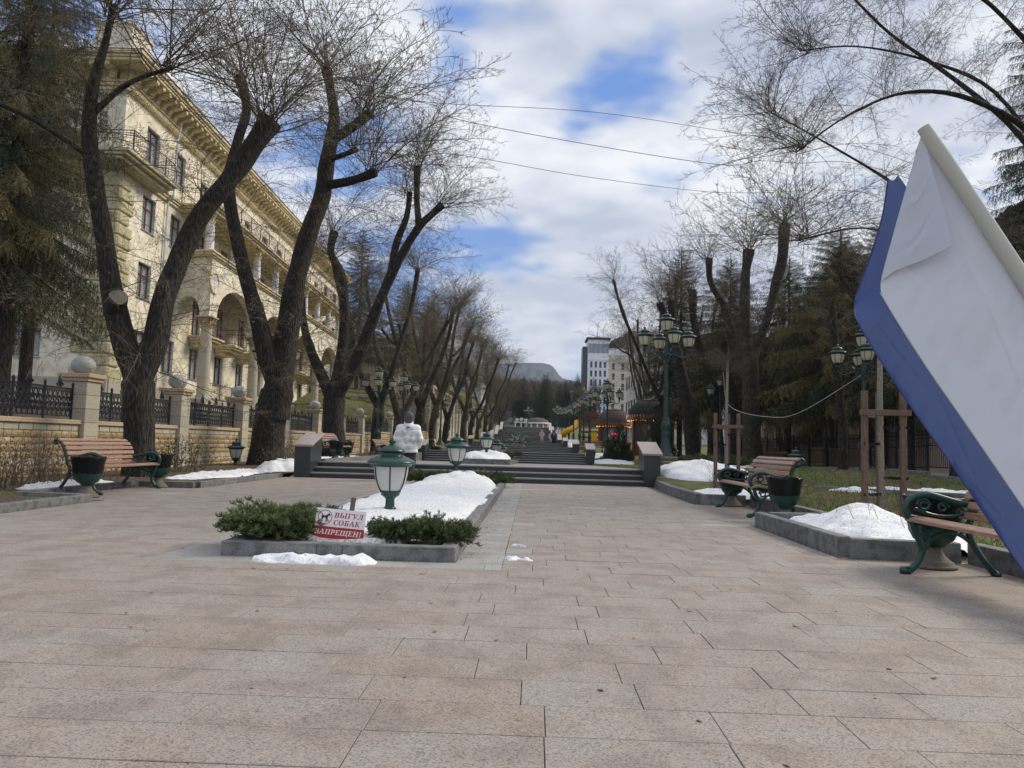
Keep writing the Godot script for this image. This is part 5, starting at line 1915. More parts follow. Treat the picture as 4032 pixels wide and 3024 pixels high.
# a clothed figure facing -Z (away), standing at its feet
func person(label: String, at: Vector3, turn: float, h: float, cell: float, cols: Dictionary, stride := 0.12, sit := false) -> Node3D:
	var t := thing("person", label, "person", at, turn, "people in the alley")
	var s := h / 1.65
	var V := func(x: float, y: float, z: float) -> Vector3: return Vector3(x, y, z) * s
	var legs := []
	var shoes := []
	for e in [-1.0, 1.0]:
		var hip: Vector3 = V.call(0.09 * e, 0.84, 0.0)
		var knee: Vector3 = V.call(0.1 * e, 0.46, -0.06 + stride * 0.5 * e)
		var ank: Vector3 = V.call(0.1 * e, 0.09, stride * e + 0.02)
		if sit:
			knee = V.call(0.11 * e, 0.47, -0.4)
			ank = V.call(0.11 * e, 0.08, -0.42)
			hip = V.call(0.1 * e, 0.5, 0.0)
		legs.append([hip, knee, 0.1 * s, 0.075 * s])
		legs.append([knee, ank, 0.075 * s, 0.055 * s])
		shoes.append([ank + Vector3(0, -0.035, 0.02) * s, ank + Vector3(0, -0.05, -0.15) * s, 0.05 * s, 0.038 * s])
		shoes.append([ank, ank + Vector3(0, 0.08, 0) * s, 0.055 * s, 0.06 * s])
	var dy := -0.36 if sit else 0.0
	var head := [[V.call(0, 1.36 + dy, 0), V.call(0, 1.44 + dy, -0.01), 0.055 * s, 0.055 * s], [V.call(0, 1.49 + dy, -0.02), V.call(0, 1.55 + dy, -0.01), 0.078 * s, 0.088 * s], [V.call(0, 1.485 + dy, -0.1), V.call(0, 1.52 + dy, -0.085), 0.016 * s, 0.01 * s], [V.call(-0.088, 1.5 + dy, 0), V.call(0.088, 1.5 + dy, 0), 0.02 * s, 0.02 * s]]
	var torso := [[V.call(0, 0.86 + dy, 0), V.call(0, 1.25 + dy, 0.01), 0.13 * s, 0.15 * s]]
	part(t, "body", body_mesh(legs + torso + head, cell, 0.05), MT[cols.get("skin", "skin")])
	var tl := []
	for b in legs: tl.append([b[0], b[1], b[2] + 0.016 * s, b[3] + 0.02 * s])
	tl.append([V.call(0, 0.9 + dy, 0), V.call(0, 0.84 + dy, 0.01), 0.15 * s, 0.15 * s])
	part(t, "trousers", body_mesh(tl, cell, 0.05), MT[cols.trousers])
	part(t, "shoes", body_mesh(shoes, cell, 0.03), MT[cols.shoes])
	var fat: float = cols.get("fat", 1.0)
	var coat := [[V.call(-0.085, 0.66 + dy, 0.01), V.call(0.085, 0.66 + dy, 0.01), 0.145 * s * fat, 0.145 * s * fat], [V.call(-0.08, 0.82 + dy, 0.01), V.call(0.08, 0.82 + dy, 0.01), 0.15 * s * fat, 0.15 * s * fat], [V.call(-0.09, 1.0 + dy, 0.01), V.call(0.09, 1.0 + dy, 0.01), 0.155 * s * fat, 0.155 * s * fat], [V.call(-0.11, 1.2 + dy, 0.01), V.call(0.11, 1.2 + dy, 0.01), 0.145 * s * fat, 0.145 * s * fat], [V.call(0, 1.34 + dy, 0.01), V.call(0, 1.4 + dy, 0.0), 0.11 * s, 0.1 * s]]
	for e in [-1.0, 1.0]:
		coat.append([V.call(0.2 * e, 1.27 + dy, 0.01), V.call(0.275 * e, 1.02 + dy, 0.05), 0.085 * s * fat, 0.078 * s * fat])
		coat.append([V.call(0.275 * e, 1.02 + dy, 0.05), V.call(0.235 * e, 0.84 + dy, -0.1), 0.075 * s * fat, 0.06 * s * fat])
	part(t, "coat", body_mesh(coat, cell, 0.06, (0.68 + dy) * s, 0.009 if cols.has("print") else 0.0), MT[cols.coat])
	var hat := [[V.call(0, 1.54 + dy, 0.012), V.call(0, 1.565 + dy, 0.012), 0.118 * s, 0.112 * s], [V.call(0, 1.58 + dy, 0.015), V.call(0, 1.67 + dy, 0.02), 0.095 * s, 0.025 * s], [V.call(0, 1.46 + dy, 0.04), V.call(0, 1.54 + dy, 0.02), 0.1 * s, 0.116 * s]]
	part(t, "hat" if cols.get("hat_part", true) else "hair", body_mesh(hat, cell, 0.03), MT[cols.hat])
	if cols.has("print"):
		var mk := MB.new()
		var mb := MB.new()
		rng.seed = 12
		var surf := func(x: float, y: float) -> Vector3:
			var z := 0.34
			for i in 40:
				var d := sdf(Vector3(x, y, z), coat, 0.06) - 0.012
				if d < 0.002: break
				z -= d * 0.8
			return Vector3(x, y, z + 0.003)
		for q in [[0.0, 1.27, 0], [-0.1, 1.1, 0], [0.08, 0.98, 1], [0.03, 0.78, 0], [-0.25, 1.12, 1], [0.26, 1.1, 1], [0.25, 0.98, 0], [-0.09, 0.72, 1]]:
			var pts := []
			for i in 13: pts.append(surf.call(q[0] + cos(TAU * i / 12) * 0.056, q[1] + sin(TAU * i / 12) * 0.056))
			bar(mk, pts, 0.0035, 4, 1)
			pts = []
			for i in 9:
				var a := TAU * i / 8
				pts.append(surf.call(q[0] + 0.03 * pow(sin(a), 3), q[1] + 0.026 * cos(a) - 0.01 * cos(2 * a)))
			bar(mk, pts, 0.004, 4, 1)
		for i in 22:
			var x := rr(-0.2, 0.2)
			var y := rr(0.7, 1.34)
			bar(mb if i % 2 == 0 else mk, [surf.call(x - 0.025, y), surf.call(x, y + rr(0.0, 0.014)), surf.call(x + 0.025, y)], 0.006 if i % 2 == 0 else 0.003, 4, 2)
		part(t, "printed_hearts", mk.mesh(), MT.coat_print)
		part(t, "printed_words", mb.mesh(), MT.print_blue)
	return t

# ---------------------------------------------------------------- kiosks, tower, background
func kiosk(label: String, at: Vector3, r: float, eave: float, roof: float, roofm: String, sd: int) -> void:
	var t := thing("domed_kiosk", label, "kiosk", at, 0.3, "red wooden kiosks with domed roofs")
	var n := 8
	var m := MB.new()
	for i in n:
		var a := TAU * i / n
		m.box(Vector3(cos(a) * r, eave * 0.5, sin(a) * r), Vector3(0.18, eave, 0.18), 0.01, Basis(Vector3.UP, -a))
	part(t, "posts", m.mesh(), MT.kiosk_red)
	for i in n:
		var a := TAU * (i + 0.5) / n
		var w := 2.0 * r * sin(PI / n) - 0.16
		var c := Vector3(cos(a), 0, sin(a)) * r * cos(PI / n)
		var bs := Basis(Vector3.UP, -a + PI * 0.5)
		m = MB.new()
		m.box(c + Vector3(0, 0.45, 0), Vector3(w, 0.9, 0.08), 0.01, bs)
		m.box(c + Vector3(0, eave - 0.15, 0), Vector3(w, 0.3, 0.08), 0.01, bs)
		m.box(c + Vector3(0, (eave + 0.6) * 0.5, 0), Vector3(0.05, eave - 1.2, 0.06), 0.0, bs)
		var p := part(t, "panel", m.mesh(), MT.kiosk_red)
		m = MB.new()
		m.box(c + Vector3(0, (eave + 0.6) * 0.5, 0), Vector3(w, eave - 1.2, 0.02), 0.0, bs)
		part(p, "pane", m.mesh(), MT.window_glass)
	m = MB.new()
	m.lathe([Vector2(r * 0.95, eave - 0.02), Vector2(r * 1.28, eave), Vector2(r * 1.3, eave + 0.05), Vector2(r * 1.28, eave + 0.36), Vector2(r * 1.2, eave + 0.4)], 8)
	part(t, "eaves", m.mesh(), MT.kiosk_red)
	m = MB.new()
	var pr := []
	for i in 9:
		var u := i / 8.0
		pr.append(Vector2(r * 1.22 * cos(u * 1.0), eave + 0.38 + roof * sin(u * 1.25) * 0.95))
	m.lathe(pr, 24)
	part(t, "dome_roof", m.mesh(), MT[roofm])
	m = MB.new()
	m.lathe([Vector2(pr[8].x + 0.05, pr[8].y - 0.03), Vector2(pr[8].x + 0.07, pr[8].y + 0.06), Vector2(0.3, pr[8].y + 0.2), Vector2(0.0, pr[8].y + 0.26)], 16)
	part(t, "roof_cap", m.mesh(), MT.shingle_brown)
	rng.seed = sd
	m = MB.new()
	for i in 44:
		var a := TAU * (i + rr(-0.3, 0.3)) / 44
		m.lathe([Vector2(0, -0.04), Vector2(0.032, -0.015), Vector2(0.032, 0.015), Vector2(0, 0.04)], 6, Vector3(cos(a) * r * 1.25, eave - 0.05 + rr(-0.03, 0.03), sin(a) * r * 1.25))
	var b := part(t, "string_lights", m.mesh(), MT.warm_bulb)
	b.set_meta("kind", "stuff")
	if sd == 1:
		m = MB.new()
		for i in 50:
			var a := TAU * i / 50
			for k in rng.randi_range(2, 5):
				m.lathe([Vector2(0, -0.02), Vector2(0.016, 0.0), Vector2(0, 0.02)], 4, Vector3(cos(a) * r * 1.31, eave + 0.34 - k * 0.08, sin(a) * r * 1.31))
		part(t, "icicle_lights", m.mesh(), MT.pink_bulb).set_meta("kind", "stuff")
	else:
		m = MB.new()
		m.box(Vector3(-0.5, eave * 0.62, r * 0.97), Vector3(0.5, 0.22, 0.05))
		part(t, "led_sign", m.mesh(), MT.red_led)

func block(label: String, at: Vector3, sx: float, sy: float, sz: float, wallm: String, roofm: String, cols: int, rows: int, turn := 0.0, called := "house") -> Node3D:
	var t := thing(called, label, "building", at, turn)
	var m := MB.new()
	m.box(Vector3(0, sy * 0.5, 0), Vector3(sx, sy, sz))
	part(t, "wall", m.mesh(), MT[wallm])
	m = MB.new()
	m.box(Vector3(0, sy + 0.12, 0), Vector3(sx + 0.8, 0.24, sz + 0.8), 0.03)
	m.prism(PackedVector2Array([Vector2(-sz * 0.5 - 0.4, sy + 0.25), Vector2(sz * 0.5 + 0.4, sy + 0.25), Vector2(0, sy + 0.25 + sz * 0.14)]), -sx * 0.5 - 0.4, sx * 0.5 + 0.4, Transform3D(Basis(Vector3(0, 0, -1), Vector3.UP, Vector3.RIGHT), Vector3.ZERO))
	part(t, "roof", m.mesh(), MT[roofm])
	var sh := sy / rows
	for face in 2:
		var n := cols if face == 0 else maxi(2, int(cols * sz / sx))
		var wl := sx if face == 0 else sz
		var fm := MB.new()
		var ww := wl / n * 0.45
		var hh := sh * 0.5
		fm.box(Vector3(0, 0, 0.02), Vector3(ww + 0.16, hh + 0.16, 0.08))
		var gm := MB.new()
		for k in 2: gm.box(Vector3((k - 0.5) * ww * 0.5, 0, 0.065), Vector3(ww * 0.46, hh, 0.02))
		var fmm := fm.mesh()
		var gmm := gm.mesh()
		for i in n:
			for j in rows:
				var u := -wl * 0.5 + wl * (i + 0.5) / n
				var p := part(t, "window", fmm, MT.white_paint)
				p.position = Vector3(u, sh * (j + 0.55), sz * 0.5) if face == 0 else Vector3(-sx * 0.5, sh * (j + 0.55), u)
				if face == 1: p.rotation.y = -PI * 0.5
				part(p, "pane", gmm, MT.window_glass)
	return t

func build_tower() -> void:
	# tall hotel behind the trees
	var D := 280.0
	var t := thing("hotel_tower", "tall white hotel block with dark domed roof behind the bare trees", "building", Vector3(19.0, 9.2, -D))
	var m := MB.new()
	m.box(Vector3(4.0, 15.5, -5), Vector3(7.6, 31.0, 10.0))
	part(t, "white_wing", m.mesh(), MT.tower_white)
	m = MB.new()
	m.box(Vector3(-0.7, 14.2, -6), Vector3(1.8, 28.4, 8.0))
	part(t, "dark_shaft", m.mesh(), MT.tower_dark)
	m = MB.new()
	m.box(Vector3(16.5, 13.0, -6.5), Vector3(17.4, 26.0, 12.0))
	part(t, "cream_wing", m.mesh(), MT.tower_cream)
	m = MB.new()
	m.box(Vector3(16.5, 26.6, -6.6), Vector3(18.0, 3.0, 12.4), 0.1)
	part(t, "white_attic", m.mesh(), MT.tower_white)
	m = MB.new()
	m.box(Vector3(4.0, 31.2, -5), Vector3(8.8, 0.7, 11.2), 0.1)
	m.lathe([Vector2(3.4, 31.5), Vector2(2.2, 32.1), Vector2(0.0, 32.4)], 16, Vector3(4.0, 0, -5))
	m.tube(PackedVector3Array([Vector3(4.0, 32.2, -5), Vector3(4.0, 37.0, -5)]), PackedFloat32Array([0.12, 0.05]), 5)
	part(t, "roof", m.mesh(), MT.shingle_brown)
	m = MB.new()
	var prf := PackedVector2Array()
	for i in 13:
		var a := PI * i / 12
		prf.append(Vector2(cos(a) * 9.0, 28.1 + sin(a) * 4.6))
	m.prism(prf, -12.5, -0.5, Transform3D(Basis(), Vector3(16.5, 0, 0)))
	m.box(Vector3(16.5, 33.0, -6.5), Vector3(5.0, 1.0, 5.0))
	m.lathe([Vector2(3.4, 33.4), Vector2(0.0, 35.2)], 4, Vector3(16.5, 0, -6.5))
	m.box(Vector3(16.5, 28.1, -6.5), Vector3(18.6, 0.5, 13.0))
	part(t, "dome_roof", m.mesh(), MT.shingle_brown)
	var fm := MB.new()
	fm.box(Vector3.ZERO, Vector3(0.85, 2.3, 0.16))
	var fmm := fm.mesh()
	var gm := MB.new()
	gm.box(Vector3(0, 0.4, 0.07), Vector3(0.68, 1.3, 0.06))
	gm.box(Vector3(0, -0.7, 0.07), Vector3(0.68, 0.7, 0.06))
	var gmm := gm.mesh()
	for i in 4:
		for j in 7:
			var p := part(t, "window", fmm, MT.tower_glass)
			p.position = Vector3(1.5 + i * 1.65, 1.8 + j * 3.3, 0.02)
			part(p, "pane", gmm, MT.tower_dark)
		m = MB.new()
		m.box(Vector3(1.35 + i * 1.78, 27.6, 0.03), Vector3(1.5, 3.4, 0.12))
		part(t, "window", m.mesh(), MT.tower_glass)
	for i in 5:
		m = MB.new()
		m.box(Vector3(0.45 + i * 1.78, 27.6, 0.06), Vector3(0.22, 3.8, 0.2))
		part(t, "pilaster", m.mesh(), MT.orange_trim)
	for j in 8:
		m = MB.new()
		m.box(Vector3(4.0, 0.15 + j * 3.3, 0.04), Vector3(7.6, 0.2, 0.14))
		part(t, "floor_band", m.mesh(), MT.white_paint)
	for i in 5:
		for j in 6:
			var p := part(t, "window", fmm, MT.white_paint)
			p.position = Vector3(9.6 + i * 3.4, 2.6 + j * 3.7, -0.45)
			p.scale = Vector3(1.5, 1.1, 1)
			part(p, "pane", gmm, MT.tower_dark)
	# low white block with gold letters at its left
	var w := block("low white block with gilded roof lettering before the hill", Vector3(15.2, 6.0, -270.0), 5.0, 13.0, 9.0, "white_wall", "roof_metal", 3, 4, 0.0, "hotel_annex")
	var f := SystemFont.new()
	f.font_names = PackedStringArray(["Droid Sans"])
	f.font_weight = 700
	var tm := TextMesh.new()
	tm.text = "PLAZA"
	tm.font = f
	tm.font_size = 64
	tm.pixel_size = 0.022
	tm.depth = 0.3
	var p := part(w, "roof_lettering", tm, MT.gold)
	p.position = Vector3(0.3, 14.6, 4.6)

func ridge(pts: Array, D: float, depth: float, base: float, amp: float, sd: int, nstep: int) -> ArrayMesh:
	# pts: [x at ridge, y at ridge]; slopes down towards the camera
	var m := MB.new()
	var f := noise(0.006, sd, 5)
	var c := []
	for p in pts: c.append(Vector3(p[0], p[1], 0))
	var top := smooth(c, nstep)
	var rows := 14
	for j in rows + 1:
		var u := j / float(rows)
		for i in top.size():
			var y := lerpf(top[i].y, base, pow(u, 0.8)) + amp * f.get_noise_2d(top[i].x, u * depth) * minf(1.0, u * 5.0 + 0.08)
			m.v.append(Vector3(top[i].x, y, -D + u * depth))
	m.n.resize(m.v.size())
	var w := top.size()
	for j in rows + 1:
		for i in w:
			var k := j * w + i
			var a := m.v[k - 1 if i > 0 else k]
			var b := m.v[k + 1 if i < w - 1 else k]
			var d := m.v[k - w if j > 0 else k]
			var e := m.v[k + w if j < rows else k]
			m.n[k] = (e - d).cross(b - a).normalized()
			if i < w - 1 and j < rows: m.ix.append_array(PackedInt32Array([k, k + 1, k + w + 1, k, k + w + 1, k + w]))
	return m.mesh()

func far_tree(sd: int, conifer: bool) -> ArrayMesh:
	rng.seed = sd
	var m := MB.new()
	if conifer:
		for i in 46:
			var u := (i + rng.randf()) / 46.0
			var an := i * 2.4
			var r := 0.2 * pow(1.0 - u, 0.8) + 0.015
			var b := Vector3(0, 0.12 + u * 0.86, 0)
			var e := b + Vector3(cos(an) * r, -0.05 - 0.4 * r, sin(an) * r)
			m.tri(b + Vector3(0, 0.05, 0), e + Vector3(-sin(an), 0, cos(an)) * r * 0.5, e - Vector3(-sin(an), 0, cos(an)) * r * 0.5)
	else:
		for i in 60:
			var d := Vector3(rr(-1, 1), rr(-0.8, 1), rr(-1, 1)).normalized() * pow(rng.randf(), 0.4)
			var b := Vector3(d.x * 0.33, 0.6 + d.y * 0.36, d.z * 0.33)
			var e := Vector3(rr(-1, 1), rr(-0.5, 1), rr(-1, 1)).normalized()
			m.tri(b, b + e * 0.16, b + e.cross(Vector3(rr(-1, 1), rr(-1, 1), rr(-1, 1))).normalized() * 0.09)
	m.tube(PackedVector3Array([Vector3(0, -0.1, 0), Vector3(0, 0.7, 0)]), PackedFloat32Array([0.018, 0.008]), 4, false)
	return m.mesh()

func build_hills() -> void:
	var k := 4200.0 / 1662.0
	var P := []
	for q in [[300, 830], [700, 805], [950, 792], [1040, 790], [1100, 787], [1150, 785], [1184, 788], [1197, 796], [1204, 806], [1214, 818], [1235, 823], [1262, 829], [1300, 838], [1400, 850], [1700, 860], [2300, 865]]:
		P.append([(q[0] - 1155) * k, 0.95 + (963 - q[1]) * k])
	var a := struct("mountain", ridge(P, 4200.0, 2400.0, 60.0, 120.0, 4, 8), MT.hill_wood, "flat-topped wooded mountain far behind the alley")
	P = []
	var k2 := 1500.0 / 1662.0
	var ypx := [[-900, 800], [0, 790], [500, 810], [900, 828], [1050, 835], [1110, 838], [1160, 840], [1200, 843], [1262, 840], [1330, 832], [1500, 812], [1800, 790], [3000, 780]]
	for q in ypx: P.append([(q[0] - 1155) * k2, 0.95 + (963 - q[1]) * k2])
	struct("hill", ridge(P, 1500.0, 1000.0, 22.0, 22.0, 7, 5), MT.hill_wood, "dark wooded hillside behind the pavilion")
	rng.seed = 5
	var xs := [[], [], []]
	var f := noise(0.006, 7, 5)
	for i in 5200:
		var u := pow(rng.randf(), 0.8)
		var px := rr(960, 1340) if rng.randf() < 0.75 else rr(-100, 2600)
		var yt := tab(ypx, px)
		var x := (px - 1155) * k2
		var y := lerpf(0.95 + (963 - yt) * k2, 22.0, pow(u, 0.8)) + 22.0 * f.get_noise_2d(x, u * 1000.0) * minf(1.0, u * 5.0 + 0.08)
		var con := f.get_noise_2d(x * 2.0 + 500.0, u * 2000.0) + (0.25 if u < 0.25 else -0.05) + rr(-0.2, 0.2) > 0.0
		var s := rr(9.0, 17.0)
		xs[0 if con else 2].append(Transform3D(Basis(Vector3.UP, rr(0, 6)) * Basis.from_scale(Vector3(s, s, s)), Vector3(x, y - 1.0, -1500.0 + u * 1000.0)))
	var n := Node3D.new()
	n.name = "hill_woods"
	n.set_meta("kind", "stuff")
	n.set_meta("label", "conifers and bare trees covering the hillside")
	n.set_meta("category", "forest")
	add_child(n)
	multi(n, "conifers", far_tree(1, true), MT.far_conifer, xs[0])
	multi(n, "bare_trees", far_tree(2, false), MT.far_bare, xs[2])

func stake_tree(label: String, at: Vector3, h: float, th: float, sd: int) -> void:
	var t := thing("young_tree", label, "tree", at, 0.0, "young trees held by wooden stakes")
	rng.seed = sd
	var m := MB.new()
	m.tube(PackedVector3Array([Vector3(0.02, -0.1, 0), Vector3(0.0, th * 0.5, 0.01), Vector3(0.03, th, 0)]), PackedFloat32Array([0.04, 0.033, 0.024]), 10, true, 0.12, nz)
	part(t, "trunk", m.mesh(), MT.cut_wood)
	var pos := [Vector3(-0.24, 0, 0.1), Vector3(0.22, 0, 0.16), Vector3(0.1, 0, -0.24)]
	for p in pos:
		m = MB.new()
		m.box(p + Vector3(0, h * 0.5 - 0.1, 0), Vector3(0.07, h + 0.2, 0.07), 0.006, Basis(Vector3(0, 0, 1), rr(-0.015, 0.015)))
		part(t, "stake", m.mesh(), MT.stake_wood)
	m = MB.new()
	m.box(Vector3(-0.01, h - 0.28, 0.19), Vector3(0.62, 0.075, 0.03), 0.004, Basis(Vector3.UP, -0.13))
	part(t, "crossbar", m.mesh(), MT.stake_wood)
	m = MB.new()
	m.box(Vector3(-0.08, h - 0.3, -0.09), Vector3(0.5, 0.07, 0.03), 0.004, Basis(Vector3.UP, 0.8))
	part(t, "crossbar", m.mesh(), MT.stake_wood)
	for i in 5:
		var p: Vector3 = pos[i % 3]
		var y := 0.35 + i * (h - 0.6) / 5.0
		m = MB.new()
		var q := Vector3(p.x, y, p.z)
		m.box(q * 0.5 + Vector3(0.01, y * 0.5, 0.0) + (Vector3(0, 0, 0.025) if p.z > 0 else Vector3.ZERO), Vector3(Vector2(p.x, p.z).length() + 0.08, 0.035, 0.006), 0.0, Basis(Vector3.UP, -atan2(p.z, p.x)))
		part(t, "strap", m.mesh(), MT.black_bag)
	var xs := []
	for i in 60: xs.append(aim(Vector3(0.03, th - rr(0.0, 0.3), 0), Vector3(rr(-1, 1), rr(0.0, 1.0), rr(-1, 1)), rr(0.5, 1.0)))
	multi(t, "crown", bare_shoots[0], null, xs)

func fence_panel(label: String, at: Vector3, l: float) -> Node3D:
	var t := thing("iron_fence", label, "fence", at, 0.0, "dark iron fence panels beyond the path")
	var m := MB.new()
	for y in [0.18, 0.95, 1.25, 1.5]: m.box(Vector3(0, y, -l * 0.5), Vector3(0.03, 0.035, l))
	part(t, "rails", m.mesh(), MT.black_iron)
	m = MB.new()
	m.box(Vector3(0, 0.85, 0), Vector3(0.09, 1.75, 0.09), 0.008)
	m.lathe([Vector2(0.0, 1.7), Vector2(0.05, 1.74), Vector2(0.05, 1.8), Vector2(0.0, 1.86)], 8)
	part(t, "post", m.mesh(), MT.black_iron)
	var n := int(l / 0.125)
	var bm := MB.new()
	bm.box(Vector3(0, 0.84, 0), Vector3(0.018, 1.36, 0.018))
	bm.lathe([Vector2(0.0, 1.5), Vector2(0.02, 1.54), Vector2(0.0, 1.62)], 5)
	var bmm := bm.mesh()
	for i in n:
		var p := part(t, "bar", bmm, MT.black_iron)
		p.position.z = -l * (i + 0.5) / n
	m = MB.new()
	for i in n:
		spiral(m, Vector3(0.0, 1.37, -l * (i + 0.5) / n), Vector3.FORWARD, Vector3.UP, 0.055, 0.03, 1.0, 0.008)
	var arc := []
	for i in 9: arc.append(Vector3(0, 0.95 + 0.2 * sin(PI * i / 8.0), -l * i / 8.0))
	bar(m, arc, 0.014, 4, 2)
	part(t, "scrollwork", m.mesh(), MT.black_iron)
	return t

func wire(called: String, label: String, pts: Array, r: float, m: Material, cat := "cable") -> void:
	var mb := MB.new()
	var o: Vector3 = pts[0]
	var q := []
	for p in pts: q.append(p - o)
	bar(mb, q, r, 5, 8)
	single(called, mb.mesh(), m, label, cat, o)

# ---------------------------------------------------------------- placing
func place_backdrop() -> void:
	# tall stone retaining wall further up at the left
	var t := thing("retaining_wall", "tall pale stone retaining wall with pilasters beyond the garden wall", "wall", Vector3(-10.3, 0.6, -76.0))
	var m := MB.new()
	m.box(Vector3(-8.0, 2.0, -0.3), Vector3(16.0, 5.2, 0.6))
	m.box(Vector3(-0.3, 2.6, -38.0), Vector3(0.6, 6.4, 75.0))
	part(t, "masonry", m.mesh(), MT.limestone_b)
	for i in 5:
		m = MB.new()
		m.box(Vector3(-0.4 - i * 3.6, 2.1, 0.06), Vector3(0.7, 5.4, 0.2), 0.03)
		part(t, "pilaster", m.mesh(), MT.limestone)
	for i in 19:
		m = MB.new()
		m.box(Vector3(0.08, 2.7, -1.0 - i * 4.0), Vector3(0.2, 6.6, 0.8), 0.03)
		part(t, "pilaster", m.mesh(), MT.limestone)
	m = MB.new()
	m.box(Vector3(-8.0, 4.75, -0.25), Vector3(16.2, 0.3, 0.9), 0.03)
	m.box(Vector3(-0.25, 5.95, -38.0), Vector3(0.9, 0.3, 75.2), 0.03)
	part(t, "coping", m.mesh(), MT.coping_stone)
	block("pale two-storey house above the retaining wall among bare trees", Vector3(-24.0, 6.5, -100.0), 14.0, 7.0, 9.0, "tower_cream", "roof_metal", 5, 2)
	var ch := thing("small_chapel", "small pale chapel with golden dome behind the bare trees", "chapel", Vector3(-20.0, 7.0, -118.0))
	m = MB.new()
	m.box(Vector3(0, 2.0, 0), Vector3(5, 4, 5))
	m.lathe([Vector2(1.6, 4.0), Vector2(1.6, 6.0)], 16)
	part(ch, "wall", m.mesh(), MT.white_wall)
	m = MB.new()
	m.lathe([Vector2(1.7, 6.0), Vector2(2.1, 6.8), Vector2(1.8, 7.8), Vector2(0.6, 8.8), Vector2(0.1, 9.6), Vector2(0.0, 10.2)], 20)
	part(ch, "dome", m.mesh(), MT.gold)
	block("white apartment block behind the kiosk seen through branches", Vector3(23.0, 1.0, -112.0), 18.0, 15.0, 12.0, "white_wall", "roof_metal", 6, 4)
	block("pink low house with brown roof behind the iron fence", Vector3(19.6, 0.2, -36.0), 8.4, 3.3, 11.0, "pink_wall", "shingle_brown", 3, 1)
	block("pale pink garden house beyond the pink low house", Vector3(19.0, 0.2, -56.0), 7.0, 3.6, 8.0, "pink_wall", "roof_metal", 3, 1)
	block("grey-roofed tall house rising behind the dark spruce at the frame edge", Vector3(27.0, 0.3, -36.0), 9.0, 10.5, 12.0, "pink_wall", "shingle_brown", 3, 3)
	block("cream house front far up the alley behind the lamps", Vector3(-15.0, 4.0, -165.0), 8.0, 11.0, 14.0, "white_wall", "roof_metal", 3, 3)
	# pavilion closing the alley
	var pv := thing("domed_pavilion", "round pavilion with low brown dome at the head of the alley", "pavilion", Vector3(0.8, 4.0, -172.0))
	m = MB.new()
	m.lathe([Vector2(2.3, 0), Vector2(2.3, 1.6)], 24)
	part(pv, "wall", m.mesh(), MT.pink_wall)
	for i in 12:
		m = MB.new()
		var a := TAU * i / 12
		m.lathe([Vector2(0.18, 0), Vector2(0.16, 1.7)], 10, Vector3(cos(a) * 2.6, 0, sin(a) * 2.6))
		part(pv, "column", m.mesh(), MT.white_paint)
	m = MB.new()
	m.lathe([Vector2(2.85, 1.65), Vector2(2.9, 1.95), Vector2(2.7, 1.97)], 28)
	part(pv, "entablature", m.mesh(), MT.white_paint)
	m = MB.new()
	m.lathe([Vector2(2.75, 1.95), Vector2(2.3, 2.45), Vector2(1.5, 2.85), Vector2(0.0, 3.1)], 28)
	part(pv, "dome_roof", m.mesh(), MT.shingle_brown)
	var gt := thing("white_gateway", "small white gateway with scrolled crest beside the pavilion", "gateway", Vector3(-2.6, 4.0, -160.0))
	m = MB.new()
	for x in [-1.2, 0.0, 1.2]: m.box(Vector3(x, 0.75, 0), Vector3(0.25, 1.5, 0.3))
	m.box(Vector3(0, 1.6, 0), Vector3(3.0, 0.25, 0.4))
	part(gt, "frame", m.mesh(), MT.white_paint)
	m = MB.new()
	for x in [-0.9, 0.0, 0.9]: spiral(m, Vector3(x, 2.0 + (0.15 if x == 0.0 else 0.0), 0), Vector3.RIGHT, Vector3.UP, 0.35, 0.1, 1.6, 0.09)
	part(gt, "crest", m.mesh(), MT.white_paint)
	kiosk("large red kiosk with dark green dome and lights under its eaves", Vector3(8.8, 0.42, -57.0), 1.5, 2.55, 1.15, "shingle_green", 1)
	kiosk("smaller red kiosk with brown dome behind the large kiosk", Vector3(8.5, 0.85, -82.0), 1.45, 2.3, 1.4, "shingle_brown", 2)
	# playground
	var sl := thing("spiral_slide", "yellow spiral tube slide behind the lamp posts", "slide", Vector3(4.6, 1.15, -95.0))
	m = MB.new()
	var pts := []
	for i in 15:
		var a := -0.4 + i * 0.36
		pts.append(Vector3(cos(a) * 0.85 - 0.2, 2.6 - i * 0.155, sin(a) * 0.85))
	bar(m, [Vector3(0.9, 2.75, -0.6)] + pts + [Vector3(0.3, 0.3, -0.9)], 0.36, 12, 3)
	part(sl, "tube", m.mesh(), MT.slide_yellow)
	m = MB.new()
	m.tube(PackedVector3Array([Vector3(-0.2, -0.1, 0), Vector3(-0.2, 2.9, 0)]), PackedFloat32Array([0.08, 0.08]), 8)
	part(sl, "mast", m.mesh(), MT.play_brown)
	var pg := thing("climbing_frame", "brown wooden playground tower with red ropes beside the yellow slide", "playground", Vector3(7.0, 1.15, -96.0))
	m = MB.new()
	for x in [-1.2, 0.0, 1.2]:
		for z in [-1.0, 1.0]: m.box(Vector3(x, 1.7, z), Vector3(0.16, 3.5, 0.16))
	part(pg, "posts", m.mesh(), MT.play_brown)
	m = MB.new()
	for y in [0.9, 1.6, 2.6, 3.3]: m.box(Vector3(0, y, 1.0), Vector3(2.5, 0.22, 0.1))
	m.box(Vector3(0, 1.5, 0), Vector3(2.4, 0.1, 2.0))
	part(pg, "boards", m.mesh(), MT.play_brown)
	m = MB.new()
	m.prism(PackedVector2Array([Vector2(-1.5, 3.4), Vector2(1.5, 3.4), Vector2(0, 4.5)]), -1.2, 1.2)
	part(pg, "roof", m.mesh(), MT.kiosk_red)
	m = MB.new()
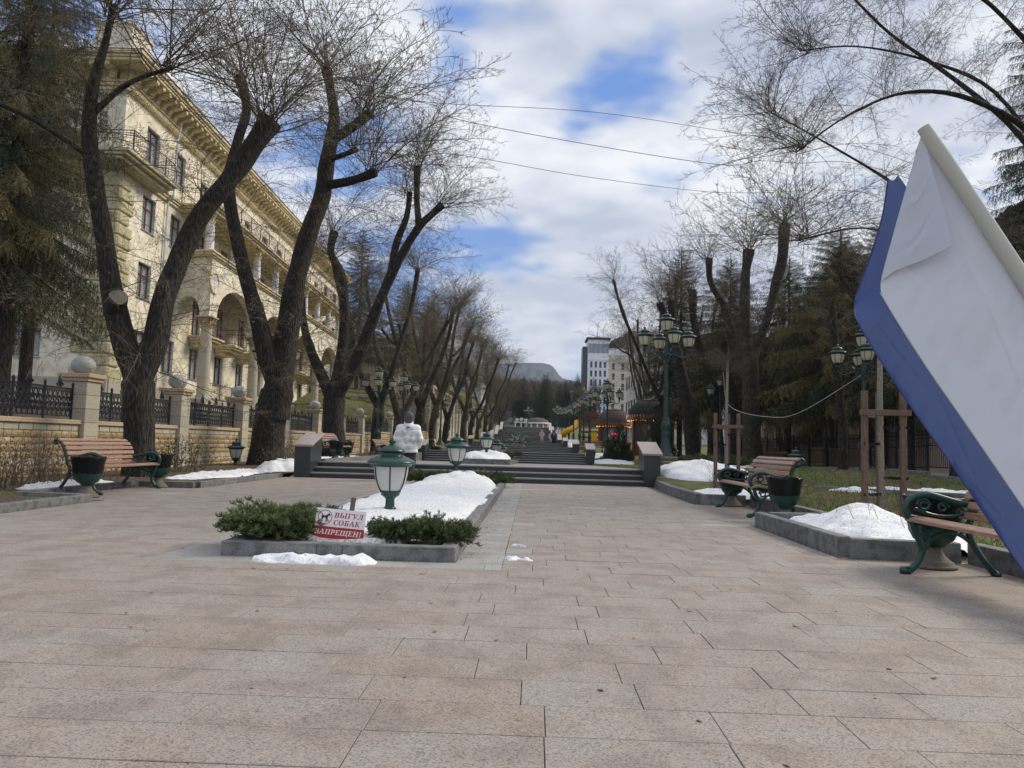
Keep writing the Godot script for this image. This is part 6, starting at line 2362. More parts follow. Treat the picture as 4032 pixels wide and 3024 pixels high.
	m.box(Vector3(0.4, 0.9, 1.1), Vector3(0.7, 1.3, 0.08))
	part(pg, "door_board", m.mesh(), MT.slide_yellow)
	# iron fence along the path
	var proto: Node3D = null
	for i in 18:
		var d := 14.0 + i * 2.4
		var lab := "dark iron fence panel beyond the path, %s counted from the flag" % ORD[i]
		if proto == null: proto = fence_panel(lab, Vector3(14.3, gy(14, d), -d), 2.4)
		else: copy(proto, Vector3(14.3, gy(14, d), -d), 0.0, lab, "dark iron fence panels beyond the path")
	wire("overhead_cable", "thin overhead cable crossing high over the alley, topmost of three", [Vector3(-7.43, 13.6, -25.4), Vector3(-5.06, 14.7, -30), Vector3(2.55, 16.1, -34), Vector3(11.24, 16.7, -38), Vector3(17.9, 16.8, -40), Vector3(27.0, 10.9, -36.0)], 0.012, MT.wire)
	wire("overhead_cable", "sagging overhead cable crossing over the alley, middle of three", [Vector3(-7.3, 12.9, -25.4), Vector3(-4.47, 14.57, -30), Vector3(-3.44, 14.38, -31), Vector3(2.78, 14.5, -34), Vector3(8.68, 14.5, -36), Vector3(10.72, 15.1, -37), Vector3(12.86, 15.4, -38), Vector3(17.9, 15.9, -40), Vector3(27.0, 10.8, -37.0)], 0.014, MT.wire)
	wire("overhead_cable", "overhead cable crossing over the alley, lowest of three", [Vector3(-5.2, 12.6, -32), Vector3(-4.1, 13.3, -32), Vector3(1.8, 13.5, -35), Vector3(7.8, 13.9, -38), Vector3(11.1, 14.5, -40), Vector3(18.7, 15.2, -42), Vector3(27.0, 10.7, -38.0)], 0.012, MT.wire)
	wire("pale_cable", "pale sagging cable between the far young tree and the lamp by the flag", [Vector3(4.0, 2.6, -16.4), Vector3(5.31, 2.13, -21.0), Vector3(6.42, 1.9, -21.5), Vector3(7.55, 2.08, -22.0), Vector3(9.83, 3.3, -23.4)], 0.007, MT.pale_wire)

const TREE_A := [[[-8.49, 0.02, -16.5, 0.357], [-8.54, 0.74, -16.5, 0.328], [-8.57, 1.54, -16.5, 0.318], [-8.63, 2.05, -16.5, 0.357]],
	[[-8.63, 2.05, -16.5, 0.278], [-9.0, 3.04, -16.4, 0.257], [-9.27, 4.14, -16.3, 0.235], [-9.48, 5.34, -16.2, 0.214], [-9.67, 6.34, -16.1, 0.194], [-9.82, 7.44, -16.0, 0.164], [-9.75, 8.43, -15.9, 0.134], [-9.48, 9.43, -15.8, 0.086], [-9.3, 10.21, -15.7, 0.057]],
	[[-8.63, 2.05, -16.5, 0.278], [-8.38, 2.98, -16.6, 0.28], [-8.28, 3.93, -16.7, 0.261], [-8.02, 5.01, -16.8, 0.253], [-7.65, 5.95, -16.9, 0.244], [-7.15, 6.74, -17.0, 0.235], [-6.64, 7.61, -17.1, 0.226], [-6.28, 8.3, -17.2, 0.217]],
	[[-9.78, 7.9, -16.0, 0.08], [-8.9, 8.5, -15.8, 0.055], [-7.9, 8.75, -15.6, 0.035]],
	[[-9.72, 6.9, -16.05, 0.07], [-10.9, 7.6, -15.3, 0.05], [-12.4, 7.9, -14.6, 0.03]]]
const TREE_B := [[[-8.59, -0.03, -24.7, 0.594], [-8.57, 1.19, -24.7, 0.505], [-8.32, 2.4, -24.7, 0.505]],
	[[-8.32, 2.4, -24.7, 0.297], [-8.65, 3.58, -24.5, 0.324], [-9.12, 5.2, -24.3, 0.278], [-9.55, 6.81, -24.1, 0.247], [-9.88, 8.14, -24.0, 0.217], [-10.02, 9.28, -24.0, 0.202], [-9.83, 10.64, -24.1, 0.174], [-9.65, 11.7, -24.2, 0.16], [-9.94, 12.79, -24.2, 0.146]],
	[[-8.32, 2.4, -24.7, 0.446], [-8.18, 4.4, -24.9, 0.405], [-8.0, 6.28, -25.0, 0.361], [-7.67, 7.88, -25.1, 0.332], [-7.33, 9.19, -25.2, 0.303], [-7.22, 10.52, -25.3, 0.259], [-7.08, 11.86, -25.4, 0.214], [-7.24, 12.84, -25.4, 0.168], [-7.43, 13.67, -25.4, 0.153]],
	[[-7.27, 9.51, -25.2, 0.182], [-6.28, 9.62, -25.0, 0.15], [-5.44, 9.85, -24.8, 0.119]],
	[[-7.21, 10.44, -25.3, 0.122], [-6.58, 10.56, -25.1, 0.091], [-6.14, 10.71, -25.0, 0.075]],
	[[-7.11, 11.21, -25.4, 0.199], [-6.41, 11.54, -25.2, 0.167], [-5.75, 11.98, -25.0, 0.135]]]
const TREE_C := [[[-8.46, 0.1, -32.7, 0.512], [-8.56, 1.74, -32.7, 0.453], [-8.56, 2.63, -32.7, 0.472]],
	[[-8.64, 2.53, -32.7, 0.275], [-9.21, 3.89, -32.5, 0.235], [-9.67, 4.96, -32.4, 0.214], [-9.95, 6.04, -32.3, 0.175], [-10.06, 7.02, -32.2, 0.136]],
	[[-8.56, 2.63, -32.7, 0.295], [-8.39, 4.76, -32.9, 0.257], [-8.34, 6.39, -33.0, 0.238], [-8.56, 8.03, -33.0, 0.218], [-9.08, 9.15, -33.0, 0.179], [-8.97, 10.09, -33.0, 0.159]],
	[[-8.56, 2.63, -32.7, 0.334], [-7.7, 4.12, -32.4, 0.273], [-6.94, 6.09, -32.2, 0.252], [-6.24, 7.86, -32.0, 0.231], [-5.55, 9.27, -32.0, 0.193], [-5.08, 10.08, -32.0, 0.173], [-4.6, 10.59, -32.0, 0.154], [-4.11, 11.06, -32.0, 0.135]],
	[[-5.08, 10.08, -32.0, 0.154], [-5.22, 11.28, -32.0, 0.135], [-5.23, 12.7, -32.0, 0.135]],
	[[-6.24, 7.86, -32.0, 0.173], [-6.08, 9.31, -32.2, 0.155], [-5.68, 10.56, -32.3, 0.136], [-5.58, 11.68, -32.3, 0.097]]]
const TREE_R3 := [[[10.11, 0.2, -36.0, 0.477], [10.06, 2.95, -36.0, 0.39], [10.02, 4.9, -36.0, 0.39]],
	[[10.02, 4.9, -36.0, 0.303], [9.8, 6.29, -36.0, 0.26], [9.77, 7.95, -36.0, 0.238], [9.81, 9.21, -36.0, 0.238], [9.96, 10.39, -36.0, 0.217]],
	[[10.06, 4.79, -36.0, 0.282], [10.4, 5.82, -36.3, 0.24], [11.01, 7.29, -36.6, 0.22], [11.57, 9.15, -37.0, 0.245], [11.84, 10.23, -37.0, 0.245], [11.93, 11.97, -37.0, 0.223]]]
const TREE_R2 := [[[10.43, 0.1, -40.0, 0.337], [10.3, 3.16, -40.0, 0.289], [9.94, 5.07, -40.0, 0.265]],
	[[9.94, 5.07, -40.0, 0.217], [10.22, 6.41, -40.0, 0.217], [9.88, 8.15, -40.0, 0.193], [9.49, 8.92, -40.0, 0.193], [9.05, 9.8, -40.0, 0.168], [9.0, 10.95, -40.0, 0.168]]]
const TREE_R1 := [[[8.44, 0.1, -41.0, 0.395], [8.2, 2.66, -41.0, 0.345], [7.9, 4.38, -41.0, 0.321], [7.54, 6.1, -41.0, 0.296]],
	[[7.54, 6.1, -41.0, 0.222], [7.35, 7.59, -41.0, 0.197], [7.21, 8.84, -41.0, 0.173]],
	[[7.54, 6.1, -41.0, 0.247], [7.06, 7.92, -41.5, 0.2], [6.68, 8.8, -41.5, 0.175]]]
const TREE_R4 := [[[10.56, 0.1, -44.0, 0.291], [10.15, 4.54, -44.0, 0.265], [9.4, 6.64, -44.0, 0.238]], [[9.4, 6.64, -44.0, 0.238], [9.05, 8.11, -44.0, 0.212], [8.93, 10.09, -44.0, 0.212]]]
# arching tree whose crown enters at the upper right
const TREE_R0 := [[[12.25, 0.79, -17.00, 0.256], [12.25, 3.91, -17.00, 0.216], [12.02, 5.96, -17.00, 0.192]],
	[[12.02, 5.96, -17.00, 0.108], [11.04, 7.86, -16.80, 0.084], [9.44, 8.75, -16.60, 0.060], [7.94, 8.80, -16.40, 0.042], [6.57, 8.17, -16.20, 0.024], [5.41, 7.26, -16.00, 0.012]],
	[[12.02, 6.17, -17.00, 0.096], [10.86, 8.28, -17.30, 0.072], [9.54, 9.67, -17.50, 0.054], [8.16, 10.88, -17.70, 0.036], [7.17, 12.14, -17.90, 0.018]],
	[[12.08, 4.72, -17.00, 0.090], [10.45, 5.46, -17.60, 0.066], [9.10, 6.81, -18.20, 0.048], [8.42, 7.63, -18.50, 0.039], [6.88, 8.75, -18.80, 0.024], [5.74, 9.51, -19.00, 0.012]],
	[[12.07, 4.52, -17.00, 0.072], [9.55, 4.69, -16.60, 0.054], [7.90, 5.47, -16.40, 0.036], [6.84, 5.72, -16.20, 0.024], [5.41, 5.36, -16.00, 0.012]],
	[[12.08, 6.17, -17.00, 0.084], [11.27, 8.89, -16.50, 0.066], [9.94, 10.38, -16.20, 0.048], [8.67, 11.29, -16.00, 0.030]],
	[[11.48, 7.07, -16.90, 0.066], [10.72, 9.54, -17.90, 0.054], [9.27, 10.47, -18.20, 0.036], [7.70, 10.91, -18.40, 0.024], [6.42, 10.89, -18.60, 0.012]]]

func place_trees() -> void:
	limb_tree("near forked tree with a sawn-off stub behind the left bench", TREE_A, [0, 26, 34, 20, 22], {"dens": 1.15, "len": 4.0})
	var stub := MB.new()
	bar(stub, [Vector3(-0.72, 3.55, 0.16), Vector3(-0.5, 3.75, 0.42), Vector3(-0.42, 3.83, 0.55)], 0.2, 14, 4)
	var ta := get_node("pollarded_tree")
	part(ta, "sawn_stub", stub.mesh(), MT.bark)
	stub = MB.new()
	stub.lathe([Vector2(0, 0.012), Vector2(0.17, 0.01), Vector2(0.19, 0.0)], 20)
	var cutf := part(ta, "cut_face", stub.mesh(), MT.cut_wood)
	cutf.transform = Transform3D(Basis(Quaternion(Vector3.UP, Vector3(0.35, 0.35, 0.87).normalized())), Vector3(-0.418, 3.832, 0.558))
	limb_tree("large tree with two dark leaning limbs and cut stubs, second from the left", TREE_B, [0, 24, 26, 20, 10, 20], {"dens": 1.15, "len": 4.3})
	limb_tree("third large forked tree leaning its long limb towards the steps", TREE_C, [0, 12, 14, 22, 22, 16], {"dens": 1.1, "len": 3.9})
	var ld := [41.5, 48.0, 57.0, 65.0, 74.0, 83.0, 93.0, 105.0, 120.0, 136.0]
	var words := ["fourth", "fifth", "sixth", "seventh", "eighth", "ninth", "tenth", "eleventh", "twelfth", "thirteenth"]
	for i in ld.size():
		v_tree("pruned tree, %s of the left row counted from the camera" % words[i], -8.5 + (0.9 if i > 4 else 0.0), ld[i], 12.5 - (1.5 if i < 2 else 0.0), 500 + i * 7, 0.7 if i > 2 else 0.3, {"dens": 1.25, "len": 3.3, "head": 24, "limbs": 3 if i > 1 else 2, "bark": "bark_moss" if i % 2 else "bark"})
	limb_tree("twin-topped pruned tree on the right lawn before the dark conifers", TREE_R3, [0, 22, 26], {"dens": 1.1, "len": 3.8, "bark": "bark_moss"})
	limb_tree("crooked single-stemmed pruned tree beside the twin-topped tree", TREE_R2, [0, 30], {"dens": 0.8, "len": 3.4, "shoots": bare_shoots})
	limb_tree("leaning pruned tree behind the tall right lamp post", TREE_R1, [0, 20, 20], {"dens": 0.9, "len": 3.2})
	limb_tree("thin straight-topped pruned tree with bare shoots right of the lamp post", TREE_R4, [0, 34], {"dens": 0.7, "len": 3.6, "shoots": bare_shoots})
	limb_tree("wide arching tree whose branches hang over the flag", TREE_R0, [0, 16, 16, 16, 14, 14, 14], {"dens": 2.0, "len": 2.2, "called": "arching_tree", "group": "trees behind the flag"})
	var rd := [[8.9, 52.0], [9.6, 62.0], [10.4, 69.0], [11.4, 76.0], [12.6, 84.0], [13.6, 92.0], [15.0, 100.0], [17.0, 113.0], [19.5, 130.0], [14.0, 66.0], [13.0, 57.0], [16.5, 82.0]]
	for i in rd.size():
		v_tree("pruned tree on the kiosk side, %s counted from the tall right lamp" % ORD[i], rd[i][0], rd[i][1], 12.5, 700 + i * 11, -0.5, {"dens": 0.8, "len": 3.3, "head": 18, "r": 0.24, "group": "pollarded trees behind the kiosks", "bark": "bark_moss" if i % 3 else "bark"})
	var thin := MB.new()
	thin.tube(PackedVector3Array([Vector3(0, -0.2, 0), Vector3(0.02, 1.5, 0), Vector3(-0.15, 3.0, 0), Vector3(-0.3, 5.5, 0)]), PackedFloat32Array([0.17, 0.135, 0.13, 0.1]), 12, true, 0.1, nz)
	var tt := thing("lawn_tree", "slender grey trunk standing alone on the right lawn", "tree", Vector3(9.9, gy(9.9, 25.0), -25.0))
	part(tt, "trunk", thin.mesh(), MT.bark)
	var xs := []
	rng.seed = 3
	for i in 46: xs.append(aim(Vector3(-0.2 - rr(0, 0.1), rr(3.0, 5.5), 0), Vector3(rr(-1, 1), rr(-0.1, 0.8), rr(-1, 1)), rr(1.0, 2.2)))
	multi(tt, "crown", shoots[1], null, xs)
	# conifers
	spruce("huge dark spruce at the left frame edge hiding the building", -13.2, 18.6, 17.5, 2.7, 330, 21, {"kinds": [2, 2], "leaf": ["spruce_olive", "spruce_dark"], "low": 0.22, "droop": -0.5, "bark": "bark"})
	spruce("second spruce behind the huge one, before the building corner", -17.6, 26.0, 17.0, 2.5, 220, 22, {"kinds": [0, 2], "leaf": ["spruce_dark", "spruce_olive"], "low": 0.2, "droop": -0.5, "bark": "bark"})
	spruce("dark pine beyond the far end of the yellow building", -21.5, 92.0, 20.0, 4.5, 220, 23, {"low": 0.2, "leaf": ["spruce_dark", "spruce_dark"]})
	spruce("tall pine above the retaining wall", -15.0, 88.0, 14.0, 3.5, 200, 24, {"low": 0.25, "leaf": ["spruce_olive", "spruce_dark"]})
	spruce("olive conifer above the retaining wall, right of the tall pine", -13.5, 100.0, 15.0, 4.0, 200, 25, {"low": 0.1, "kinds": [0, 2], "leaf": ["spruce_olive", "spruce_olive"]})
	spruce("olive conifer standing before the golden dome", -16.0, 112.0, 15.0, 4.2, 200, 26, {"low": 0.1, "kinds": [0, 2], "leaf": ["spruce_olive", "spruce_olive"]})
	var rs := [[13.4, 34.0, 10.8, 3.6, 250, "thick-trunked brownish conifer in the middle of the right group", 1], [14.0, 29.0, 9.6, 3.2, 250, "olive conifer just left of the flag", 1], [11.6, 46.0, 12.5, 3.6, 280, "dark spruce behind the twin-topped tree", 1], [9.4, 50.0, 14.0, 2.8, 240, "pointed spruce with sky on both sides, left of the twin-topped tree", 0], [16.0, 40.0, 12.0, 4.0, 240, "broad dark conifer behind the pink house gable", 1], [15.2, 34.0, 11.0, 3.6, 220, "brownish conifer behind the flag edge", 1], [19.0, 48.0, 14.0, 4.2, 260, "tall conifer far behind the iron fence", 0], [13.6, 41.5, 11.5, 3.6, 260, "olive conifer right of the twin-topped tree", 1]]
	for i in rs.size():
		var q: Array = rs[i]
		spruce(q[5], q[0], q[1], q[2], q[3], q[4], 40 + i, {"low": 0.33 if q[6] == 1 else 0.2, "kinds": [2, 2] if q[6] == 1 else [0, 1], "leaf": ["spruce_dark", "spruce_olive"] if q[6] == 1 else ["spruce_dark", "spruce_dark"], "droop": -0.4, "bark": "bark"})
	spruce("tall dark spruce at the right frame edge above the flag", 15.6, 22.5, 17.0, 3.4, 240, 60, {"low": 0.2, "droop": -0.5, "kinds": [0, 2], "leaf": ["spruce_dark", "spruce_dark"]})
	var low_t := MB.new()
	low_t.tube(PackedVector3Array([Vector3(0, -0.2, 0), Vector3(0.0, 1.0, 0), Vector3(-0.1, 4.0, 0)]), PackedFloat32Array([0.42, 0.33, 0.3]), 16, true, 0.12, nz)
	var lt := thing("path_tree", "thick trunk standing at the path edge beside the flag", "tree", Vector3(11.3, gy(11, 20.5), -20.5))
	part(lt, "trunk", low_t.mesh(), MT.bark)
	var pb := v_tree("bare tree on the slope beyond the pavilion", -14.0, 205.0, 13.0, 901, 0.0, {"dens": 1.6, "len": 3.6, "head": 30, "group": "trees on the slope beyond the pavilion", "called": "slope_tree"})
	var pc := spruce("dark spruce on the slope beyond the pavilion", 12.0, 215.0, 15.0, 3.6, 200, 70, {"group": "trees on the slope beyond the pavilion", "called": "slope_spruce"})
	rng.seed = 15
	for i in 96:
		var d := 190.0 + i * 2.6 + rr(-3, 3)
		var x := rr(-0.1, 0.085) * d if i % 4 else rr(-0.3, 0.2) * d
		var cc := copy(pc if i % 3 else pb, Vector3(x, tab(PROF_R, d) - 1.2, -d), rr(0, 6), "dark spruce on the slope beyond the pavilion" if i % 3 else "bare tree on the slope beyond the pavilion", "trees on the slope beyond the pavilion")
		cc.scale = Vector3.ONE * rr(0.75, 1.15)
	thuja("young thuja in the snow before the kiosks, beside a lamp base", Vector3(4.85, gy(4.8, 44), -44.0), 2.5, 0.7, 900, 31)
	thuja("tall young thuja right before the large kiosk", Vector3(6.9, gy(6.9, 42) + 0.15, -42.0), 2.9, 0.65, 900, 32)

func place_furniture() -> void:
	var b0 := make_bench("wooden bench with two urn bins before the forked tree", Vector3(-7.03, 0.0, -12.75), 0.0)
	copy(b0, Vector3(3.46, 0.0, -12.1), PI, "wooden bench facing the bed, middle of the right side", "park benches with green iron sides")
	copy(b0, Vector3(3.36, 0.0, -5.42), PI, "wooden bench partly hidden by the flag", "park benches with green iron sides")
	copy(b0, Vector3(-6.5, 0.3, -25.2), 0.0, "bench behind the left granite block above the first steps", "park benches with green iron sides")
	copy(b0, Vector3(-6.5, 0.15, -33.5), 0.0, "further bench above the first steps, below the ball-topped pillar", "park benches with green iron sides")
	copy(b0, Vector3(-6.4, 0.1, -46.5), 0.0, "bench beside the second flight of steps", "park benches with green iron sides")
	copy(b0, Vector3(4.6, gy(4.6, 62) + 0.0, -62.0), PI * 0.5, "brown bench seen from behind at the first thuja", "park benches with green iron sides")
	copy(b0, Vector3(6.8, gy(6.8, 62) + 0.0, -62.0), PI * 0.5, "brown bench seen from behind under the large kiosk", "park benches with green iron sides")
	copy(b0, Vector3(12.4, gy(12.4, 41), -41.0), 2.0, "bench on the path between the clipped bushes", "park benches with green iron sides")
	make_bin("urn bin at the near end of the left bench", Vector3(-6.62, 0, -11.35))
	make_bin("urn bin at the far end of the left bench", Vector3(-6.85, 0, -14.0))
	make_bin("urn bin at the near end of the right middle bench", Vector3(3.42, 0, -10.62))
	make_bin("urn bin behind the far arm of the right middle bench", Vector3(3.4, 0, -13.3))
	make_bin("urn bin behind the arm of the bench by the flag", Vector3(3.42, 0, -6.72))
	make_bin("urn bin before the bench at the left granite block", Vector3(-6.15, 0.3, -24.0))
	make_bin("urn bin past the bench at the left granite block", Vector3(-6.45, 0.28, -26.6))
	make_bin("urn bin before the further bench above the first steps", Vector3(-6.15, 0.15, -32.2))
	make_bin("urn bin at the second flight of steps on the right", Vector3(3.5, 0.05, -46.0))
	var l0 := make_lamp("tall five-lantern lamp post behind the right granite block", Vector3(4.16, 0.4, -24.4), 0.5)
	var g := "five-lantern street lamps"
	var lr := [45.8, 60.0, 67.0, 73.0, 84.0, 95.0, 106.0, 118.0, 131.0, 146.0]
	var ow := ["second", "third", "fourth", "fifth", "sixth", "seventh", "eighth", "ninth", "tenth", "eleventh"]
	for i in lr.size():
		copy(l0, Vector3(4.35, gy(4.3, lr[i]) - 0.05, -lr[i]), 0.5 + i * 0.2, "lamp post, %s of the right row up the alley" % ow[i], g)
	var ll := [[-9.55, 28.0], [-8.35, 41.0], [-7.6, 44.5], [-8.6, 71.0], [-8.1, 92.0], [-8.0, 108.0], [-7.9, 122.0], [-7.9, 137.0], [-7.9, 150.0]]
	var lw := ["nearest left lamp post, half hidden by the big leaning tree", "lamp post behind the fourth tree of the left row", "lamp post behind the fifth tree of the left row", "lamp post before the tall stone retaining wall", "lamp post, fifth of the left row up the alley", "lamp post, sixth of the left row up the alley", "lamp post, seventh of the left row up the alley", "lamp post, eighth of the left row up the alley", "lamp post, last of the left row up the alley"]
	for i in ll.size():
		copy(l0, Vector3(ll[i][0], gy(ll[i][0], ll[i][1]) - 0.05, -ll[i][1]), 0.2 + i * 0.3, lw[i], g)
	copy(l0, Vector3(10.1, gy(10.1, 42) + 0.1, -42.0), 0.9, "lamp post among the conifers behind the far young tree", g)
	copy(l0, Vector3(9.95, gy(9.95, 23.5) - 0.5, -23.5), 0.1, "lamp post on the right lawn beside the flag", g)
	copy(l0, Vector3(-1.2, 4.0, -158.0), 0.1, "lone lamp post before the far pavilion", g)
	var k0 := make_bollard("large bollard lamp in the snowy bed, nearest of all", Vector3(-1.66, 0.16, -9.05))
	g = "low green bollard lamps"
	var bl := [[-1.66, 0.36, 16.8, "bollard lamp on the snow mound at the far end of the bed"], [-1.66, 0.62, 27.5, "bollard lamp in the second bed, nearest of its row"], [-1.6, 0.42, 34.0, "bollard lamp in the second bed, second of its row"], [-1.66, 0.2, 42.0, "bollard lamp in the second bed, half hidden behind two others"], [-1.66, 0.95, 57.0, "bollard lamp in the third bed, nearest of its row"], [-1.5, 0.8, 62.5, "bollard lamp in the third bed, lowest of its row"], [-1.66, 1.3, 78.0, "bollard lamp in the fourth bed, highest of its row"], [-1.2, 1.1, 84.5, "bollard lamp in the fourth bed, last of its row"], [-2.1, 1.95, 112.0, "far bollard lamp beside dark bushes near the top of the steps"], [-9.4, 0.1, 24.2, "bollard lamp before the third wall pillar at the left"], [9.1, 0.3, 27.0, "bollard lamp on the lawn behind the right bench"], [8.9, 0.3, 49.0, "bollard lamp beside the plinth of the tall right lamp"], [-8.1, 0.35, 52.0, "bollard lamp at the foot of the left trees beyond the second steps"]]
	for q in bl: copy(k0, Vector3(q[0], q[1] - 0.02, -q[2]), 0.3, q[3], g)
	stake_tree("young tree with three brown stakes beside the right snow pile", Vector3(4.5, 0.08, -10.15), 1.68, 3.3, 1)
	stake_tree("young tree with three brown stakes behind the right middle bench", Vector3(4.05, 0.1, -16.35), 1.62, 2.75, 2)

func place_beds() -> void:
	bed("long kerbed bed with snow, junipers and two bollard lamps", 6.22, 17.75, -2.5, -0.6, 0.0, 0.0, 0.115)
	bed("second kerbed bed above the first steps", 24.0, 38.0, -2.6, -0.7, 0.32, 0.04, 0.16)
	bed("third kerbed bed above the second steps", 55.2, 66.0, -2.6, -0.7, 0.83, 0.68, 0.2)
	bed("fourth kerbed bed above the third steps", 72.6, 84.0, -2.6, -0.7, 1.1, 0.9, 0.2)
	bed("fifth kerbed bed near the top of the steps", 106.8, 116.0, -3.4, 0.2, 1.93, 1.8, 0.25)
	kerb("bed_kerb", "grey granite kerb stepping around the right bench niches", [Vector2(3.95, -3.0), Vector2(3.95, -7.06), Vector2(2.91, -7.2), Vector2(2.88, -9.9), Vector2(3.8, -10.02), Vector2(3.8, -13.42), Vector2(2.93, -13.55), Vector2(2.9, -16.4), Vector2(3.05, -18.9)], 0.18, 0.13)
	kerb("bed_kerb", "low grey granite kerb stepping around the left bench niche", [Vector2(-6.2, -5.0), Vector2(-6.24, -10.76), Vector2(-7.36, -10.88), Vector2(-7.38, -14.1), Vector2(-6.28, -14.25), Vector2(-6.22, -18.95)], 0.1, 0.13)
	kerb("bed_kerb", "long grey kerb cutting diagonally across the right lawn", [Vector2(5.0, -18.3), Vector2(6.05, -17.3), Vector2(8.7, -15.3), Vector2(10.6, -13.8)], 0.14, 0.14, 0.08)
	kerb("bed_kerb", "pale kerb beside the bench above the first steps", [Vector2(-5.55, -20.3), Vector2(-5.55, -38.0)], 0.14, 0.14, 0.3, 0.4)
	# snow
	snow("old snow filling the long middle bed", Vector3(-1.55, 0.09, -12.2), 0.9, 5.6, 0.11, 201, {"pw": 0.35, "rough": 0.28, "bumps": [[-0.1, -4.1, 0.8, 0.16], [0.25, -4.6, 0.5, 0.1], [0.3, 1.6, 0.4, 0.04], [-0.4, -0.8, 0.3, 0.05]]})
	snow("wet snow spilled over the front kerb of the bed", Vector3(-1.66, -0.01, -6.07), 0.52, 0.19, 0.07, 202, {"pw": 0.7, "rough": 0.5, "bumps": [[-0.16, -0.05, 0.12, 0.05]]})
	snow("snow under the dog sign between the junipers", Vector3(-1.55, 0.09, -6.75), 0.5, 0.32, 0.07, 203, {"pw": 0.5, "rough": 0.3, "mat": "dirty_snow"})
	snow("small melting scrap of snow on the grey slabs", Vector3(-0.12, -0.008, -6.45), 0.16, 0.09, 0.02, 204, {"rough": 0.5})
	snow("thin sliver of snow on the grey slabs", Vector3(-0.08, -0.008, -7.3), 0.13, 0.05, 0.016, 205, {"rough": 0.5})
	snow("snow pile in the right bed before the staked tree", Vector3(3.68, 0.08, -8.55), 0.7, 1.35, 0.2, 206, {"pw": 0.7, "rough": 0.45, "bumps": [[0.1, -0.4, 0.35, 0.12], [0.15, 0.5, 0.3, 0.07], [-0.2, 0.1, 0.25, 0.06]]})
	snow("thin snow in the kerbed corner behind the right bench", Vector3(3.75, 0.1, -14.7), 0.75, 1.1, 0.12, 207, {"pw": 0.5, "rough": 0.4})
	snow("large snow pile beside the right granite block", Vector3(4.35, 0.12, -19.8), 1.15, 1.8, 0.38, 208, {"pw": 0.75, "rough": 0.3, "follow": true})
	snow("snow strip along the soil below the leaning double trunk", Vector3(-7.2, 0.05, -18.2), 0.62, 2.6, 0.11, 209, {"pw": 0.6, "rough": 0.5})
	snow("dirty snow heap against the left granite block", Vector3(-6.9, 0.05, -22.0), 0.8, 1.7, 0.36, 210, {"pw": 0.8, "rough": 0.4})
	snow("snow scrap in the left bed at the frame edge", Vector3(-7.3, 0.04, -9.2), 0.3, 0.5, 0.07, 211, {"rough": 0.5})
	snow("snow under the left bench along the kerb", Vector3(-7.9, 0.04, -13.0), 0.35, 1.2, 0.1, 212, {"rough": 0.5})
	snow("snow mound in the second bed around the bollard lamps", Vector3(-1.65, 0.42, -27.2), 0.85, 2.6, 0.32, 213, {"pw": 0.6, "rough": 0.3})
	snow("snow strip behind the benches above the first steps", Vector3(-7.6, 0.1, -29.0), 0.8, 6.0, 0.22, 214, {"pw": 0.5, "rough": 0.4})
	snow("snow patch around the lamp base before the kiosks", Vector3(4.4, 0.03, -43.0), 1.2, 2.4, 0.25, 215, {"pw": 0.7, "rough": 0.4})
	snow("snow patch under the brown benches before the kiosks", Vector3(4.2, 0.1, -51.0), 0.9, 2.0, 0.3, 216, {"pw": 0.7, "rough": 0.4, "follow": true})
	snow("long melting snow bank along the diagonal kerb on the lawn", Vector3(8.0, 0.12, -16.7), 1.7, 0.42, 0.14, 217, {"pw": 0.6, "rough": 0.5})
	snow("thin snow streak on the lawn grass", Vector3(6.6, 0.1, -17.6), 0.7, 0.1, 0.05, 218, {"rough": 0.5})
	snow("small snow patch on the lawn behind the right bench", Vector3(6.6, 0.42, -23.5), 0.9, 0.35, 0.08, 219, {"rough": 0.5, "follow": true})
	snow("small snow patch beside the tall right lamp post", Vector3(8.0, 0.3, -29.0), 0.9, 0.4, 0.1, 220, {"rough": 0.5, "follow": true})
	snow("white snow heap beside the far granite blocks", Vector3(3.6, 0.7, -78.0), 0.6, 1.8, 1.0, 221, {"pw": 0.8, "rough": 0.3})
	snow("snow lying in the third bed at its lamps", Vector3(-1.6, 0.9, -80.0), 0.85, 2.6, 0.35, 222, {"pw": 0.7, "rough": 0.3})
	snow("snow edge of the fifth bed near the top of the steps", Vector3(-1.6, 2.1, -108.5), 1.5, 1.2, 0.12, 223, {"pw": 0.5, "rough": 0.3})
	# junipers
	juniper("large spreading juniper left of the dog sign", Vector3(-2.2, 0.1, -6.75), 0.38, 0.40, 520, 1, Vector3(0.15, 0.1, 0), 0.5)
	juniper("low juniper just right of the dog sign", Vector3(-1.16, 0.1, -6.72), 0.14, 0.28, 230, 2)
	juniper("spreading juniper at the right front corner of the bed", Vector3(-0.78, 0.1, -6.75), 0.2, 0.3, 280, 3, Vector3(0.35, 0, 0.1))
	juniper("juniper at the far left corner of the bed behind the large lamp", Vector3(-2.35, 0.1, -16.9), 0.5, 0.36, 330, 4)
	juniper("juniper at the far right corner of the bed", Vector3(-0.95, 0.1, -17.1), 0.5, 0.38, 330, 5, Vector3(0.2, 0, 0))
	juniper("juniper beside the snow mound of the second bed", Vector3(-0.95, 0.4, -34.5), 0.5, 0.4, 130, 6)
	juniper("juniper at the near end of the third bed", Vector3(-1.4, 0.95, -56.2), 0.9, 0.42, 150, 7)
	juniper("juniper at the near end of the fourth bed", Vector3(-1.1, 1.2, -74.5), 0.9, 0.42, 150, 8)
	juniper("dark bush left of the far bollard lamp", Vector3(-2.6, 2.05, -111.0), 1.0, 1.0, 120, 9)
	juniper("dark bush right of the far bollard lamp", Vector3(-0.8, 2.05, -111.0), 1.0, 1.0, 120, 10)
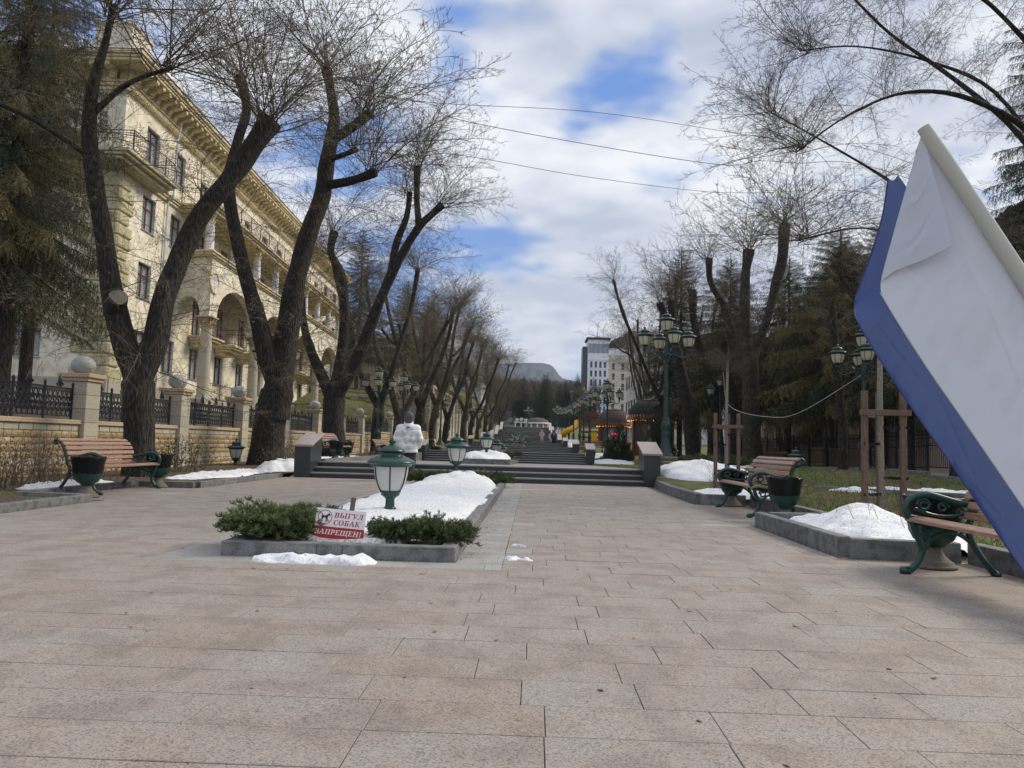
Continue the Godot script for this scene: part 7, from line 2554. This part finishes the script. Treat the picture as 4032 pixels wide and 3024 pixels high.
	juniper("clipped dark bush beside the tall right lamp plinth", Vector3(5.3, 0.4, -25.0), 0.5, 0.6, 200, 11)
	juniper("wide dark bush on the lawn behind the far young tree", Vector3(7.3, 0.25, -31.0), 1.5, 1.0, 420, 12)
	juniper("dark bush before the iron fence beside the lawn lamp", Vector3(9.6, 0.2, -31.0), 1.1, 0.9, 300, 13)
	# shrubs
	for i in 5: shrub(["leafless hedge shrub at the left frame edge", "leafless hedge shrub second from the left frame edge", "leafless hedge shrub third from the frame edge", "leafless hedge shrub beside the left end of the bench", "leafless hedge shrub behind the left bench"][i], Vector3(-8.6 + 0.1 * i, 0.05, -9.6 - i * 1.05), 0.45, 0.5, 0.8, 46, 800 + i, "dry_leaf", 6)
	shrub("half-green shrub beside the far bin of the left bench", Vector3(-8.9, 0.05, -19.2), 0.6, 0.5, 0.95, 40, 810, "evergreen_leaf", 14)
	shrub("bare shrub at the foot of the leaning double trunk", Vector3(-8.0, 0.05, -23.4), 0.4, 0.4, 0.6, 30, 811, "dry_leaf", 3)
	for i in 4: shrub("brown hedge along the wall above the first steps, %s clump from the left" % ORD[i], Vector3(-9.3, 0.1, -27.6 - i * 2.6), 0.4, 1.1, 0.85, 50, 820 + i, "dry_leaf", 9)
	shrub("thorny leafless sprigs sticking out of the right snow pile", Vector3(3.7, 0.3, -8.4), 0.5, 1.1, 0.42, 9, 830)
	shrub("thorny leafless sprigs behind the right snow pile", Vector3(4.3, 0.1, -9.3), 0.5, 0.9, 0.7, 14, 831)
	shrub("thorny leafless sprigs in the kerbed corner behind the bench", Vector3(3.9, 0.15, -15.0), 0.5, 0.9, 0.6, 16, 832)
	# lawn grass and litter
	var bl := MB.new()
	rng.seed = 66
	for i in 5:
		var an := rr(0, TAU)
		var o := Vector3(rr(-0.03, 0.03), 0, rr(-0.03, 0.03))
		bl.blade(o, o + Vector3(cos(an) * 0.03, rr(0.03, 0.06), sin(an) * 0.03), Vector3(sin(an), 0, -cos(an)) * 0.004)
	var bm := bl.mesh()
	var gx := [[], []]
	var f := noise(0.4, 3, 3)
	for i in 26000:
		var d := 6.0 + 26.0 * pow(rng.randf(), 0.9)
		var x := rr(4.1, 10.7)
		if d < 11.0 and x > 9.0: continue
		gx[0 if f.get_noise_2d(x, d) + rr(-0.25, 0.25) > -0.05 else 1].append(Transform3D(Basis(Vector3.UP, rr(0, 6)).scaled(Vector3.ONE * rr(0.7, 1.5)), Vector3(x, gy(x, d), -d)))
	var gn := Node3D.new()
	gn.name = "lawn_grass"
	gn.set_meta("kind", "stuff")
	gn.set_meta("label", "short patchy winter grass on the right lawn")
	gn.set_meta("category", "grass")
	add_child(gn)
	multi(gn, "green_blades", bm, MT.grass_blade, gx[0])
	multi(gn, "dry_blades", bm, MT.dry_blade, gx[1])
	var lf := MB.new()
	lf.tri(Vector3(-0.012, 0.002, 0), Vector3(0.012, 0.002, 0.004), Vector3(0.01, 0.008, -0.03))
	lf.tri(Vector3(-0.012, 0.002, 0), Vector3(0.01, 0.008, -0.03), Vector3(-0.008, 0.004, -0.034))
	var lx := []
	for i in 150:
		var d := rr(2.2, 18.0)
		lx.append(Transform3D(Basis(Vector3.UP, rr(0, 6)).scaled(Vector3.ONE * rr(0.3, 0.9)), Vector3(rr(-0.62, 0.58) * d * 0.9, 0.001, -d)))
	for i in 700:
		lx.append(Transform3D(Basis(Vector3.UP, rr(0, 6)).scaled(Vector3.ONE * rr(0.5, 1.3)), Vector3(rr(-9.9, -6.5), 0.085 + 0.02 * rng.randf(), -rr(7.0, 24.0))))
	for i in 160:
		lx.append(Transform3D(Basis(Vector3.UP, rr(0, 6)).scaled(Vector3.ONE * rr(0.3, 0.8)), Vector3(-0.56 + absf(rng.randfn()) * 0.09, 0.001, -rr(6.3, 14.0))))
	var ln := Node3D.new()
	ln.name = "leaf_litter"
	ln.set_meta("kind", "stuff")
	ln.set_meta("label", "scattered dry leaves and bits on paving and soil")
	ln.set_meta("category", "litter")
	add_child(ln)
	multi(ln, "leaves", lf.mesh(), MT.dry_leaf, lx)

func place_people() -> void:
	person("person in a white heart-print puffer jacket and grey hat walking away", Vector3(-3.05, 0.0, -18.75), 0.0, 1.66, 0.016, {"coat": "coat_white", "hat": "hat_grey", "trousers": "trousers_dark", "shoes": "boots_brown", "fat": 1.06, "print": true}, 0.1)
	var far := [[2.15, 1.02, 93.0, 1.63, {"coat": "beige_cloth", "hat": "coat_white", "trousers": "pink_cloth", "shoes": "coat_white"}, "person in beige jacket and pink trousers coming down the steps"], [2.3, 0.86, 86.5, 1.78, {"coat": "navy_cloth", "hat": "hair_dark", "trousers": "black_cloth", "shoes": "black_cloth", "hat_part": false}, "person in dark navy clothes coming down the steps"], [1.1, 1.3, 100.0, 1.65, {"coat": "beige_cloth", "hat": "beige_cloth", "trousers": "beige_cloth", "shoes": "coat_white"}, "person in a pale coat behind the pink trousers"], [2.5, 1.35, 99.0, 1.72, {"coat": "black_cloth", "hat": "coat_white", "trousers": "black_cloth", "shoes": "black_cloth"}, "person in black with a white hat behind the couple"], [3.4, 1.75, 106.5, 1.7, {"coat": "coat_white", "hat": "coat_white", "trousers": "hat_grey", "shoes": "black_cloth"}, "person in white walking behind the navy figure"]]
	for q in far: person(q[5], Vector3(q[0], q[1], -q[2]), PI, q[3], 0.04, q[4], 0.14)
	person("person in black with a grey hat standing beside the smaller kiosk", Vector3(6.3, gy(6.3, 66.0), -66.0), 1.2, 1.7, 0.04, {"coat": "black_cloth", "hat": "hat_grey", "trousers": "black_cloth", "shoes": "black_cloth"}, 0.05)
	person("person in a pink top sitting on a bench at the left of the steps", Vector3(-6.05, 0.13, -46.9), -PI * 0.5, 1.6, 0.035, {"coat": "pink_cloth", "hat": "hair_dark", "trousers": "black_cloth", "shoes": "black_cloth", "hat_part": false}, 0.0, true)
	person("person in black sitting on the same bench beside the pink top", Vector3(-6.05, 0.13, -46.2), -PI * 0.5, 1.7, 0.035, {"coat": "black_cloth", "hat": "hair_dark", "trousers": "black_cloth", "shoes": "black_cloth", "hat_part": false}, 0.0, true)
